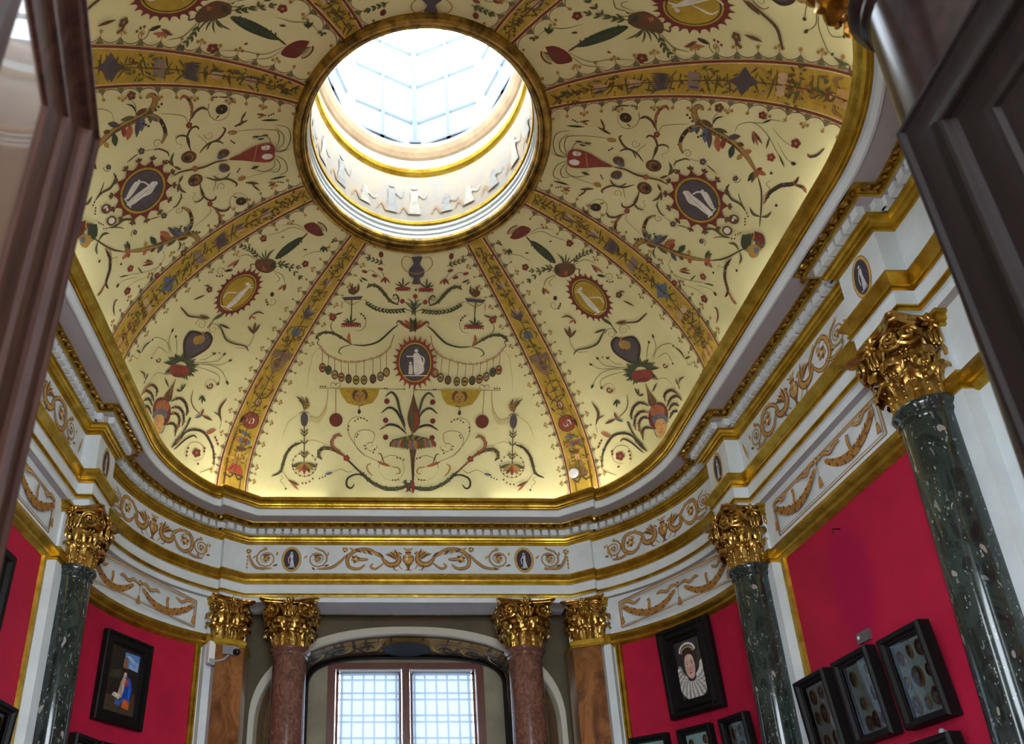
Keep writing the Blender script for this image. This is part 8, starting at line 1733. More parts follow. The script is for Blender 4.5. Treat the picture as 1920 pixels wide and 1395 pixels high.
ORN['SH'] = '''1a0 0 4685 1282 -29 -1 -27 -10 -22 -19 -15 -25 -6 -29 5 -28 15 -25 24 -18 28 -9 31 2 27 11 22 20 14 26 3 28 -6 28 -15 23 -22 17
0g361 1 4695 1253 -37 1 -30 -11 -18 -21 -1 -24 14 -21 24 -13 27 -2 24 7 13 14 2 16 -8 14 -15 9 -17 2 -14 -4 -8 -8 -1 -8 4 -7 8 -4 7 0 4 2
1h0 0 4670 1257 -14 0 -13 -4 -11 -10 -6 -12 0 -13 6 -11 12 -6 14 -1 13 5 11 9 6 13 -1 13 -6 10
0h613 0 4736 1161 48 6 48 6 45 4 41 -2 36 -9 34 -15 30 -16 22 -16 14 -15 7 -17 2 -15 -2 -13 -6 -8 -11 -6 -14 -4 -12 -5
0a400 0 4736 1161 48 6 48 6 45 4 41 -2 36 -9 34 -15 30 -16 22 -16 14 -15 7 -17 2 -15 -2 -13 -6 -8 -11 -6 -14 -4 -12 -5
0h545 0 4756 1170 42 -3 44 -3 39 -3 32 0 21 4 13 7 9 8 8 9 7 12 6 13 3 14 0 12 -3 11 -7 10 -8 10 -8 10
0d355 0 4756 1170 42 -3 44 -3 39 -3 32 0 21 4 13 7 9 8 8 9 7 12 6 13 3 14 0 12 -3 11 -7 10 -8 10 -8 10
1b0 0 5102 1159 -16 -1 -8 -9 3 -12 13 -7 16 1 8 8 -3 12
1b0 0 5076 1152 -16 -1 -9 -9 4 -11 13 -8 15 1 9 9 -3 12
1b0 0 5079 1131 -15 -1 -9 -9 3 -12 14 -8 16 1 8 9 -3 12
1b0 0 5108 1124 -15 -1 -9 -9 3 -12 14 -7 16 1 8 9 -4 11
1b0 0 5122 1141 -16 -1 -8 -8 3 -12 14 -8 15 1 8 9 -3 12
1g0 0 5096 1136 -11 -2 -4 -6 5 -8 11 -2 8 4 -1 8
0i410 0 5132 1118 20 -7 20 -8 20 -7
0h798 0 5168 1101 37 -9 37 -9 36 -8 33 -4 31 0 29 4 26 6 22 7 18 10 14 11 10 13 4 11 -6 10 -12 9 -16 9 -13 9
0j520 0 5168 1101 37 -9 37 -9 36 -8 33 -4 31 0 29 4 26 6 22 7 18 10 14 11 10 13 4 11 -6 10 -12 9 -16 9 -13 9
0j385 3 5257 1080 2 -4 1 -3 2 -4 2 -3 2 -3 2 -4
0a384 3 5257 1080 3 2 3 2 2 3 3 2 3 2 3 2
0j382 3 5360 1073 4 -2 3 -3 4 -3 4 -2 3 -3 4 -2
0a382 3 5360 1073 1 3 1 3 1 4 0 3 1 3 1 3
0j380 3 5433 1095 5 -1 4 -1 5 -1 4 -2 5 -1 4 -1
0a380 3 5433 1095 -1 4 -1 3 -1 3 -1 4 -2 3 -1 3
0j379 3 5465 1133 3 1 4 2 4 1 3 1 4 2 4 1
0a379 3 5465 1133 -4 2 -4 2 -4 2 -4 2 -4 2 -4 2
0h738 0 5172 1093 22 -11 23 -10 22 -12 20 -13 17 -17 15 -19 12 -19 6 -17 -2 -14 -8 -12 -11 -12 -11 -13
0a481 0 5172 1093 22 -11 23 -10 22 -12 20 -13 17 -17 15 -19 12 -19 6 -17 -2 -14 -8 -12 -11 -12 -11 -13
0a353 3 5226 1067 1 -3 0 -3 0 -3 0 -3 0 -3 0 -4
0f353 3 5226 1067 4 2 4 1 4 1 3 1 4 1 4 1
0a353 3 5285 1019 -2 -2 -2 -3 -2 -2 -2 -3 -2 -2 -2 -3
0f352 3 5285 1019 5 0 4 -1 4 0 5 -1 4 0 5 -1
0a353 3 5308 964 -4 -1 -4 0 -5 -1 -4 0 -4 -1 -5 0
0f352 3 5308 964 4 -3 3 -2 4 -3 3 -2 3 -3 4 -2
1h0 0 5258 848 -25 -6 -18 -14 -8 -21 2 -24 14 -24 23 -19 29 -12 29 -2 26 7 17 15 6 20 -4 24 -14 23 -23 18 -26 12
1g0 0 5284 794 -13 -3 -8 -9 -2 -12 5 -13 11 -11 14 -8 16 -1 13 4 8 8 1 12 -5 13 -11 11 -14 7
0a176 1 5364 904 -90 19 -83 -12 -58 -38 -20 -53 23 -55 59 -40 76 -18 69 8 45 27 14 37
0a175 0 5390 645 15 1 16 0 15 3 12 10 8 19 7 27 3 29 1 28 -3 26 -5 26 -7 26 -6 26
0h469 0 5372 643 24 16 25 16 22 17 14 19 6 20 -1 22 -4 22 -2 22
0a306 0 5372 643 24 16 25 16 22 17 14 19 6 20 -1 22 -4 22 -2 22
1h0 0 5456 840 -10 -3 -3 -7 7 -6 12 -1 7 5 -3 7
1h0 0 5451 861 -10 -3 -3 -7 7 -6 11 -1 8 5 -3 7
1h0 0 5446 881 -10 -2 -3 -7 7 -6 12 -1 7 5 -3 7
0a412 3 5143 857 9 -8 9 -8 9 -7 10 -8 9 -7 9 -8
0a140 0 5055 1134 40 2 41 1 38 3 29 10 19 16 12 22 8 25 9 29 9 32 8 36 9 37 8 36
0a143 0 4950 1062 -33 -18 -35 -19 -34 -17 -30 -13 -26 -5 -21 0 -20 3 -20 1
0a143 1 4930 994 -34 -1 -26 -13 -11 -19 4 -20 16 -16 24 -8 23 1 17 8 6 12 -3 11 -10 9 -12 4 -11 -2 -6 -4 -1 -5 3 -4
0g130 0 4946 1213 15 16 17 18 12 16 2 11 -16 7 -27 4 -31 0 -23 -3 -15 -9 -11 -15 -8 -14 -9 -6 -10 4 -9 11 -8 13 -9 12
0h619 0 4682 1086 26 -26 28 -25 26 -25 22 -27 14 -31 8 -34 8 -34 16 -29 28 -26 35 -25 36 -19 29 -12 18 -1 11 6 8 10 10 8
0a404 0 4682 1086 26 -26 28 -25 26 -25 22 -27 14 -31 8 -34 8 -34 16 -29 28 -26 35 -25 36 -19 29 -12 18 -1 11 6 8 10 10 8
0h552 0 4699 1002 27 -16 29 -14 26 -16 17 -16 8 -19 1 -21 -5 -21 -6 -18 -10 -14 -13 -13 -16 -11 -14 -12
0d360 0 4699 1002 27 -16 29 -14 26 -16 17 -16 8 -19 1 -21 -5 -21 -6 -18 -10 -14 -13 -13 -16 -11 -14 -12
1g0 0 4908 750 -17 -3 -15 -13 -10 -20 -2 -22 6 -21 13 -16 17 -6 18 3 15 13 9 20 1 22 -6 21 -13 15
1o0 0 4907 736 -11 -2 -9 -10 -6 -14 -2 -17 4 -15 8 -11 10 -5 11 3 10 10 5 14 1 17 -3 15 -8 11
0a120 0 4922 748 -1 -78 1 -81 3 -78 2 -70 -3 -58 -6 -49 -7 -46 -5 -49
0a595 3 5111 579 -17 6 -18 6 -17 5 -17 6 -18 6 -17 6
0a714 3 5106 522 -20 25 -18 24 -19 25 -17 24 -18 25 -16 25
0a592 3 5252 540 -29 10 -28 11 -29 11 -28 11 -28 11 -28 11
1h0 0 5041 628 -13 -3 -4 -7 8 -8 13 -1 10 5 -2 9
1h0 0 5026 649 -13 -2 -4 -8 7 -7 13 -2 10 5 -2 9
1h0 0 5010 670 -12 -2 -5 -7 8 -8 13 -2 9 6 -1 8
1h0 0 5239 266 -15 -3 -2 -8 10 -7 17 0 9 6 -5 8
1h0 0 5214 290 -14 -3 -3 -8 11 -7 16 -1 9 7 -4 8
1h0 0 5191 314 -14 -3 -3 -8 10 -7 16 -1 9 6 -4 9
1h0 0 4727 706 -13 -2 -6 -8 7 -8 13 -2 10 5 0 9
1h0 0 4752 722 -13 -2 -6 -7 6 -8 13 -3 11 6 -1 8
1h0 0 4776 738 -13 -1 -6 -8 6 -8 14 -2 10 5 -1 9
0e655 3 5124 189 -6 33 -6 33 -4 33 -4 33 -4 33 -2 33
0a593 3 5190 324 4 18 5 19 4 18 4 18 4 18 5 18
0j534 3 5204 342 -12 14 -12 13 -12 14 -12 13 -11 14 -11 13
0h477 0 4753 1391 16 0 15 0 16 1 17 7 19 14 20 19 18 20 12 17 4 14 -1 12 -3 11 -3 12
0d311 0 4753 1391 16 0 15 0 16 1 17 7 19 14 20 19 18 20 12 17 4 14 -1 12 -3 11 -3 12
0d838 3 4614 1375 33 3 33 3 30 -3 27 -12 25 -17 25 -18
0a785 3 4614 1375 -12 -11 -12 -10 -13 -11 -12 -11 -13 -11 -13 -12
0a720 3 4614 1375 19 7 19 7 18 8 19 7 18 7 19 7
1i0 0 4933 1659 -14 0 -9 -7 0 -12 10 -8 15 -1 9 8 -1 11
1i0 0 4908 1655 -14 0 -9 -8 0 -11 10 -9 15 0 9 8 -1 11
1i0 0 4907 1634 -14 0 -10 -8 1 -11 11 -9 14 0 9 8 0 11
1i0 0 4932 1625 -14 0 -10 -8 1 -11 10 -9 15 0 9 8 -1 12
1i0 0 4947 1640 -14 1 -9 -8 1 -11 10 -9 14 0 10 8 -1 11
1g0 0 4923 1637 -10 0 -5 -6 3 -8 9 -3 9 3 1 8
0a352 0 4907 1660 -19 42 -17 42 -16 41
0a119 0 4837 1365 -4 17 -5 17 -4 16
0h1714 0 5461 1463 10 -12 11 -13 9 -11 3 -11 -3 -10 -7 -9 -12 -8 -14 -3 -20 2 -23 5 -25 10 -22 12 -20 15 -19 19 -16 21 -15 23 -13 25 -10 27 -9 29 -9 29 -8 29 -8 31 -7 31 -9 32 -10 32 -11 33 -11 32 -14 31 -15 29 -17 27 -18 27 -18 27 -20 26 -21 25 -21 26 -20 25
0g1371 0 5461 1463 10 -12 11 -13 9 -11 3 -11 -3 -10 -7 -9 -12 -8 -14 -3 -20 2 -23 5 -25 10 -22 12 -20 15 -19 19 -16 21 -15 23 -13 25 -10 27 -9 29 -9 29 -8 29 -8 31 -7 31 -9 32 -10 32 -11 33 -11 32 -14 31 -15 29 -17 27 -18 27 -18 27 -20 26 -21 25 -21 26 -20 25
0a630 0 5368 1415 -22 23 -22 24 -20 24 -18 27 -14 30 -11 31 -10 33 -10 34 -12 35 -11 36 -12 37 -14 37 -18 35 -19 36 -20 35 -19 35
0d1496 3 5353 1445 -27 5 -26 5 -27 5 -27 6 -26 5 -27 6
0f1729 3 5290 1528 -27 8 -28 7 -27 8 -28 8 -27 9 -28 8
0i1499 3 5279 1563 -33 11 -33 12 -33 11 -33 11 -33 12 -33 11
0j1959 3 5223 1647 -25 12 -25 11 -25 12 -25 12 -25 12 -24 12
0b1379 3 5223 1710 -18 5 -18 4 -18 4 -19 4 -18 4 -19 5
0e1724 3 5180 1806 -21 4 -21 4 -22 3 -21 4 -21 4 -22 4
0g1263 3 5126 1907 -10 -3 -11 -4 -10 -3 -11 -4 -11 -4 -10 -3
0a1258 3 5359 1475 -10 18 -9 19 -9 19 -9 18 -9 19 -8 19
0d1256 3 5287 1593 -1 21 -1 21 0 22 -1 21 0 20 0 21
0i1480 3 5233 1738 8 16 8 15 8 15 8 14 8 15 8 15
0a1140 3 5207 1827 0 10 1 10 1 10 1 10 0 10 1 10
0j1253 3 5148 1914 6 8 7 8 7 8 6 8 7 7 6 8
0h1069 0 5290 1496 -5 -19 -4 -20 -6 -18 -11 -17 -16 -15 -20 -13 -24 -12 -27 -8 -31 -6 -35 -4 -36 -1 -33 5 -29 10 -27 16 -25 17 -25 17
0g697 0 5290 1496 -5 -19 -4 -20 -6 -18 -11 -17 -16 -15 -20 -13 -24 -12 -27 -8 -31 -6 -35 -4 -36 -1 -33 5 -29 10 -27 16 -25 17 -25 17
0g507 3 5279 1450 -5 -1 -6 0 -5 -1 -5 0 -5 0 -5 -1
0j506 3 5279 1450 3 -4 4 -3 4 -4 4 -3 4 -4 3 -3
0g509 3 5236 1399 -5 2 -5 2 -6 2 -5 1 -5 2 -5 2
0j509 3 5236 1399 1 -4 2 -5 1 -4 2 -5 1 -4 1 -4
0g512 3 5153 1369 -5 3 -4 3 -4 4 -5 3 -4 3 -4 4
0j512 3 5153 1369 -1 -5 -1 -4 -1 -4 -1 -4 -1 -5 -1 -4
0g516 3 5042 1368 -2 4 -2 4 -2 5 -2 4 -2 5 -2 4
0j516 3 5042 1368 -4 -3 -4 -4 -3 -3 -4 -3 -4 -3 -4 -3
0a176 1 4936 1428 29 0 22 10 10 17 -2 19 -12 15 -18 8 -19 1 -14 -7 -7 -11 1 -12 8 -8 11 -5 10 1 6 4 2 5 -2 5 -4 2
0a141 0 4905 1492 0 25 -1 24 1 24 5 23 10 22 13 22 15 21 14 22
0f924 3 5275 1468 -13 -10 -13 -9 -13 -10 -13 -10 -14 -10 -14 -10
0e1266 3 5034 2061 -19 -3 -19 -2 -20 -3 -19 -2 -20 -2 -19 -3
0d1035 3 5035 2063 -19 2 -18 3 -19 2 -19 2 -19 3 -20 2
0j1256 3 5041 2067 0 13 0 13 1 13 0 14 1 13 0 12
0b913 3 5044 2062 6 6 7 6 6 6 6 5 7 6 6 6
1j0 0 5027 2095 -16 5 -15 0 -12 -5 -5 -8 2 -11 9 -12 14 -9 17 -5 16 0 11 5 5 9 -2 11 -10 11
0h532 0 4997 2100 -25 19 -24 19 -24 19 -25 17 -26 14 -26 13 -29 13 -33 13 -38 14 -43 16 -44 17 -42 17
0a347 0 4997 2100 -25 19 -24 19 -24 19 -25 17 -26 14 -26 13 -29 13 -33 13 -38 14 -43 16 -44 17 -42 17
0d819 3 4697 2261 -9 -19 -9 -19 -3 -18 8 -18 14 -16 15 -16
0d753 3 4697 2261 14 14 13 13 15 10 19 5 21 2 21 3
0h1043 0 4811 2234 29 -1 29 -2 28 -1 27 3 27 6 27 10 26 11 22 12 20 17 16 18 16 18 16 12 18 6 17 1 18 -1 17 0
0j680 0 4811 2234 29 -1 29 -2 28 -1 27 3 27 6 27 10 26 11 22 12 20 17 16 18 16 18 16 12 18 6 17 1 18 -1 17 0
0j506 3 4880 2231 2 -3 2 -3 1 -3 2 -3 2 -4 2 -3
0e506 3 4880 2231 2 2 3 3 2 3 3 3 2 3 3 3
0j502 3 4968 2245 3 -2 3 -2 3 -2 4 -2 3 -2 3 -2
0e502 3 4968 2245 0 3 1 3 0 3 1 4 1 3 0 3
0j497 3 5042 2285 4 -1 4 0 3 -1 4 0 4 -1 4 0
0e497 3 5042 2285 -1 3 -1 3 -2 3 -1 3 -1 3 -1 3
0j493 3 5094 2337 4 -1 3 -1 3 -2 4 -1 3 -1 3 -2
0e493 3 5094 2337 0 3 0 3 0 3 0 3 0 3 0 3
0h770 0 5090 2340 6 15 7 14 6 14 3 12 -1 10 -4 8 -5 7 -4 8
0j502 0 5090 2340 6 15 7 14 6 14 3 12 -1 10 -4 8 -5 7 -4 8
0j368 3 5106 2375 2 1 3 0 3 1 2 0 3 1 3 0
0b369 3 5106 2375 -2 2 -2 1 -2 2 -1 1 -2 2 -2 1
0j367 3 5109 2410 2 1 1 2 2 2 2 1 2 2 1 2
0b368 3 5109 2410 -3 0 -2 0 -3 0 -3 0 -2 0 -3 1
0a138 0 5027 2198 -13 -6 -14 -8 -13 -6 -11 -1 -7 8 -5 13 -5 14 -8 8 -14 0 -18 -5 -18 -6 -17 -3 -13 2 -11 4 -10 5 -11 4
1h0 0 5083 2180 -11 1 -7 -7 2 -9 10 -4 10 3 2 9
1h0 0 4875 2323 -11 1 -8 -6 0 -8 9 -5 11 3 4 8
1h0 0 5390 1350 -12 -1 -4 -9 6 -9 13 -3 8 5 -1 10
1h0 0 5361 1381 -11 -1 -5 -8 6 -9 13 -4 9 6 -1 9
1h0 0 5329 1411 -11 -1 -5 -8 6 -9 12 -4 9 5 -1 10
1h0 0 5173 1512 -12 -1 -6 -8 6 -10 12 -4 9 5 0 10
1h0 0 5192 1532 -12 0 -5 -9 5 -9 12 -4 9 5 0 10
1h0 0 5210 1552 -11 0 -6 -8 5 -10 12 -4 9 5 0 10
1a0 0 5509 1617 -16 -2 -8 -10 4 -14 14 -8 16 1 9 10 -5 14
1a0 0 5482 1609 -16 -1 -8 -10 4 -14 14 -9 16 1 9 10 -5 14
1a0 0 5487 1583 -16 0 -8 -11 4 -14 15 -9 16 1 8 11 -4 14
1a0 0 5518 1576 -16 -1 -8 -11 4 -14 15 -8 16 1 8 11 -4 13
1a0 0 5531 1597 -16 -2 -8 -10 4 -14 15 -9 16 2 8 10 -5 14
1g0 0 5504 1589 -10 -1 -4 -8 5 -9 12 -3 8 6 -1 9
0a148 0 5467 1589 -17 -8 -18 -8 -17 -7 -18 -3 -18 1 -19 5 -19 6 -18 5
0e511 3 5321 1575 27 1 26 3 21 7 14 14 10 19 9 20
1c0 0 5511 1946 -12 -1 -7 -7 2 -11 10 -8 12 0 7 8 -2 11
1c0 0 5490 1941 -12 0 -7 -8 2 -11 10 -8 12 0 7 8 -2 11
1c0 0 5492 1920 -12 1 -7 -8 2 -11 10 -8 13 0 7 8 -3 11
1c0 0 5515 1913 -13 0 -7 -8 2 -11 11 -8 12 1 7 8 -2 11
1c0 0 5526 1929 -12 0 -7 -8 2 -11 10 -8 13 1 6 8 -2 10
1g0 0 5505 1924 -8 0 -4 -6 4 -7 9 -3 6 4 0 7
0d157 0 5282 1775 24 -2 25 -3 23 0 20 6 17 15 16 21 12 24 6 24 -2 23 -6 24 -11 25 -13 25 -16 27 -21 27 -21 27 -19 24 -17 20 -17 17 -16 17 -16 19 -17 23 -16 24 -16 25 -15 24
0d156 0 5425 1860 4 24 4 26 5 23 6 18 9 10 10 3 11 4 7 11 5 20 3 27 2 28 3 27
0e500 3 5440 1939 8 9 8 8 7 9 7 9 8 8 7 9
0a733 3 5347 1899 -16 8 -16 9 -16 9 -16 9 -16 9 -16 9
0c675 3 5355 1901 -14 18 -14 18 -14 18 -13 18 -13 18 -13 18
0j677 3 5346 1896 -16 15 -16 14 -16 15 -16 15 -16 15 -16 15
1c0 0 5383 2247 -13 2 -10 -8 0 -12 9 -9 14 -1 9 7 0 12
1c0 0 5359 2245 -13 1 -10 -7 0 -12 9 -10 14 -1 9 7 0 12
1c0 0 5357 2223 -13 1 -10 -7 0 -12 9 -10 14 -1 10 7 -1 13
1c0 0 5380 2212 -14 2 -9 -8 0 -12 10 -10 13 -1 10 7 -1 13
1c0 0 5395 2228 -13 1 -9 -8 0 -12 10 -9 13 -2 9 8 0 12
1g0 0 5372 2226 -9 0 -5 -6 2 -8 9 -4 8 3 1 8
1b0 0 5210 2143 -12 1 -9 -6 -1 -12 9 -8 13 -2 9 7 0 11
1b0 0 5188 2141 -13 1 -9 -7 -1 -11 9 -9 13 -1 9 7 0 11
1b0 0 5185 2120 -13 2 -9 -7 0 -12 9 -8 13 -2 9 7 0 12
1b0 0 5207 2110 -13 2 -9 -7 0 -12 9 -9 13 -1 9 7 0 12
1b0 0 5222 2125 -13 1 -9 -7 0 -11 9 -9 13 -1 9 7 0 11
1g0 0 5200 2123 -9 0 -5 -5 2 -8 8 -4 8 3 1 8
0d505 3 5244 2052 19 -4 18 -3 18 -4 18 -3 18 -4 18 -3
0d134 0 5330 2097 -25 30 -26 30 -23 29 -17 24 -8 19 -2 15 1 13 -1 13
1h0 0 5232 2287 -6 0 -6 -3 -5 -5 -2 -7 0 -8 3 -5 5 -4 7 0 6 3 4 6 3 7 -1 7 -3 6
0d505 3 5242 2153 -13 13 -12 13 -12 13 -12 13 -12 13 -12 13
0a122 0 5428 2013 -20 28 -19 30 -17 28 -14 26 -8 25 -6 22 -3 22 -4 22
0h630 0 5336 2315 -3 6 -4 5 -3 6 1 6 5 8 8 8 10 9 12 7 14 5 16 4 16 4 16 4
0b411 0 5336 2315 -3 6 -4 5 -3 6 1 6 5 8 8 8 10 9 12 7 14 5 16 4 16 4 16 4
0b302 3 5327 2328 1 2 2 1 1 2 1 1 1 1 1 2
0f303 3 5327 2328 -2 1 -2 0 -2 0 -2 0 -2 1 -2 0
0b302 3 5336 2351 2 -1 2 0 2 0 2 -1 2 0 3 0
0f302 3 5336 2351 0 1 -1 2 -1 2 -1 1 0 2 -1 2
0b300 3 5373 2374 2 -1 1 -1 2 -1 1 -1 2 -1 2 -1
0f300 3 5373 2374 0 2 0 1 1 2 0 2 0 1 1 2
0h677 0 4814 1924 -16 -1 -16 -3 -16 0 -16 5 -17 12 -18 17 -16 20 -11 20 -3 21 2 23 2 22 -1 21 -5 18 -8 16 -9 16 -9 16
0d441 0 4814 1924 -16 -1 -16 -3 -16 0 -16 5 -17 12 -18 17 -16 20 -11 20 -3 21 2 23 2 22 -1 21 -5 18 -8 16 -9 16 -9 16
0d323 3 4776 1920 -2 2 -2 2 -1 2 -2 2 -2 3 -1 2
0a323 3 4776 1920 -2 -3 -1 -2 -2 -2 -2 -2 -1 -3 -2 -2
0d324 3 4722 1947 1 2 1 2 1 3 1 2 1 3 2 2
0a324 3 4722 1947 -3 -1 -3 0 -3 -1 -4 0 -3 0 -3 -1
0d324 3 4685 2011 3 1 2 1 3 2 2 1 3 2 2 1
0a325 3 4685 2011 -3 1 -3 1 -2 1 -3 1 -3 1 -3 1
0d323 3 4688 2081 3 2 2 1 3 2 2 1 2 2 3 1
0a324 3 4688 2081 -2 1 -3 1 -3 0 -3 1 -2 1 -3 1
0a293 0 4774 2026 -13 9 -13 8 -13 10 -15 14 -18 19 -19 24 -18 25 -18 24
0a175 1 4910 1988 -23 2 -20 -7 -12 -13 -2 -16 7 -14 14 -9 15 -2 13 5 7 8 1 9 -4 8 -8 4 -7 1 -6 -3 -1 -4 1 -3
1i0 0 4903 1969 -9 1 -8 -5 0 -8 6 -6 10 -1 7 5 1 8
1i0 0 4886 1967 -10 1 -7 -5 -1 -8 7 -6 9 -1 8 5 0 8
1i0 0 4883 1953 -9 0 -8 -5 0 -8 6 -6 10 -1 7 5 1 8
1i0 0 4899 1946 -9 0 -8 -5 0 -8 7 -6 9 -1 8 5 0 8
1i0 0 4912 1956 -10 1 -7 -5 -1 -8 7 -7 10 0 7 5 0 8
1g0 0 4894 1955 -6 0 -4 -4 1 -6 6 -2 6 2 2 5
1c0 0 4600 2178 -8 0 -6 -4 0 -6 7 -3 7 2 3 5
1c0 0 4577 2189 -8 1 -6 -4 0 -6 7 -3 7 2 3 5
1c0 0 4553 2201 -8 0 -6 -4 0 -6 7 -3 8 2 3 6
1c0 0 4654 2168 -8 0 -6 -4 1 -6 6 -3 8 2 3 6
1c0 0 4637 2186 -8 1 -6 -4 1 -6 6 -4 7 3 3 5
1c0 0 4683 2123 -7 0 -6 -4 1 -6 6 -4 8 3 2 6'''
# ------------------------------------------------------------------ painted ornament on the dome
PALN = {'br': (104, 70, 38), 'rd': (142, 60, 44), 'dr': (116, 46, 34), 'gr': (86, 88, 50), 'dg': (56, 68, 44), 'bl': (94, 104, 116), 'og': (170, 132, 62), 'dk': (62, 48, 32),
        'gy': (84, 76, 78), 'or': (170, 100, 60), 'wh': (222, 216, 200), 'yl': (180, 148, 40), 'ln': (140, 116, 70), 'sk': (212, 160, 96), 'pk': (196, 164, 120)}
CL = [lin(*PALN[k]) for k in 'br rd dr gr dg bl og dk gy or wh yl ln sk pk'.split()]
CN = dict(zip('br rd dr gr dg bl og dk gy or wh yl ln sk pk'.split(), CL))
def domeN(ph, u):
    ph = np.asarray(ph, float); u = np.asarray(u, float); w = (ph+PI) % (2*PI)-PI
    L = np.interp(w, _A, _L, period=2*PI); n = np.interp(np.abs(np.degrees(w)), *NPH); uu = np.clip(u, 0, 1)
    r = R0+(L-R0)*u; z = ZT+(OZ-ZT)*(1-uu**n)**(1/n)
    return np.stack([OX+r*np.sin(w), OY+r*np.cos(w), z], -1)
def domeNormal(ph, u):
    u = np.clip(u, .004, .994); e = .004
    a = domeN(ph+e, u)-domeN(ph-e, u); b = domeN(ph, u+e)-domeN(ph, u-e)
    n = np.cross(a, b); n /= np.linalg.norm(n, axis=-1, keepdims=True)+1e-12
    s = np.sign((n*(np.array([OX, OY, 1.2])-domeN(ph, u))).sum(-1, keepdims=True)); return n*s, a/(2*e), b/(2*e)
class DomePaint:
    """painted shapes lying on the dome, one mesh"""
    def __init__(s): s.V = []; s.F = []; s.C = []; s.n = 0; s.k = 0; s.base = .0006; s.inc = 6e-6
    def push(s, ph, u, faces, c):
        nrm, _, _ = domeNormal(ph, u); P_ = domeN(ph, u)+nrm*(s.base+s.k*s.inc)
        s.V.append(P_); s.F += [tuple(i+s.n for i in f) for f in faces]; s.C += [c]*len(faces); s.n += len(P_); s.k += 1
    def ribbon(s, ph, u, w, c, tp=0):
        ph = np.asarray(ph, float); u = np.asarray(u, float); n = len(ph)
        if n < 2: return
        P_ = domeN(ph, u); T = np.gradient(P_, axis=0); T /= np.linalg.norm(T, axis=1, keepdims=True)+1e-12
        N, A_, B_ = domeNormal(ph, u); sd = np.cross(T, N)
        aa = (A_*A_).sum(1); bb = (B_*B_).sum(1); ab = (A_*B_).sum(1); sa = (sd*A_).sum(1); sb = (sd*B_).sum(1); det = aa*bb-ab*ab
        dp = (sa*bb-sb*ab)/det; du = (sb*aa-sa*ab)/det
        t = np.linspace(0, 1, n)
        if tp == 0: f = .25+.75*np.sqrt(np.clip(np.sin(PI*t), 0, 1))
        elif tp == 1: f = 1-.75*t
        elif tp == 2: f = np.ones(n)
        else: f = np.sin(PI*np.clip(t, .02, .98))**.8
        h = w/2*f; m = 2 if w < .012 else (3 if w < .03 else 5)
        cr = np.linspace(-1, 1, m)
        PH = (ph[:, None]+dp[:, None]*h[:, None]*cr[None]).ravel(); U = (u[:, None]+du[:, None]*h[:, None]*cr[None]).ravel()
        s.push(PH, U, [(i*m+j, i*m+j+1, (i+1)*m+j+1, (i+1)*m+j) for i in range(n-1) for j in range(m-1)], c)
    def poly(s, ph, u, c):
        ph = np.asarray(ph, float); u = np.asarray(u, float); n = len(ph); P_ = domeN(ph, u)
        size = np.linalg.norm(P_.max(0)-P_.min(0))
        if size > .05: s.k += int(size*90)
        if size < .03: s.push(ph, u, [tuple(range(n))], c); return
        K = max(1, int(size/.022)); cp, cu = ph.mean(), u.mean(); PH, U = [], []; F = []
        for k in range(K, 0, -1):
            PH += list(cp+(ph-cp)*k/K); U += list(cu+(u-cu)*k/K)
        PH.append(cp); U.append(cu)
        for r in range(K-1): F += [(r*n+i, r*n+(i+1) % n, (r+1)*n+(i+1) % n, (r+1)*n+i) for i in range(n)]
        F += [((K-1)*n+i, (K-1)*n+(i+1) % n, K*n) for i in range(n)]
        s.push(np.array(PH), np.array(U), F, c)
    def ell(s, pc, uc, rx, ry, c, rot=0, n=14, base=None):
        """ellipse with radii in plan units at (phi, u)"""
        N, A_, B_ = domeNormal(np.array([pc]), np.array([uc])); la, lb = np.linalg.norm(A_[0]), np.linalg.norm(B_[0])
        t = np.arange(n)*2*PI/n; x = rx*np.cos(t)*cos(rot)-ry*np.sin(t)*sin(rot); y = rx*np.cos(t)*sin(rot)+ry*np.sin(t)*cos(rot)
        s.poly(pc+x/la, uc+y/lb, c)
    def rec(s, recs, fn):
        for k, c, w, tp, P_ in recs:
            ph, u = fn(P_[:, 0], P_[:, 1])
            if k == 0: s.ribbon(ph, u, w, CL[c], tp)
            else: s.poly(ph, u, CL[c])
    def build(s, name, parent, **tg):
        b = MB(); b.v = [tuple(p) for p in np.concatenate(s.V)]; b.f = s.F; b.c = s.C; b.m = [0]*len(s.F)
        return b.build(name, M['fresco'], parent, smooth=False, **tg)
def parse(txt):
    out = []
    for ln in txt.split('\n'):
        a = ln.split(); q = np.array(a[2:], float).reshape(-1, 2); q = np.cumsum(q, axis=0)
        out.append((int(a[0][0]), ord(a[0][1])-97, int(a[0][2:])/1e5, int(a[1]), q*np.array([PI/180/50, 1/2500])))
    return out
OR = {k: parse(v) for k, v in ORN.items()}
idn = lambda p, u: (p, u)
def shift(dp): return lambda p, u: (p+dp, u)
neg = lambda p, u: (-p, u)
stretch = lambda u: np.interp(u, [0, .086, .33, .5, .8, 1], [0, .114, .427, .585, .845, 1])   # the doorway side of the vault is flatter
opp = lambda p, u: (PI-p, stretch(u))
opn = lambda p, u: (PI+p, stretch(u))
swp = lambda p, u: (PI-p, u)
PHW = .0
def panel(parts, label):
    d = DomePaint()
    for key, fn in parts: d.rec(OR[key], fn)
    return d.build('painted_panel', ceiling, label=label)
panel([('WH', idn), ('WH', neg), ('WC', idn)], 'painted panel above the window with vase, lamps and a dark cameo')
panel([('WH', opp), ('WH', opn), ('WC', opp)], 'painted panel above the doorway')
panel([('DG', idn)], 'painted panel with helmeted head, heart and yellow oval, right of the window')
panel([('DG', neg)], 'painted panel with heart and yellow oval, left of the window')
panel([('DG', opp)], 'painted panel with cattail and sunburst oval, upper right')
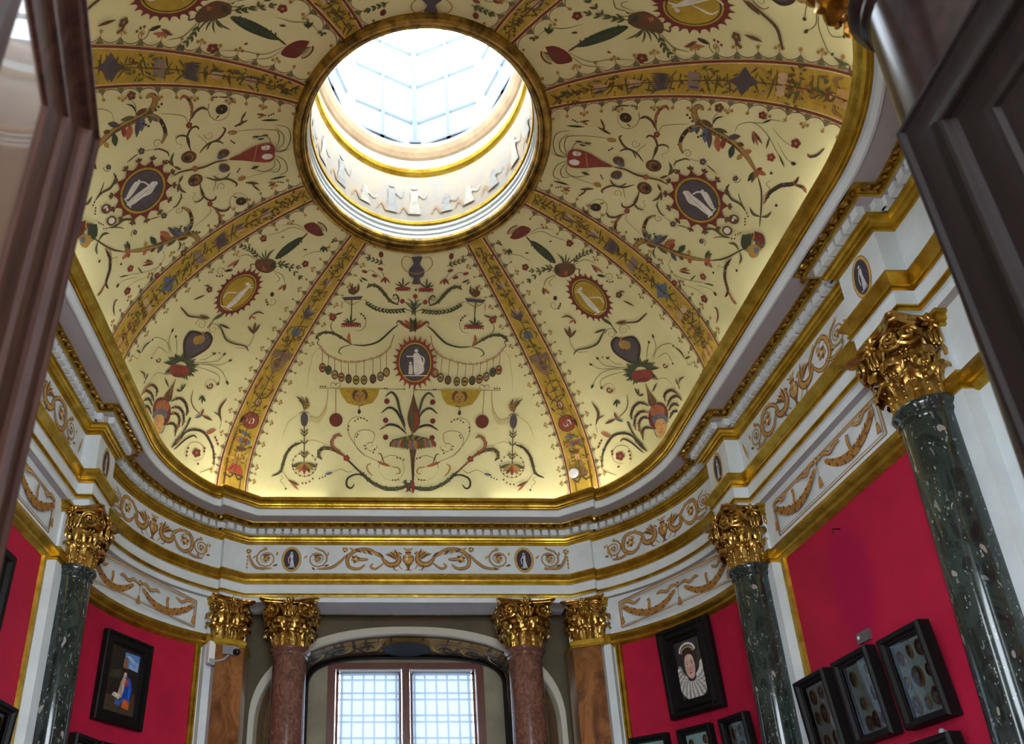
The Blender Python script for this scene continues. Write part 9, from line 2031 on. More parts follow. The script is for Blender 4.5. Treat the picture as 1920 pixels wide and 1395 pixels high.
panel([('DG', opn)], 'painted panel with cattail and sunburst oval, upper left')
panel([('SH', idn), ('SH', swp), ('SC', idn)], 'painted side panel with star shaped cameo and bouquet on the right')
panel([('SH', neg), ('SH', lambda p, u: (-PI+p, u)), ('SC', neg)], 'painted side panel with star shaped cameo on the left')

# the eight painted ribs with their fringe of arches
RIBS = [31, 66.3, 115.5, 150]
rng = random.Random(3)
def rib(deg, kind, lbl):
    d = DomePaint(); ph0 = math.radians(deg)
    # the rib follows the vertical plane from the ring to the cornice
    N, A_, B_ = domeNormal(np.full(41, ph0), np.linspace(0, 1, 41)); la = np.linalg.norm(A_, axis=1)
    us = np.linspace(0, 1.0, 41); Pc = domeN(np.full(41, ph0), us); arc = np.concatenate([[0], np.cumsum(np.linalg.norm(np.diff(Pc, axis=0), axis=1))]); LEN = arc[-1]
    def U(t): return np.interp(np.asarray(t, float), arc, us)          # t: length down the rib
    def HW(u): return .031+.030*np.asarray(u, float)**.8
    def at(t, s):                                                       # s: across, in plan units
        u = U(t); l = np.interp(u, us, la); return ph0+np.asarray(s, float)/l, u
    tt = np.linspace(0, LEN, 90)
    def stripe(s0, s1, c):
        KK = 2 if abs(s0[0]-s1[0]) < .2 else 16; h = HW(U(tt)); rows = [at(tt, f0*h+f1) for f0, f1 in [(s0[0]+(s1[0]-s0[0])*k/KK, s0[1]+(s1[1]-s0[1])*k/KK) for k in range(KK+1)]]
        ph = np.concatenate([r[0] for r in rows]); u = np.concatenate([r[1] for r in rows]); m = 90
        d.k += 12; d.push(ph, u, [(j*m+i, j*m+i+1, (j+1)*m+i+1, (j+1)*m+i) for j in range(KK) for i in range(m-1)], c); d.k += 4
    # fringe
    for sg in (-1, 1):
        per = .0475; n = int(LEN/per)
        for k in range(n):
            t0 = (k+.1)*LEN/n; t1 = (k+1.1)*LEN/n; h = float(HW(U((t0+t1)/2))); q = np.linspace(0, 1, 9)
            dep = .020; T_ = t0+(t1-t0)*q; S_ = sg*(h+.003+dep*(1-np.sin(PI*q)**.6)*.75)
            # pointed web between the arches
            w = .010; p_, u_ = at([t0-w, t0, t0+w, t0], [sg*(h), sg*(h+.016), sg*h, sg*(h-.001)]); d.poly(p_, u_, lin(112, 112, 74))
            p_, u_ = at(T_, S_); d.ribbon(p_, u_, .0022, lin(124, 92, 48), 2); p_, u_ = at(T_, S_+sg*.0022); d.ribbon(p_, u_, .0018, lin(236, 226, 180), 2)
            p_, u_ = at([t0, t0], [sg*(h+.014), sg*(h+.028)]); d.ribbon(p_, u_, .002, CN['og'], 2)
            if k % 2 == 0:
                for a in (-.008, 0, .008):
                    p_, u_ = at(t0+a, sg*(h+.027+.006*(a == 0))); d.ell(float(p_), float(u_), .0046, .0046, CN['og'], n=7)
            else:
                p_, u_ = at(t0, sg*(h+.028)); d.ell(float(p_), float(u_), .0048, .0048, CN['og'], n=7)
    stripe((-1, 0), (1, 0), lin(120, 52, 34))
    for sg in (-1, 1):
        stripe((sg, -sg*.0085), (sg, -sg*.0115), lin(226, 196, 140)); stripe((sg, -sg*.0), (sg, -sg*.002), lin(196, 160, 96))
    stripe((-1, .0115), (1, -.0115), lin(188, 154, 50))
    stripe((-.55, 0), (.55, 0), lin(184, 150, 45))
    d.k += 4
    def lf2(t, s, t1, s1, w, c):
        q = np.linspace(0, 1, 6); p_, u_ = at(t+(t1-t)*q, s+(s1-s)*q); d.ribbon(p_, u_, w, c, 3)
    def st2(pts, w, c, tp=0):
        pts = np.array(pts, float); q = np.linspace(0, len(pts)-1, 5*len(pts)); p_, u_ = at(np.interp(q, range(len(pts)), pts[:, 0]), np.interp(q, range(len(pts)), pts[:, 1])); d.ribbon(p_, u_, w, c, tp)
    def el2(t, s, rt, rs, c, n=14): p_, u_ = at(t+rt*np.cos(np.arange(n)*2*PI/n), s+rs*np.sin(np.arange(n)*2*PI/n)); d.poly(p_, u_, c)
    def pg2(pts, c): a = np.array(pts, float); p_, u_ = at(a[:, 0], a[:, 1]); d.poly(p_, u_, c)
    def spray(t, s, n, c, sc_=1.0, spread=1.0):
        for k in range(n):
            a = rng.uniform(-1, 1); b_ = rng.uniform(-1, 1); lf2(t+a*.03*sc_, s+b_*.026*sc_*spread, t+a*.03*sc_+rng.uniform(-.018, .018), s+b_*.026*sc_*spread+rng.uniform(-.012, .012), rng.uniform(.004, .008), c if rng.random() < .7 else CN['br'])
    G = [lin(96, 96, 40), lin(112, 94, 36), lin(84, 80, 40)]
    Z = lambda f: f*LEN
    for k in range(26):                                                  # fine foliage along the whole rib
        f = .04+.93*k/26
        for q in range(5): lf2(Z(f)+rng.uniform(-.01, .01), rng.uniform(-.5, .5)*HW(U(Z(f)))*.9, Z(f)+rng.uniform(-.022, .022), rng.uniform(-.72, .72)*HW(U(Z(f))), .005, rng.choice(G))
    st2([(Z(.03), 0), (Z(.96), 0)], .0028, CN['br'], 2)
    for f in (.07, .14, .22): spray(Z(f), 0, 12, rng.choice(G), .9)
    for f in (.18, .29): el2(Z(f), 0, .016, .010, CN['pk']); lf2(Z(f)-.02, -.012, Z(f)+.02, -.004, .008, CN['gy']); lf2(Z(f)-.02, .012, Z(f)+.02, .004, .008, CN['pk'])
    if kind == 'A':
        for a in range(7): lf2(Z(.33), 0, Z(.29), (a-3)*.008, .006, CN['gy'])
        el2(Z(.385), 0, .022, .015, CN['bl']); st2([(Z(.36), -.02), (Z(.385), -.03), (Z(.41), -.014)], .004, CN['gr']); st2([(Z(.36), .02), (Z(.385), .03), (Z(.41), .014)], .004, CN['gr']); spray(Z(.43), 0, 16, G[0], 1.0)
        pg2([(Z(.462), -.036), (Z(.462), .036), (Z(.49), .034), (Z(.49), -.034)], lin(134, 104, 84)); pg2([(Z(.492), -.030), (Z(.492), .030), (Z(.53), .022), (Z(.56), 0), (Z(.53), -.022)], lin(140, 112, 70)); el2(Z(.515), 0, .022, .014, lin(112, 84, 56)); st2([(Z(.50), -.012), (Z(.515), 0), (Z(.50), .012)], .004, CN['dk'])
        for sg in (-1, 1):
            st2([(Z(.66), 0), (Z(.645), sg*.024), (Z(.62), sg*.03)], .005, CN['br']); lf2(Z(.625), sg*.03, Z(.59), sg*.024, .010, CN['or']); lf2(Z(.63), sg*.03, Z(.605), sg*.034, .006, CN['dk'])
            lf2(Z(.69), sg*.03, Z(.67), sg*.038, .006, CN['dk'])
        el2(Z(.672), 0, .022, .013, CN['br']); el2(Z(.672), 0, .016, .009, CN['pk']); st2([(Z(.70), -.03), (Z(.705), 0), (Z(.70), .03)], .004, CN['og'])
        el2(Z(.742), 0, .036, .036, CN['dk'], 20); el2(Z(.742), 0, .033, .033, lin(150, 70, 44), 20); el2(Z(.742), 0, .028, .028, lin(140, 62, 40), 20)
        for sg in (-1, 1): st2([(Z(.732), sg*.006), (Z(.736), sg*.014), (Z(.748), sg*.014), (Z(.752), sg*.006)], .0045, CN['wh'], 2)
        st2([(Z(.730), 0), (Z(.754), 0)], .004, CN['wh'], 2)
        lf2(Z(.785), -.03, Z(.795), .02, .012, CN['bl']); spray(Z(.82), 0, 26, G[0], 1.2, 1.3)
        for s_, c in ((-.02, 'or'), (-.006, 'bl'), (.012, 'rd'), (.024, 'bl')): el2(Z(.815), s_, .009, .009, CN[c])
        pg2([(Z(.835), -.03), (Z(.835), .03), (Z(.85), .012), (Z(.85), -.012)], CN['br'])
        red = lin(172, 74, 44) if 'left' in lbl else lin(124, 92, 44); top_ = lin(166, 128, 48) if 'left' in lbl else lin(132, 112, 46)
        el2(Z(.865), 0, .013, .010, CN['sk']); pg2([(Z(.878), -.016), (Z(.878), .016), (Z(.905), .020), (Z(.905), -.020)], top_)
        for sg in (-1, 1): st2([(Z(.88), sg*.014), (Z(.878), sg*.032), (Z(.85), sg*.034)], .007, CN['sk'], 2); st2([(Z(.86), sg*.034), (Z(.92), sg*.042)], .002, CN['br'])
        pg2([(Z(.903), -.018), (Z(.903), .018), (Z(.955), .036), (Z(.962), .02), (Z(.955), 0), (Z(.962), -.022), (Z(.955), -.038)], red)
        for q in (-.014, 0, .014): st2([(Z(.908), q*.6), (Z(.95), q*1.6)], .003, CN['dk'])
        for sg in (-1, 1):
            st2([(Z(.968), sg*.036), (Z(.98), sg*.018), (Z(.966), sg*.004)], .005, CN['dk'], 2); st2([(Z(.962), sg*.03), (Z(1.0), sg*.03)], .004, CN['br'], 2)
        st2([(Z(.962), -.04), (Z(.962), .04)], .005, CN['dk'], 2)
    else:
        for a in range(9): lf2(Z(.40), (a-4)*.004, Z(.34), (a-4)*.006, .005, CN['gy'])
        pg2([(Z(.455), -.022), (Z(.455), .024), (Z(.49), .018), (Z(.49), -.028)], lin(140, 120, 104)); st2([(Z(.46), -.016), (Z(.485), -.018)], .004, CN['gy'], 2)
        spray(Z(.53), 0, 20, G[0], 1.1, 1.2)
        pg2([(Z(.575), 0), (Z(.60), .012), (Z(.62), .036), (Z(.64), .012), (Z(.665), 0), (Z(.64), -.012), (Z(.62), -.036), (Z(.60), -.012)], CN['bl'] if 'middle' in lbl else CN['gy']); el2(Z(.62), 0, .016, .008, CN['gy'])
        for sg in (-1, 1): st2([(Z(.66), sg*.036), (Z(.69), sg*.02), (Z(.7), 0)], .006, CN['og'])
        for q in (-.02, -.006, .01, .022): el2(Z(.73), q, .012, .008, CN['pk']); lf2(Z(.74), q, Z(.765), q*1.3, .008, CN['br'])
        spray(Z(.80), 0, 30, G[0], 1.5, 1.5); spray(Z(.83), 0, 14, CN['or'], 1.1, 1.3)
        el2(Z(.875), -.004, .013, .012, lin(110, 76, 40)); el2(Z(.88), -.002, .008, .008, CN['sk'])
        pg2([(Z(.89), -.018), (Z(.89), .018), (Z(.92), .022), (Z(.95), .014), (Z(.95), -.016), (Z(.92), -.022)], lin(196, 152, 84)); st2([(Z(.89), .016), (Z(.875), .036), (Z(.90), .044)], .008, lin(150, 108, 54)); st2([(Z(.89), -.016), (Z(.90), -.036), (Z(.93), -.04)], .008, lin(150, 108, 54))
        st2([(Z(.91), -.01), (Z(.925), 0), (Z(.91), .01)], .003, CN['br']); st2([(Z(.95), -.01), (Z(.99), -.02)], .010, lin(150, 108, 54)); st2([(Z(.95), .01), (Z(.99), .02)], .010, lin(150, 108, 54))
    return d.build('painted_rib', ceiling, label=lbl)
rib(31, 'A', 'painted gold rib right of the window panel'); rib(-31, 'A', 'painted gold rib left of the window panel, with a red skirted figure')
rib(66.3, 'B', 'painted gold rib at the middle right'); rib(-66.3, 'B', 'painted gold rib at the middle left with a blue diamond')
rib(115.5, 'C', 'painted gold rib at the upper right with a cherub'); rib(-115.5, 'C', 'painted gold rib at the upper left with a dark diamond')
rib(149, 'D', 'painted gold rib right of the doorway panel'); rib(-149, 'D', 'painted gold rib left of the doorway panel')
# ------------------------------------------------------------------ painted and gilded ornament on frieze, panels and arch
GO, GD, GL = lin(190, 146, 78), lin(122, 80, 40), lin(228, 204, 150)
class Flat(Paint):
    """painted strokes on a wall through fn(u, v, off); u runs along the wall in plan units"""
    def rib(s, pts, w, c, tp=0, n=5):
        P_ = [np.array(p, float) for p in pts]
        if len(P_) > 2:
            Q = [2*P_[0]-P_[1]]+P_+[2*P_[-1]-P_[-2]]; o = []
            for i in range(1, len(Q)-2):
                for k in range(n):
                    t = k/n; a, b_, c_, d_ = Q[i-1], Q[i], Q[i+1], Q[i+2]
                    o.append(.5*((2*b_)+(-a+c_)*t+(2*a-5*b_+4*c_-d_)*t*t+(-a+3*b_-3*c_+d_)*t**3))
            o.append(P_[-1]); P_ = o
        s.k += 1; m = len(P_); s.rgb = c; rows = [[], []]
        for i, p in enumerate(P_):
            d = P_[min(i+1, m-1)]-P_[max(i-1, 0)]; L = np.hypot(*d)+1e-9; nx, ny = -d[1]/L, d[0]/L; t = i/(m-1)
            f = {0: .3+.7*sin(PI*t)**.6, 1: 1-.7*t, 2: 1, 3: sin(PI*min(max(t, .03), .97))**.8}[tp]; h = w/2*f
            for r, sg in ((0, 1), (1, -1)): rows[r].append(s.fn(p[0]+nx*h*sg, p[1]+ny*h*sg, s.lay*(1+s.k*.12)))
        s.grid(rows)
    def leaf(s, x0, y0, x1, y1, w, c, b=0):
        s.rib([(x0, y0), ((x0+x1)/2-(y1-y0)*b, (y0+y1)/2+(x1-x0)*b), (x1, y1)], w, c, 3, 3)
    def two(s, pts, w, tp=0, c=None): s.rib(pts, w*1.25, GD, tp); s.rib(pts, w*.72, c or GO, tp)
    def spiral(s, x, y, r, turns, a0, w, dirn=1, r1=.25, c=None):
        n = int(10*turns)+2; s.rib([(x+r*(1-(1-r1)*i/(n-1))*cos(a0+dirn*2*PI*turns*i/(n-1)), y+r*(1-(1-r1)*i/(n-1))*sin(a0+dirn*2*PI*turns*i/(n-1))) for i in range(n)], w, c or GD, 1, 1)
    def flower(s, x, y, r):
        for i in range(6): s.leaf(x, y, x+r*cos(i*1.047+.3), y+r*sin(i*1.047+.3), r*.7, GO if i % 2 else GD)
        s.ell(x, y, r*.32, r*.32, GL, n=8)
    def vase(s, x, z, k=1.0):
        s.poly([(x-.004*k, z-.046*k), (x-.018*k, z-.052*k), (x+.018*k, z-.052*k), (x+.004*k, z-.046*k), (x+.007*k, z-.034*k), (x+.024*k, z-.006*k), (x+.022*k, z+.014*k), (x+.010*k, z+.022*k), (x+.014*k, z+.034*k), (x-.014*k, z+.034*k), (x-.010*k, z+.022*k), (x-.022*k, z+.014*k), (x-.024*k, z-.006*k), (x-.007*k, z-.034*k)], GD)
        s.ell(x, z+.002*k, .019*k, .024*k, GO); s.ell(x-.006*k, z+.006*k, .006*k, .014*k, GL); s.rib([(x-.02*k, z+.008*k), (x+.02*k, z+.008*k)], .003*k, GD, 2)
        for e in (-1, 0, 1): s.leaf(x, z+.034*k, x+e*.02*k, z+.052*k, .008*k, GO)
    def griffin(s, x, z, e):
        """winged beast facing the centre; e = +1 when it stands to the right of it"""
        X = lambda q: x+e*q
        s.two([(X(.075), z+.004), (X(.05), z-.024), (X(.022), z-.026), (X(.004), z-.006), (X(.006), z+.02)], .020); s.ell(X(.004), z+.026, .008, .007, GO); s.leaf(X(.002), z+.026, X(-.010), z+.020, .006, GD)
        for q in range(5): s.leaf(X(.018), z-.004, X(.022+.010*q), z+.046-.006*q, .010, GO if q % 2 else GD, .1*e)
        s.rib([(X(.012), z-.02), (X(-.004), z-.044), (X(-.012), z-.048)], .006, GO, 1); s.rib([(X(.03), z-.03), (X(.022), z-.05), (X(.008), z-.052)], .006, GD, 1)
    def circle(s, x, z, r, e):
        s.spiral(x, z, r, 1.55, PI*.5, .0075, e, .42, GD); s.spiral(x, z, r, 1.5, PI*.5, .0042, e, .44, GO)
        s.flower(x, z, r*.36)
        for a in (.3, 1.5, 2.8, 4.2, 5.4): s.leaf(x+r*cos(a), z+r*sin(a), x+r*1.28*cos(a+.35), z+r*1.2*sin(a+.35), .008, GO if a < 3 else GD)
def frieze_bay(f, c, half, z=1.376):
    f.vase(c, z)
    for e in (-1, 1):
        f.griffin(c+e*.032, z, e)
        f.two([(c+e*.10, z+.0), (c+e*.125, z-.034), (c+e*.155, z-.042), (c+e*.185, z-.018), (c+e*.178, z+.03), (c+e*.15, z+.044), (c+e*.12, z+.036)], .013)
        f.two([(c+e*.085, z-.02), (c+e*.10, z+.02), (c+e*.135, z+.044)], .011)
        f.flower(c+e*.152, z+.002, .020)
        for q in range(4): f.leaf(c+e*(.11+.02*q), z+.03-.016*(q % 2), c+e*(.13+.02*q), z+.05-.02*(q % 2), .009, GO)
        x = .228
        while x+.035 < half:
            f.circle(c+e*x, z, .036, e); f.two([(c+e*(x-.065), z-.03), (c+e*(x-.035), z-.048), (c+e*(x+.01), z-.046)], .009); x += .094
        f.leaf(c+e*(half-.03), z-.04, c+e*(half-.012), z+.03, .010, GO)
def cameo(P_, x, z, rx, ry):
    P_.ell(x, z, rx*1.36, ry*1.25, lin(150, 108, 48), n=28); P_.ell(x, z, rx*1.28, ry*1.19, lin(206, 170, 92), n=28); P_.ell(x, z, rx*1.06, ry*1.04, lin(120, 84, 40), n=28); P_.ell(x, z, rx, ry, lin(66, 56, 66), n=28)
    W_ = lin(206, 206, 212)
    P_.ell(x, z+ry*.62, rx*.15, ry*.10, W_, n=10); P_.poly([(x-rx*.2, z+ry*.5), (x+rx*.24, z+ry*.46), (x+rx*.2, z), (x+rx*.42, z-ry*.7), (x-rx*.22, z-ry*.74), (x-rx*.1, z)], W_); P_.rib([(x-rx*.1, z+ry*.4), (x-rx*.4, z+ry*.05), (x-rx*.34, z-ry*.4)], rx*.12, W_, 2); P_.rib([(x-rx*.5, z-ry*.78), (x+rx*.5, z-ry*.78)], rx*.1, W_, 2)
XF = CX+RW
def fx_flat(u, v, h): return (u, FY-h, v)
f = Flat(fx_flat, .0006); z = 1.376
f.vase(0, z)
for e in (-1, 1):
    f.griffin(e*.034, z, e)
    f.two([(e*.095, z-.006), (e*.125, z+.020), (e*.165, z+.042), (e*.215, z+.038), (e*.250, z+.006), (e*.245, z-.036), (e*.205, z-.046), (e*.178, z-.026)], .013)
    f.two([(e*.10, z-.02), (e*.135, z-.046), (e*.155, z-.036), (e*.145, z-.022)], .008)
    for q in range(6): f.leaf(e*(.10+.024*q), z+.004+.006*q, e*(.125+.024*q), z+.030+.004*q, .010, GO if q % 2 else GD)
    f.two([(e*.165, z-.004), (e*.195, z-.004), (e*.212, z-.002)], .012); f.flower(e*.218, z-.002, .020); f.flower(e*.262, z+.040, .013)
    f.two([(e*.252, z+.02), (e*.285, z-.018), (e*.320, z-.042), (e*.375, z-.048)], .010)
    for x, d in ((.375, 1), (.585, -1)):
        f.circle(e*x, z-.002, .044, e*d)
        f.leaf(e*x-.018, z+.014, e*x+.018, z+.014, .010, GD); f.leaf(e*x-.016, z-.006, e*x+.016, z-.006, .012, GO)
    f.two([(e*.560, z-.046), (e*.62, z-.044), (e*.648, z-.010), (e*.655, z+.016)], .009); f.flower(e*.658, z+.030, .013)
    for q in range(4): f.leaf(e*.662, z+.012-.016*q, e*.662, z-.002-.016*q, .008, GO)
f.build('frieze_ornament', M['fresco'], frieze, smooth=False)
for e in (-1, 1):
    f = Flat(fx_flat, .0008); cameo(f, e*.482, 1.373, .030, .046); f.build('cameo_medallion', M['fresco'], frieze, smooth=False, label='dark cameo with white figure %s of the window frieze' % ('left' if e < 0 else 'right'))
for sx in (1, -1):
    for near in (0, 1):
        Yf = (lambda y: 2*YC-y) if near else (lambda y: y)
        def fx_arc(u, v, h): a = u/RW; return (sx*(CX+(RW-h)*cos(a)), Yf(CY+(RW-h)*sin(a)), v)
        if not (near and sx < 0):
            f = Flat(fx_arc, .0006); frieze_bay(f, math.radians(28.5)*RW, .268); f.build('frieze_ornament', M['fresco'], frieze, smooth=False)
        f = Flat(lambda u, v, h: (sx*(XF-RESS-h), Yf(u), v), .0008); cameo(f, 2.195, 1.376, .024, .046); f.build('cameo_medallion', M['fresco'], frieze, smooth=False)
    f = Flat(lambda u, v, h: (sx*(XF-h), u, v), .0006); frieze_bay(f, YC, .325); f.build('frieze_ornament', M['fresco'], frieze, smooth=False)
# garland panels between architrave and string moulding
def garland(f, u0, u1, z0=1.048, z1=1.158):
    for o, w in ((0, .0042), (.0075, .0022)):
        f.rib([(u0+o, z0+o), (u1-o, z0+o)], w, GD, 2); f.rib([(u0+o, z1-o), (u1-o, z1-o)], w*1.5, GD, 2); f.rib([(u0+o, z0+o), (u0+o, z1-o)], w*1.4, GD, 2); f.rib([(u1-o, z0+o), (u1-o, z1-o)], w*1.4, GD, 2)
        f.rib([(u0+o, z0+o), (u1-o, z0+o)], w*.5, GO, 2); f.rib([(u0+o, z1-o), (u1-o, z1-o)], w*.9, GO, 2); f.rib([(u0+o, z0+o), (u0+o, z1-o)], w*.8, GO, 2); f.rib([(u1-o, z0+o), (u1-o, z1-o)], w*.8, GO, 2)
    c = (u0+u1)/2; H = z1-z0; W = (u1-u0)/2
    G2, D2 = lin(184, 132, 58), lin(120, 76, 32)
    for e in (-1, 1):
        a, b_ = c+e*.020, c+e*(W-.022)
        pts = [(a+(b_-a)*t, z1-.018-H*.56*(sin(PI*(.04+.92*t))**.8)) for t in (0, .15, .3, .45, .6, .75, .9, 1)]
        f.rib(pts, .026, D2, 0); f.rib(pts, .020, G2, 0)
        q = np.array(pts)
        for k in range(22):                                       # leaves standing off the swag
            t = (k+.5)/22*(len(q)-1); i = int(t); p = q[i]+(q[min(i+1, len(q)-1)]-q[i])*(t-i); d = q[min(i+1, len(q)-1)]-q[max(i-1, 0)]; d = d/np.hypot(*d)
            s_ = .4+.6*sin(PI*(k+.5)/22)
            for sg in (-1, 1): f.leaf(p[0]+d[1]*sg*.003, p[1]-d[0]*sg*.003, p[0]+d[0]*.012+d[1]*sg*.017*s_, p[1]+d[1]*.012-d[0]*sg*.017*s_, .007, G2 if (k+sg) % 3 else D2)
            f.rib([(p[0]-d[1]*.008*s_, p[1]+d[0]*.008*s_), (p[0]+d[0]*.008, p[1]+d[1]*.008), (p[0]+d[1]*.008*s_, p[1]-d[0]*.008*s_)], .0016, D2, 2)
        m = c+e*W*.52; f.rib([(m, z1-.066), (m-e*.004, z1-.040), (m, z1-.026)], .012, D2, 2); f.rib([(m, z1-.066), (m-e*.004, z1-.040), (m, z1-.028)], .008, G2, 2)
        rb = [(c, z1-.020), (c+e*.03, z1-.012), (c+e*.055, z1-.026), (c+e*.085, z1-.016), (c+e*.105, z1-.022)]; f.rib(rb, .013, D2, 0); f.rib(rb, .008, lin(196, 152, 88), 0)
        rb = [(b_+e*.008, z1-.016), (b_-e*.025, z1-.012), (b_-e*.05, z1-.026), (b_-e*.08, z1-.014)]; f.rib(rb, .012, D2, 0); f.rib(rb, .007, lin(196, 152, 88), 0)
        x = b_+e*.008; f.rib([(x, z1-.016), (x, z0+.036)], .002, D2, 2); f.poly([(x-.004, z0+.040), (x+.004, z0+.040), (x+.009, z0+.012), (x-.009, z0+.012)], D2); f.poly([(x-.003, z0+.038), (x+.003, z0+.038), (x+.007, z0+.014), (x-.007, z0+.014)], G2)
    f.flower(c, z1-.018, .013); f.rib([(c, z1-.02), (c, z0+.036)], .002, D2, 2); f.poly([(c-.005, z0+.042), (c+.005, z0+.042), (c+.011, z0+.012), (c-.011, z0+.012)], D2); f.poly([(c-.004, z0+.040), (c+.004, z0+.040), (c+.009, z0+.014), (c-.009, z0+.014)], G2)
for sx, wl in ((1, WALL_R), (-1, WALL_L)):
    for near in (0, 1):
        Yf = (lambda y: 2*YC-y) if near else (lambda y: y)
        f = Flat(lambda u, v, h: (sx*(CX+(RWL-.025-h)*cos(u/RWL)), Yf(CY+(RWL-.025-h)*sin(u/RWL)), v), .0006)
        garland(f, math.radians(5.6)*RWL, math.radians(48.8)*RWL); f.build('garland_panel', M['fresco'], wl, smooth=False)
    f = Flat(lambda u, v, h: (sx*(XW-.025-h), u, v), .0006); garland(f, 1.515, 2.044); f.build('garland_panel', M['fresco'], wl, smooth=False)
# painted reveal of the window arch
def densify(c, n=160):
    c = np.array(c); L = np.concatenate([[0], np.cumsum(np.hypot(*np.diff(c, axis=0).T))]); return c, L/L[-1]
_m, _ml = densify(A_MID); _i, _il = densify(A_IN)
LM = float(np.hypot(*np.diff(_m, axis=0).T).sum())
def fx_rev(u, v, h):                                              # u along the arch from its crown, v from the room (0) to the window (.225), plan units
    t = .5+u/LM; w_ = v/.225; a = (np.interp(t, _ml, _m[:, 0]), np.interp(t, _ml, _m[:, 1])); b_ = (np.interp(t, _il, _i[:, 0]), np.interp(t, _il, _i[:, 1]))
    x, z = a[0]+(b_[0]-a[0])*w_, a[1]+(b_[1]-a[1])*w_; return (x*(1-h*1.6), 3.15+.205*w_-h*.3, z-h*1.1)
f = Flat(fx_rev, .0010)
OB, OD, BK = lin(182, 142, 78), lin(96, 70, 40), lin(46, 38, 32)
def stripq(u0, u1, v0, v1, c, n=40, m=6):
    f.k += 1; f.rgb = c; f.grid([[f.fn(u0+(u1-u0)*i/n, v0+(v1-v0)*q/m, f.lay*(1+f.k*.12)) for i in range(n+1)] for q in range(m+1)])
stripq(-LM*.48, LM*.48, .012, .215, OD, 160); stripq(-.56, .56, .030, .190, OB, 80)
for e in (-1, 1):
    stripq(e*.58, e*LM*.47, .040, .180, lin(128, 98, 56), 60)
    for k in range(34):
        u = e*(.60+k*.036); f.rib([(u-.013, .06), (u+e*.010, .11), (u-.013, .16)], .010, BK, 0, 3); f.ell(u+e*.014, .11, .005, .012, BK, n=8)
    for a, s_ in ((.17, 1.0), (.30, .95), (.43, .85)):
        f.rib([(e*(a-.075), .06), (e*(a-.045), .15), (e*(a+.02), .165), (e*(a+.045), .12), (e*(a+.015), .085), (e*(a-.015), .11)], .012, BK, 0); f.rib([(e*(a-.055), .07), (e*(a-.03), .135), (e*(a+.012), .148)], .007, lin(214, 182, 118), 0)
        f.rib([(e*(a+.02), .165), (e*(a+.06), .10), (e*(a+.085), .055)], .010, BK, 0)
        for q in (-1, 0, 1): f.leaf(e*(a+.005+q*.004), .07, e*(a+.005+q*.028), .115+.02*(q == 0), .016, BK)
        f.leaf(e*(a-.05), .05, e*(a+.05), .042, .014, BK)
f.ell(0, .108, .112, .086, lin(26, 26, 30), n=30); f.ell(0, .108, .100, .076, lin(40, 42, 54), n=30); f.ell(.012, .11, .030, .05, lin(66, 68, 80)); f.ell(-.03, .10, .024, .040, lin(60, 62, 74))
stripq(-LM*.5, LM*.5, .196, .225, lin(34, 28, 26), 160, 2)
f.build('painted_reveal', M['fresco'], NICHE, smooth=False)
# pale figures on the drum of the skylight
f = Flat(lambda u, v, h: (OX+(.3198-h)*sin(u/.32), OY+(.3198-h)*cos(u/.32), v), .0006)
for k in range(22):
    u = (k-11)*.0915+rng.uniform(-.01, .01); z = 2.115; c = lin(190, 182, 166) if k % 2 else lin(166, 162, 156); hgt = rng.choice((.11, .07, .13))
    f.poly([(u-.02, z), (u+.022, z), (u+.012, z+hgt*.5), (u+.016, z+hgt*.8), (u-.012, z+hgt*.8), (u-.010, z+hgt*.5)], c); f.ell(u+.002, z+hgt*.92, .009, .011, c)
    f.rib([(u+.01, z+hgt*.75), (u+.034, z+hgt*.55), (u+.044, z+hgt*.8)], .008, c, 1); f.rib([(u-.016, z), (u-.034, z+.03), (u-.05, z)], .010, lin(186, 150, 108), 1)
f.build('figure_frieze', M['fresco'], drum, smooth=False)
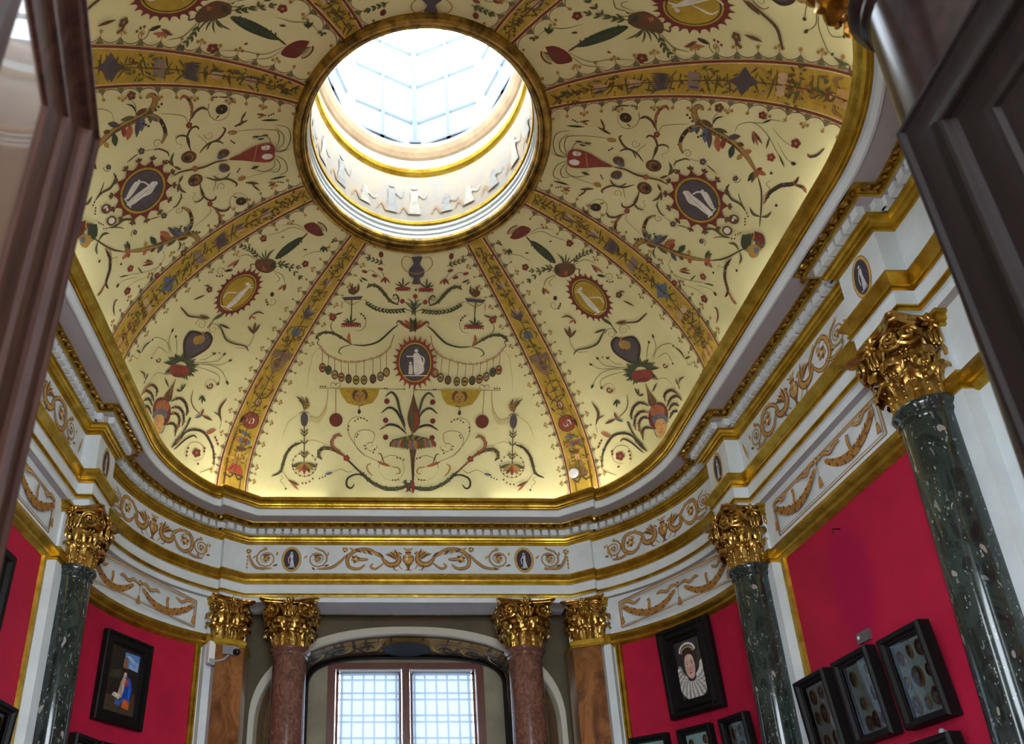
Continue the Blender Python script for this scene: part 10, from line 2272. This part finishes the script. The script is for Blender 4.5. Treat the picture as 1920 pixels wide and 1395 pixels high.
# ------------------------------------------------------------------ light
w = bpy.data.worlds.new('overcast_sky'); sc.world = w; w.use_nodes = True
nt = w.node_tree; bg = nt.nodes['Background']; bg.inputs[0].default_value = (.80, .90, 1.0, 1)
tc = nt.nodes.new('ShaderNodeTexCoord'); sx = nt.nodes.new('ShaderNodeSeparateXYZ'); nt.links.new(tc.outputs['Generated'], sx.inputs[0])
mr = nt.nodes.new('ShaderNodeMapRange'); mr.inputs['From Min'].default_value = 0.1; mr.inputs['From Max'].default_value = .75     # overcast; horizon level raised as fill for the walls through the doorway
mr.inputs['To Min'].default_value = SKYH; mr.inputs['To Max'].default_value = SKY; nt.links.new(sx.outputs[2], mr.inputs[0]); nt.links.new(mr.outputs[0], bg.inputs[1])
def area(name, p, aim, sx, sy, energy, colr, portal=False, spread=PI):
    l = bpy.data.lights.new(name, 'AREA'); l.shape = 'RECTANGLE'; l.size = sx*S; l.size_y = sy*S; l.energy = energy; l.color = colr
    o = bpy.data.objects.new(name, l); col.objects.link(o); o.location = (p[0]*S, p[1]*S, p[2]*S+Z0)
    d = Vector(aim); o.rotation_euler = d.to_track_quat('-Z', 'Y').to_euler()
    l.spread = spread
    if portal: l.cycles.is_portal = True
    return o
area('skylight_portal', (OX, OY, 2.40), (0, 0, -1), .60, .60, 1, (1, 1, 1), True)
area('window_portal', (0, 3.46, .40), (0, -1, 0), .70, 1.3, 1, (1, 1, 1), True)
area('doorway_portal', (0.02, .10, .0), (0, 1, 0), .70, 1.5, 1, (1, 1, 1), True)
# cove lamps lying on the cornice ledge, washing the dome from below
for i, (x, y, tx, ty) in enumerate(walk(plan(.140, 0), COVE_STEP)):
    nx, ny = ty, -tx
    cor = .42 < abs(x) < .80 and y > 2.3
    area('cove_lamp', (x, y, 1.578), (nx*.75, ny*.75, 1), COVE_STEP*.8, .012, COVE_E*(2.6 if cor else 1.0), (1.0, .95, .84))
# ------------------------------------------------------------------ camera
cam = bpy.data.cameras.new('camera'); co = bpy.data.objects.new('camera', cam); col.objects.link(co); sc.camera = co
RWS = [[0.9995573524288633, -0.028180295854855535, -0.009537826321231756], [-0.0018194770188982873, -0.37789635562252205, 0.925846117835245], [0.029694927324020688, 0.9254189404441371, 0.3777803541192579]]
m = Matrix((RWS[0], RWS[1], [-v for v in RWS[2]])).transposed().to_4x4()
m.translation = Vector((-.1136*S, 0, Z0)); co.matrix_world = m
cam.sensor_fit = 'HORIZONTAL'; cam.sensor_width = 36; cam.lens = 1454.263/1920*36
cam.shift_x = (960-757.155)/1920; cam.shift_y = (1127.019-697.5)/1920
cam.clip_start = .02
cam.dof.use_dof = True; cam.dof.focus_distance = 5.2; cam.dof.aperture_fstop = 4.0
sc.view_settings.view_transform = 'Standard'; sc.view_settings.look = 'None'; sc.view_settings.gamma = 1; sc.view_settings.use_curve_mapping = False
sc.view_settings.exposure = EXPO
sc.cycles.use_denoising = True; sc.cycles.max_bounces = 10; sc.cycles.diffuse_bounces = 6; sc.cycles.transparent_max_bounces = 16
sc.cycles.sample_clamp_indirect = 6
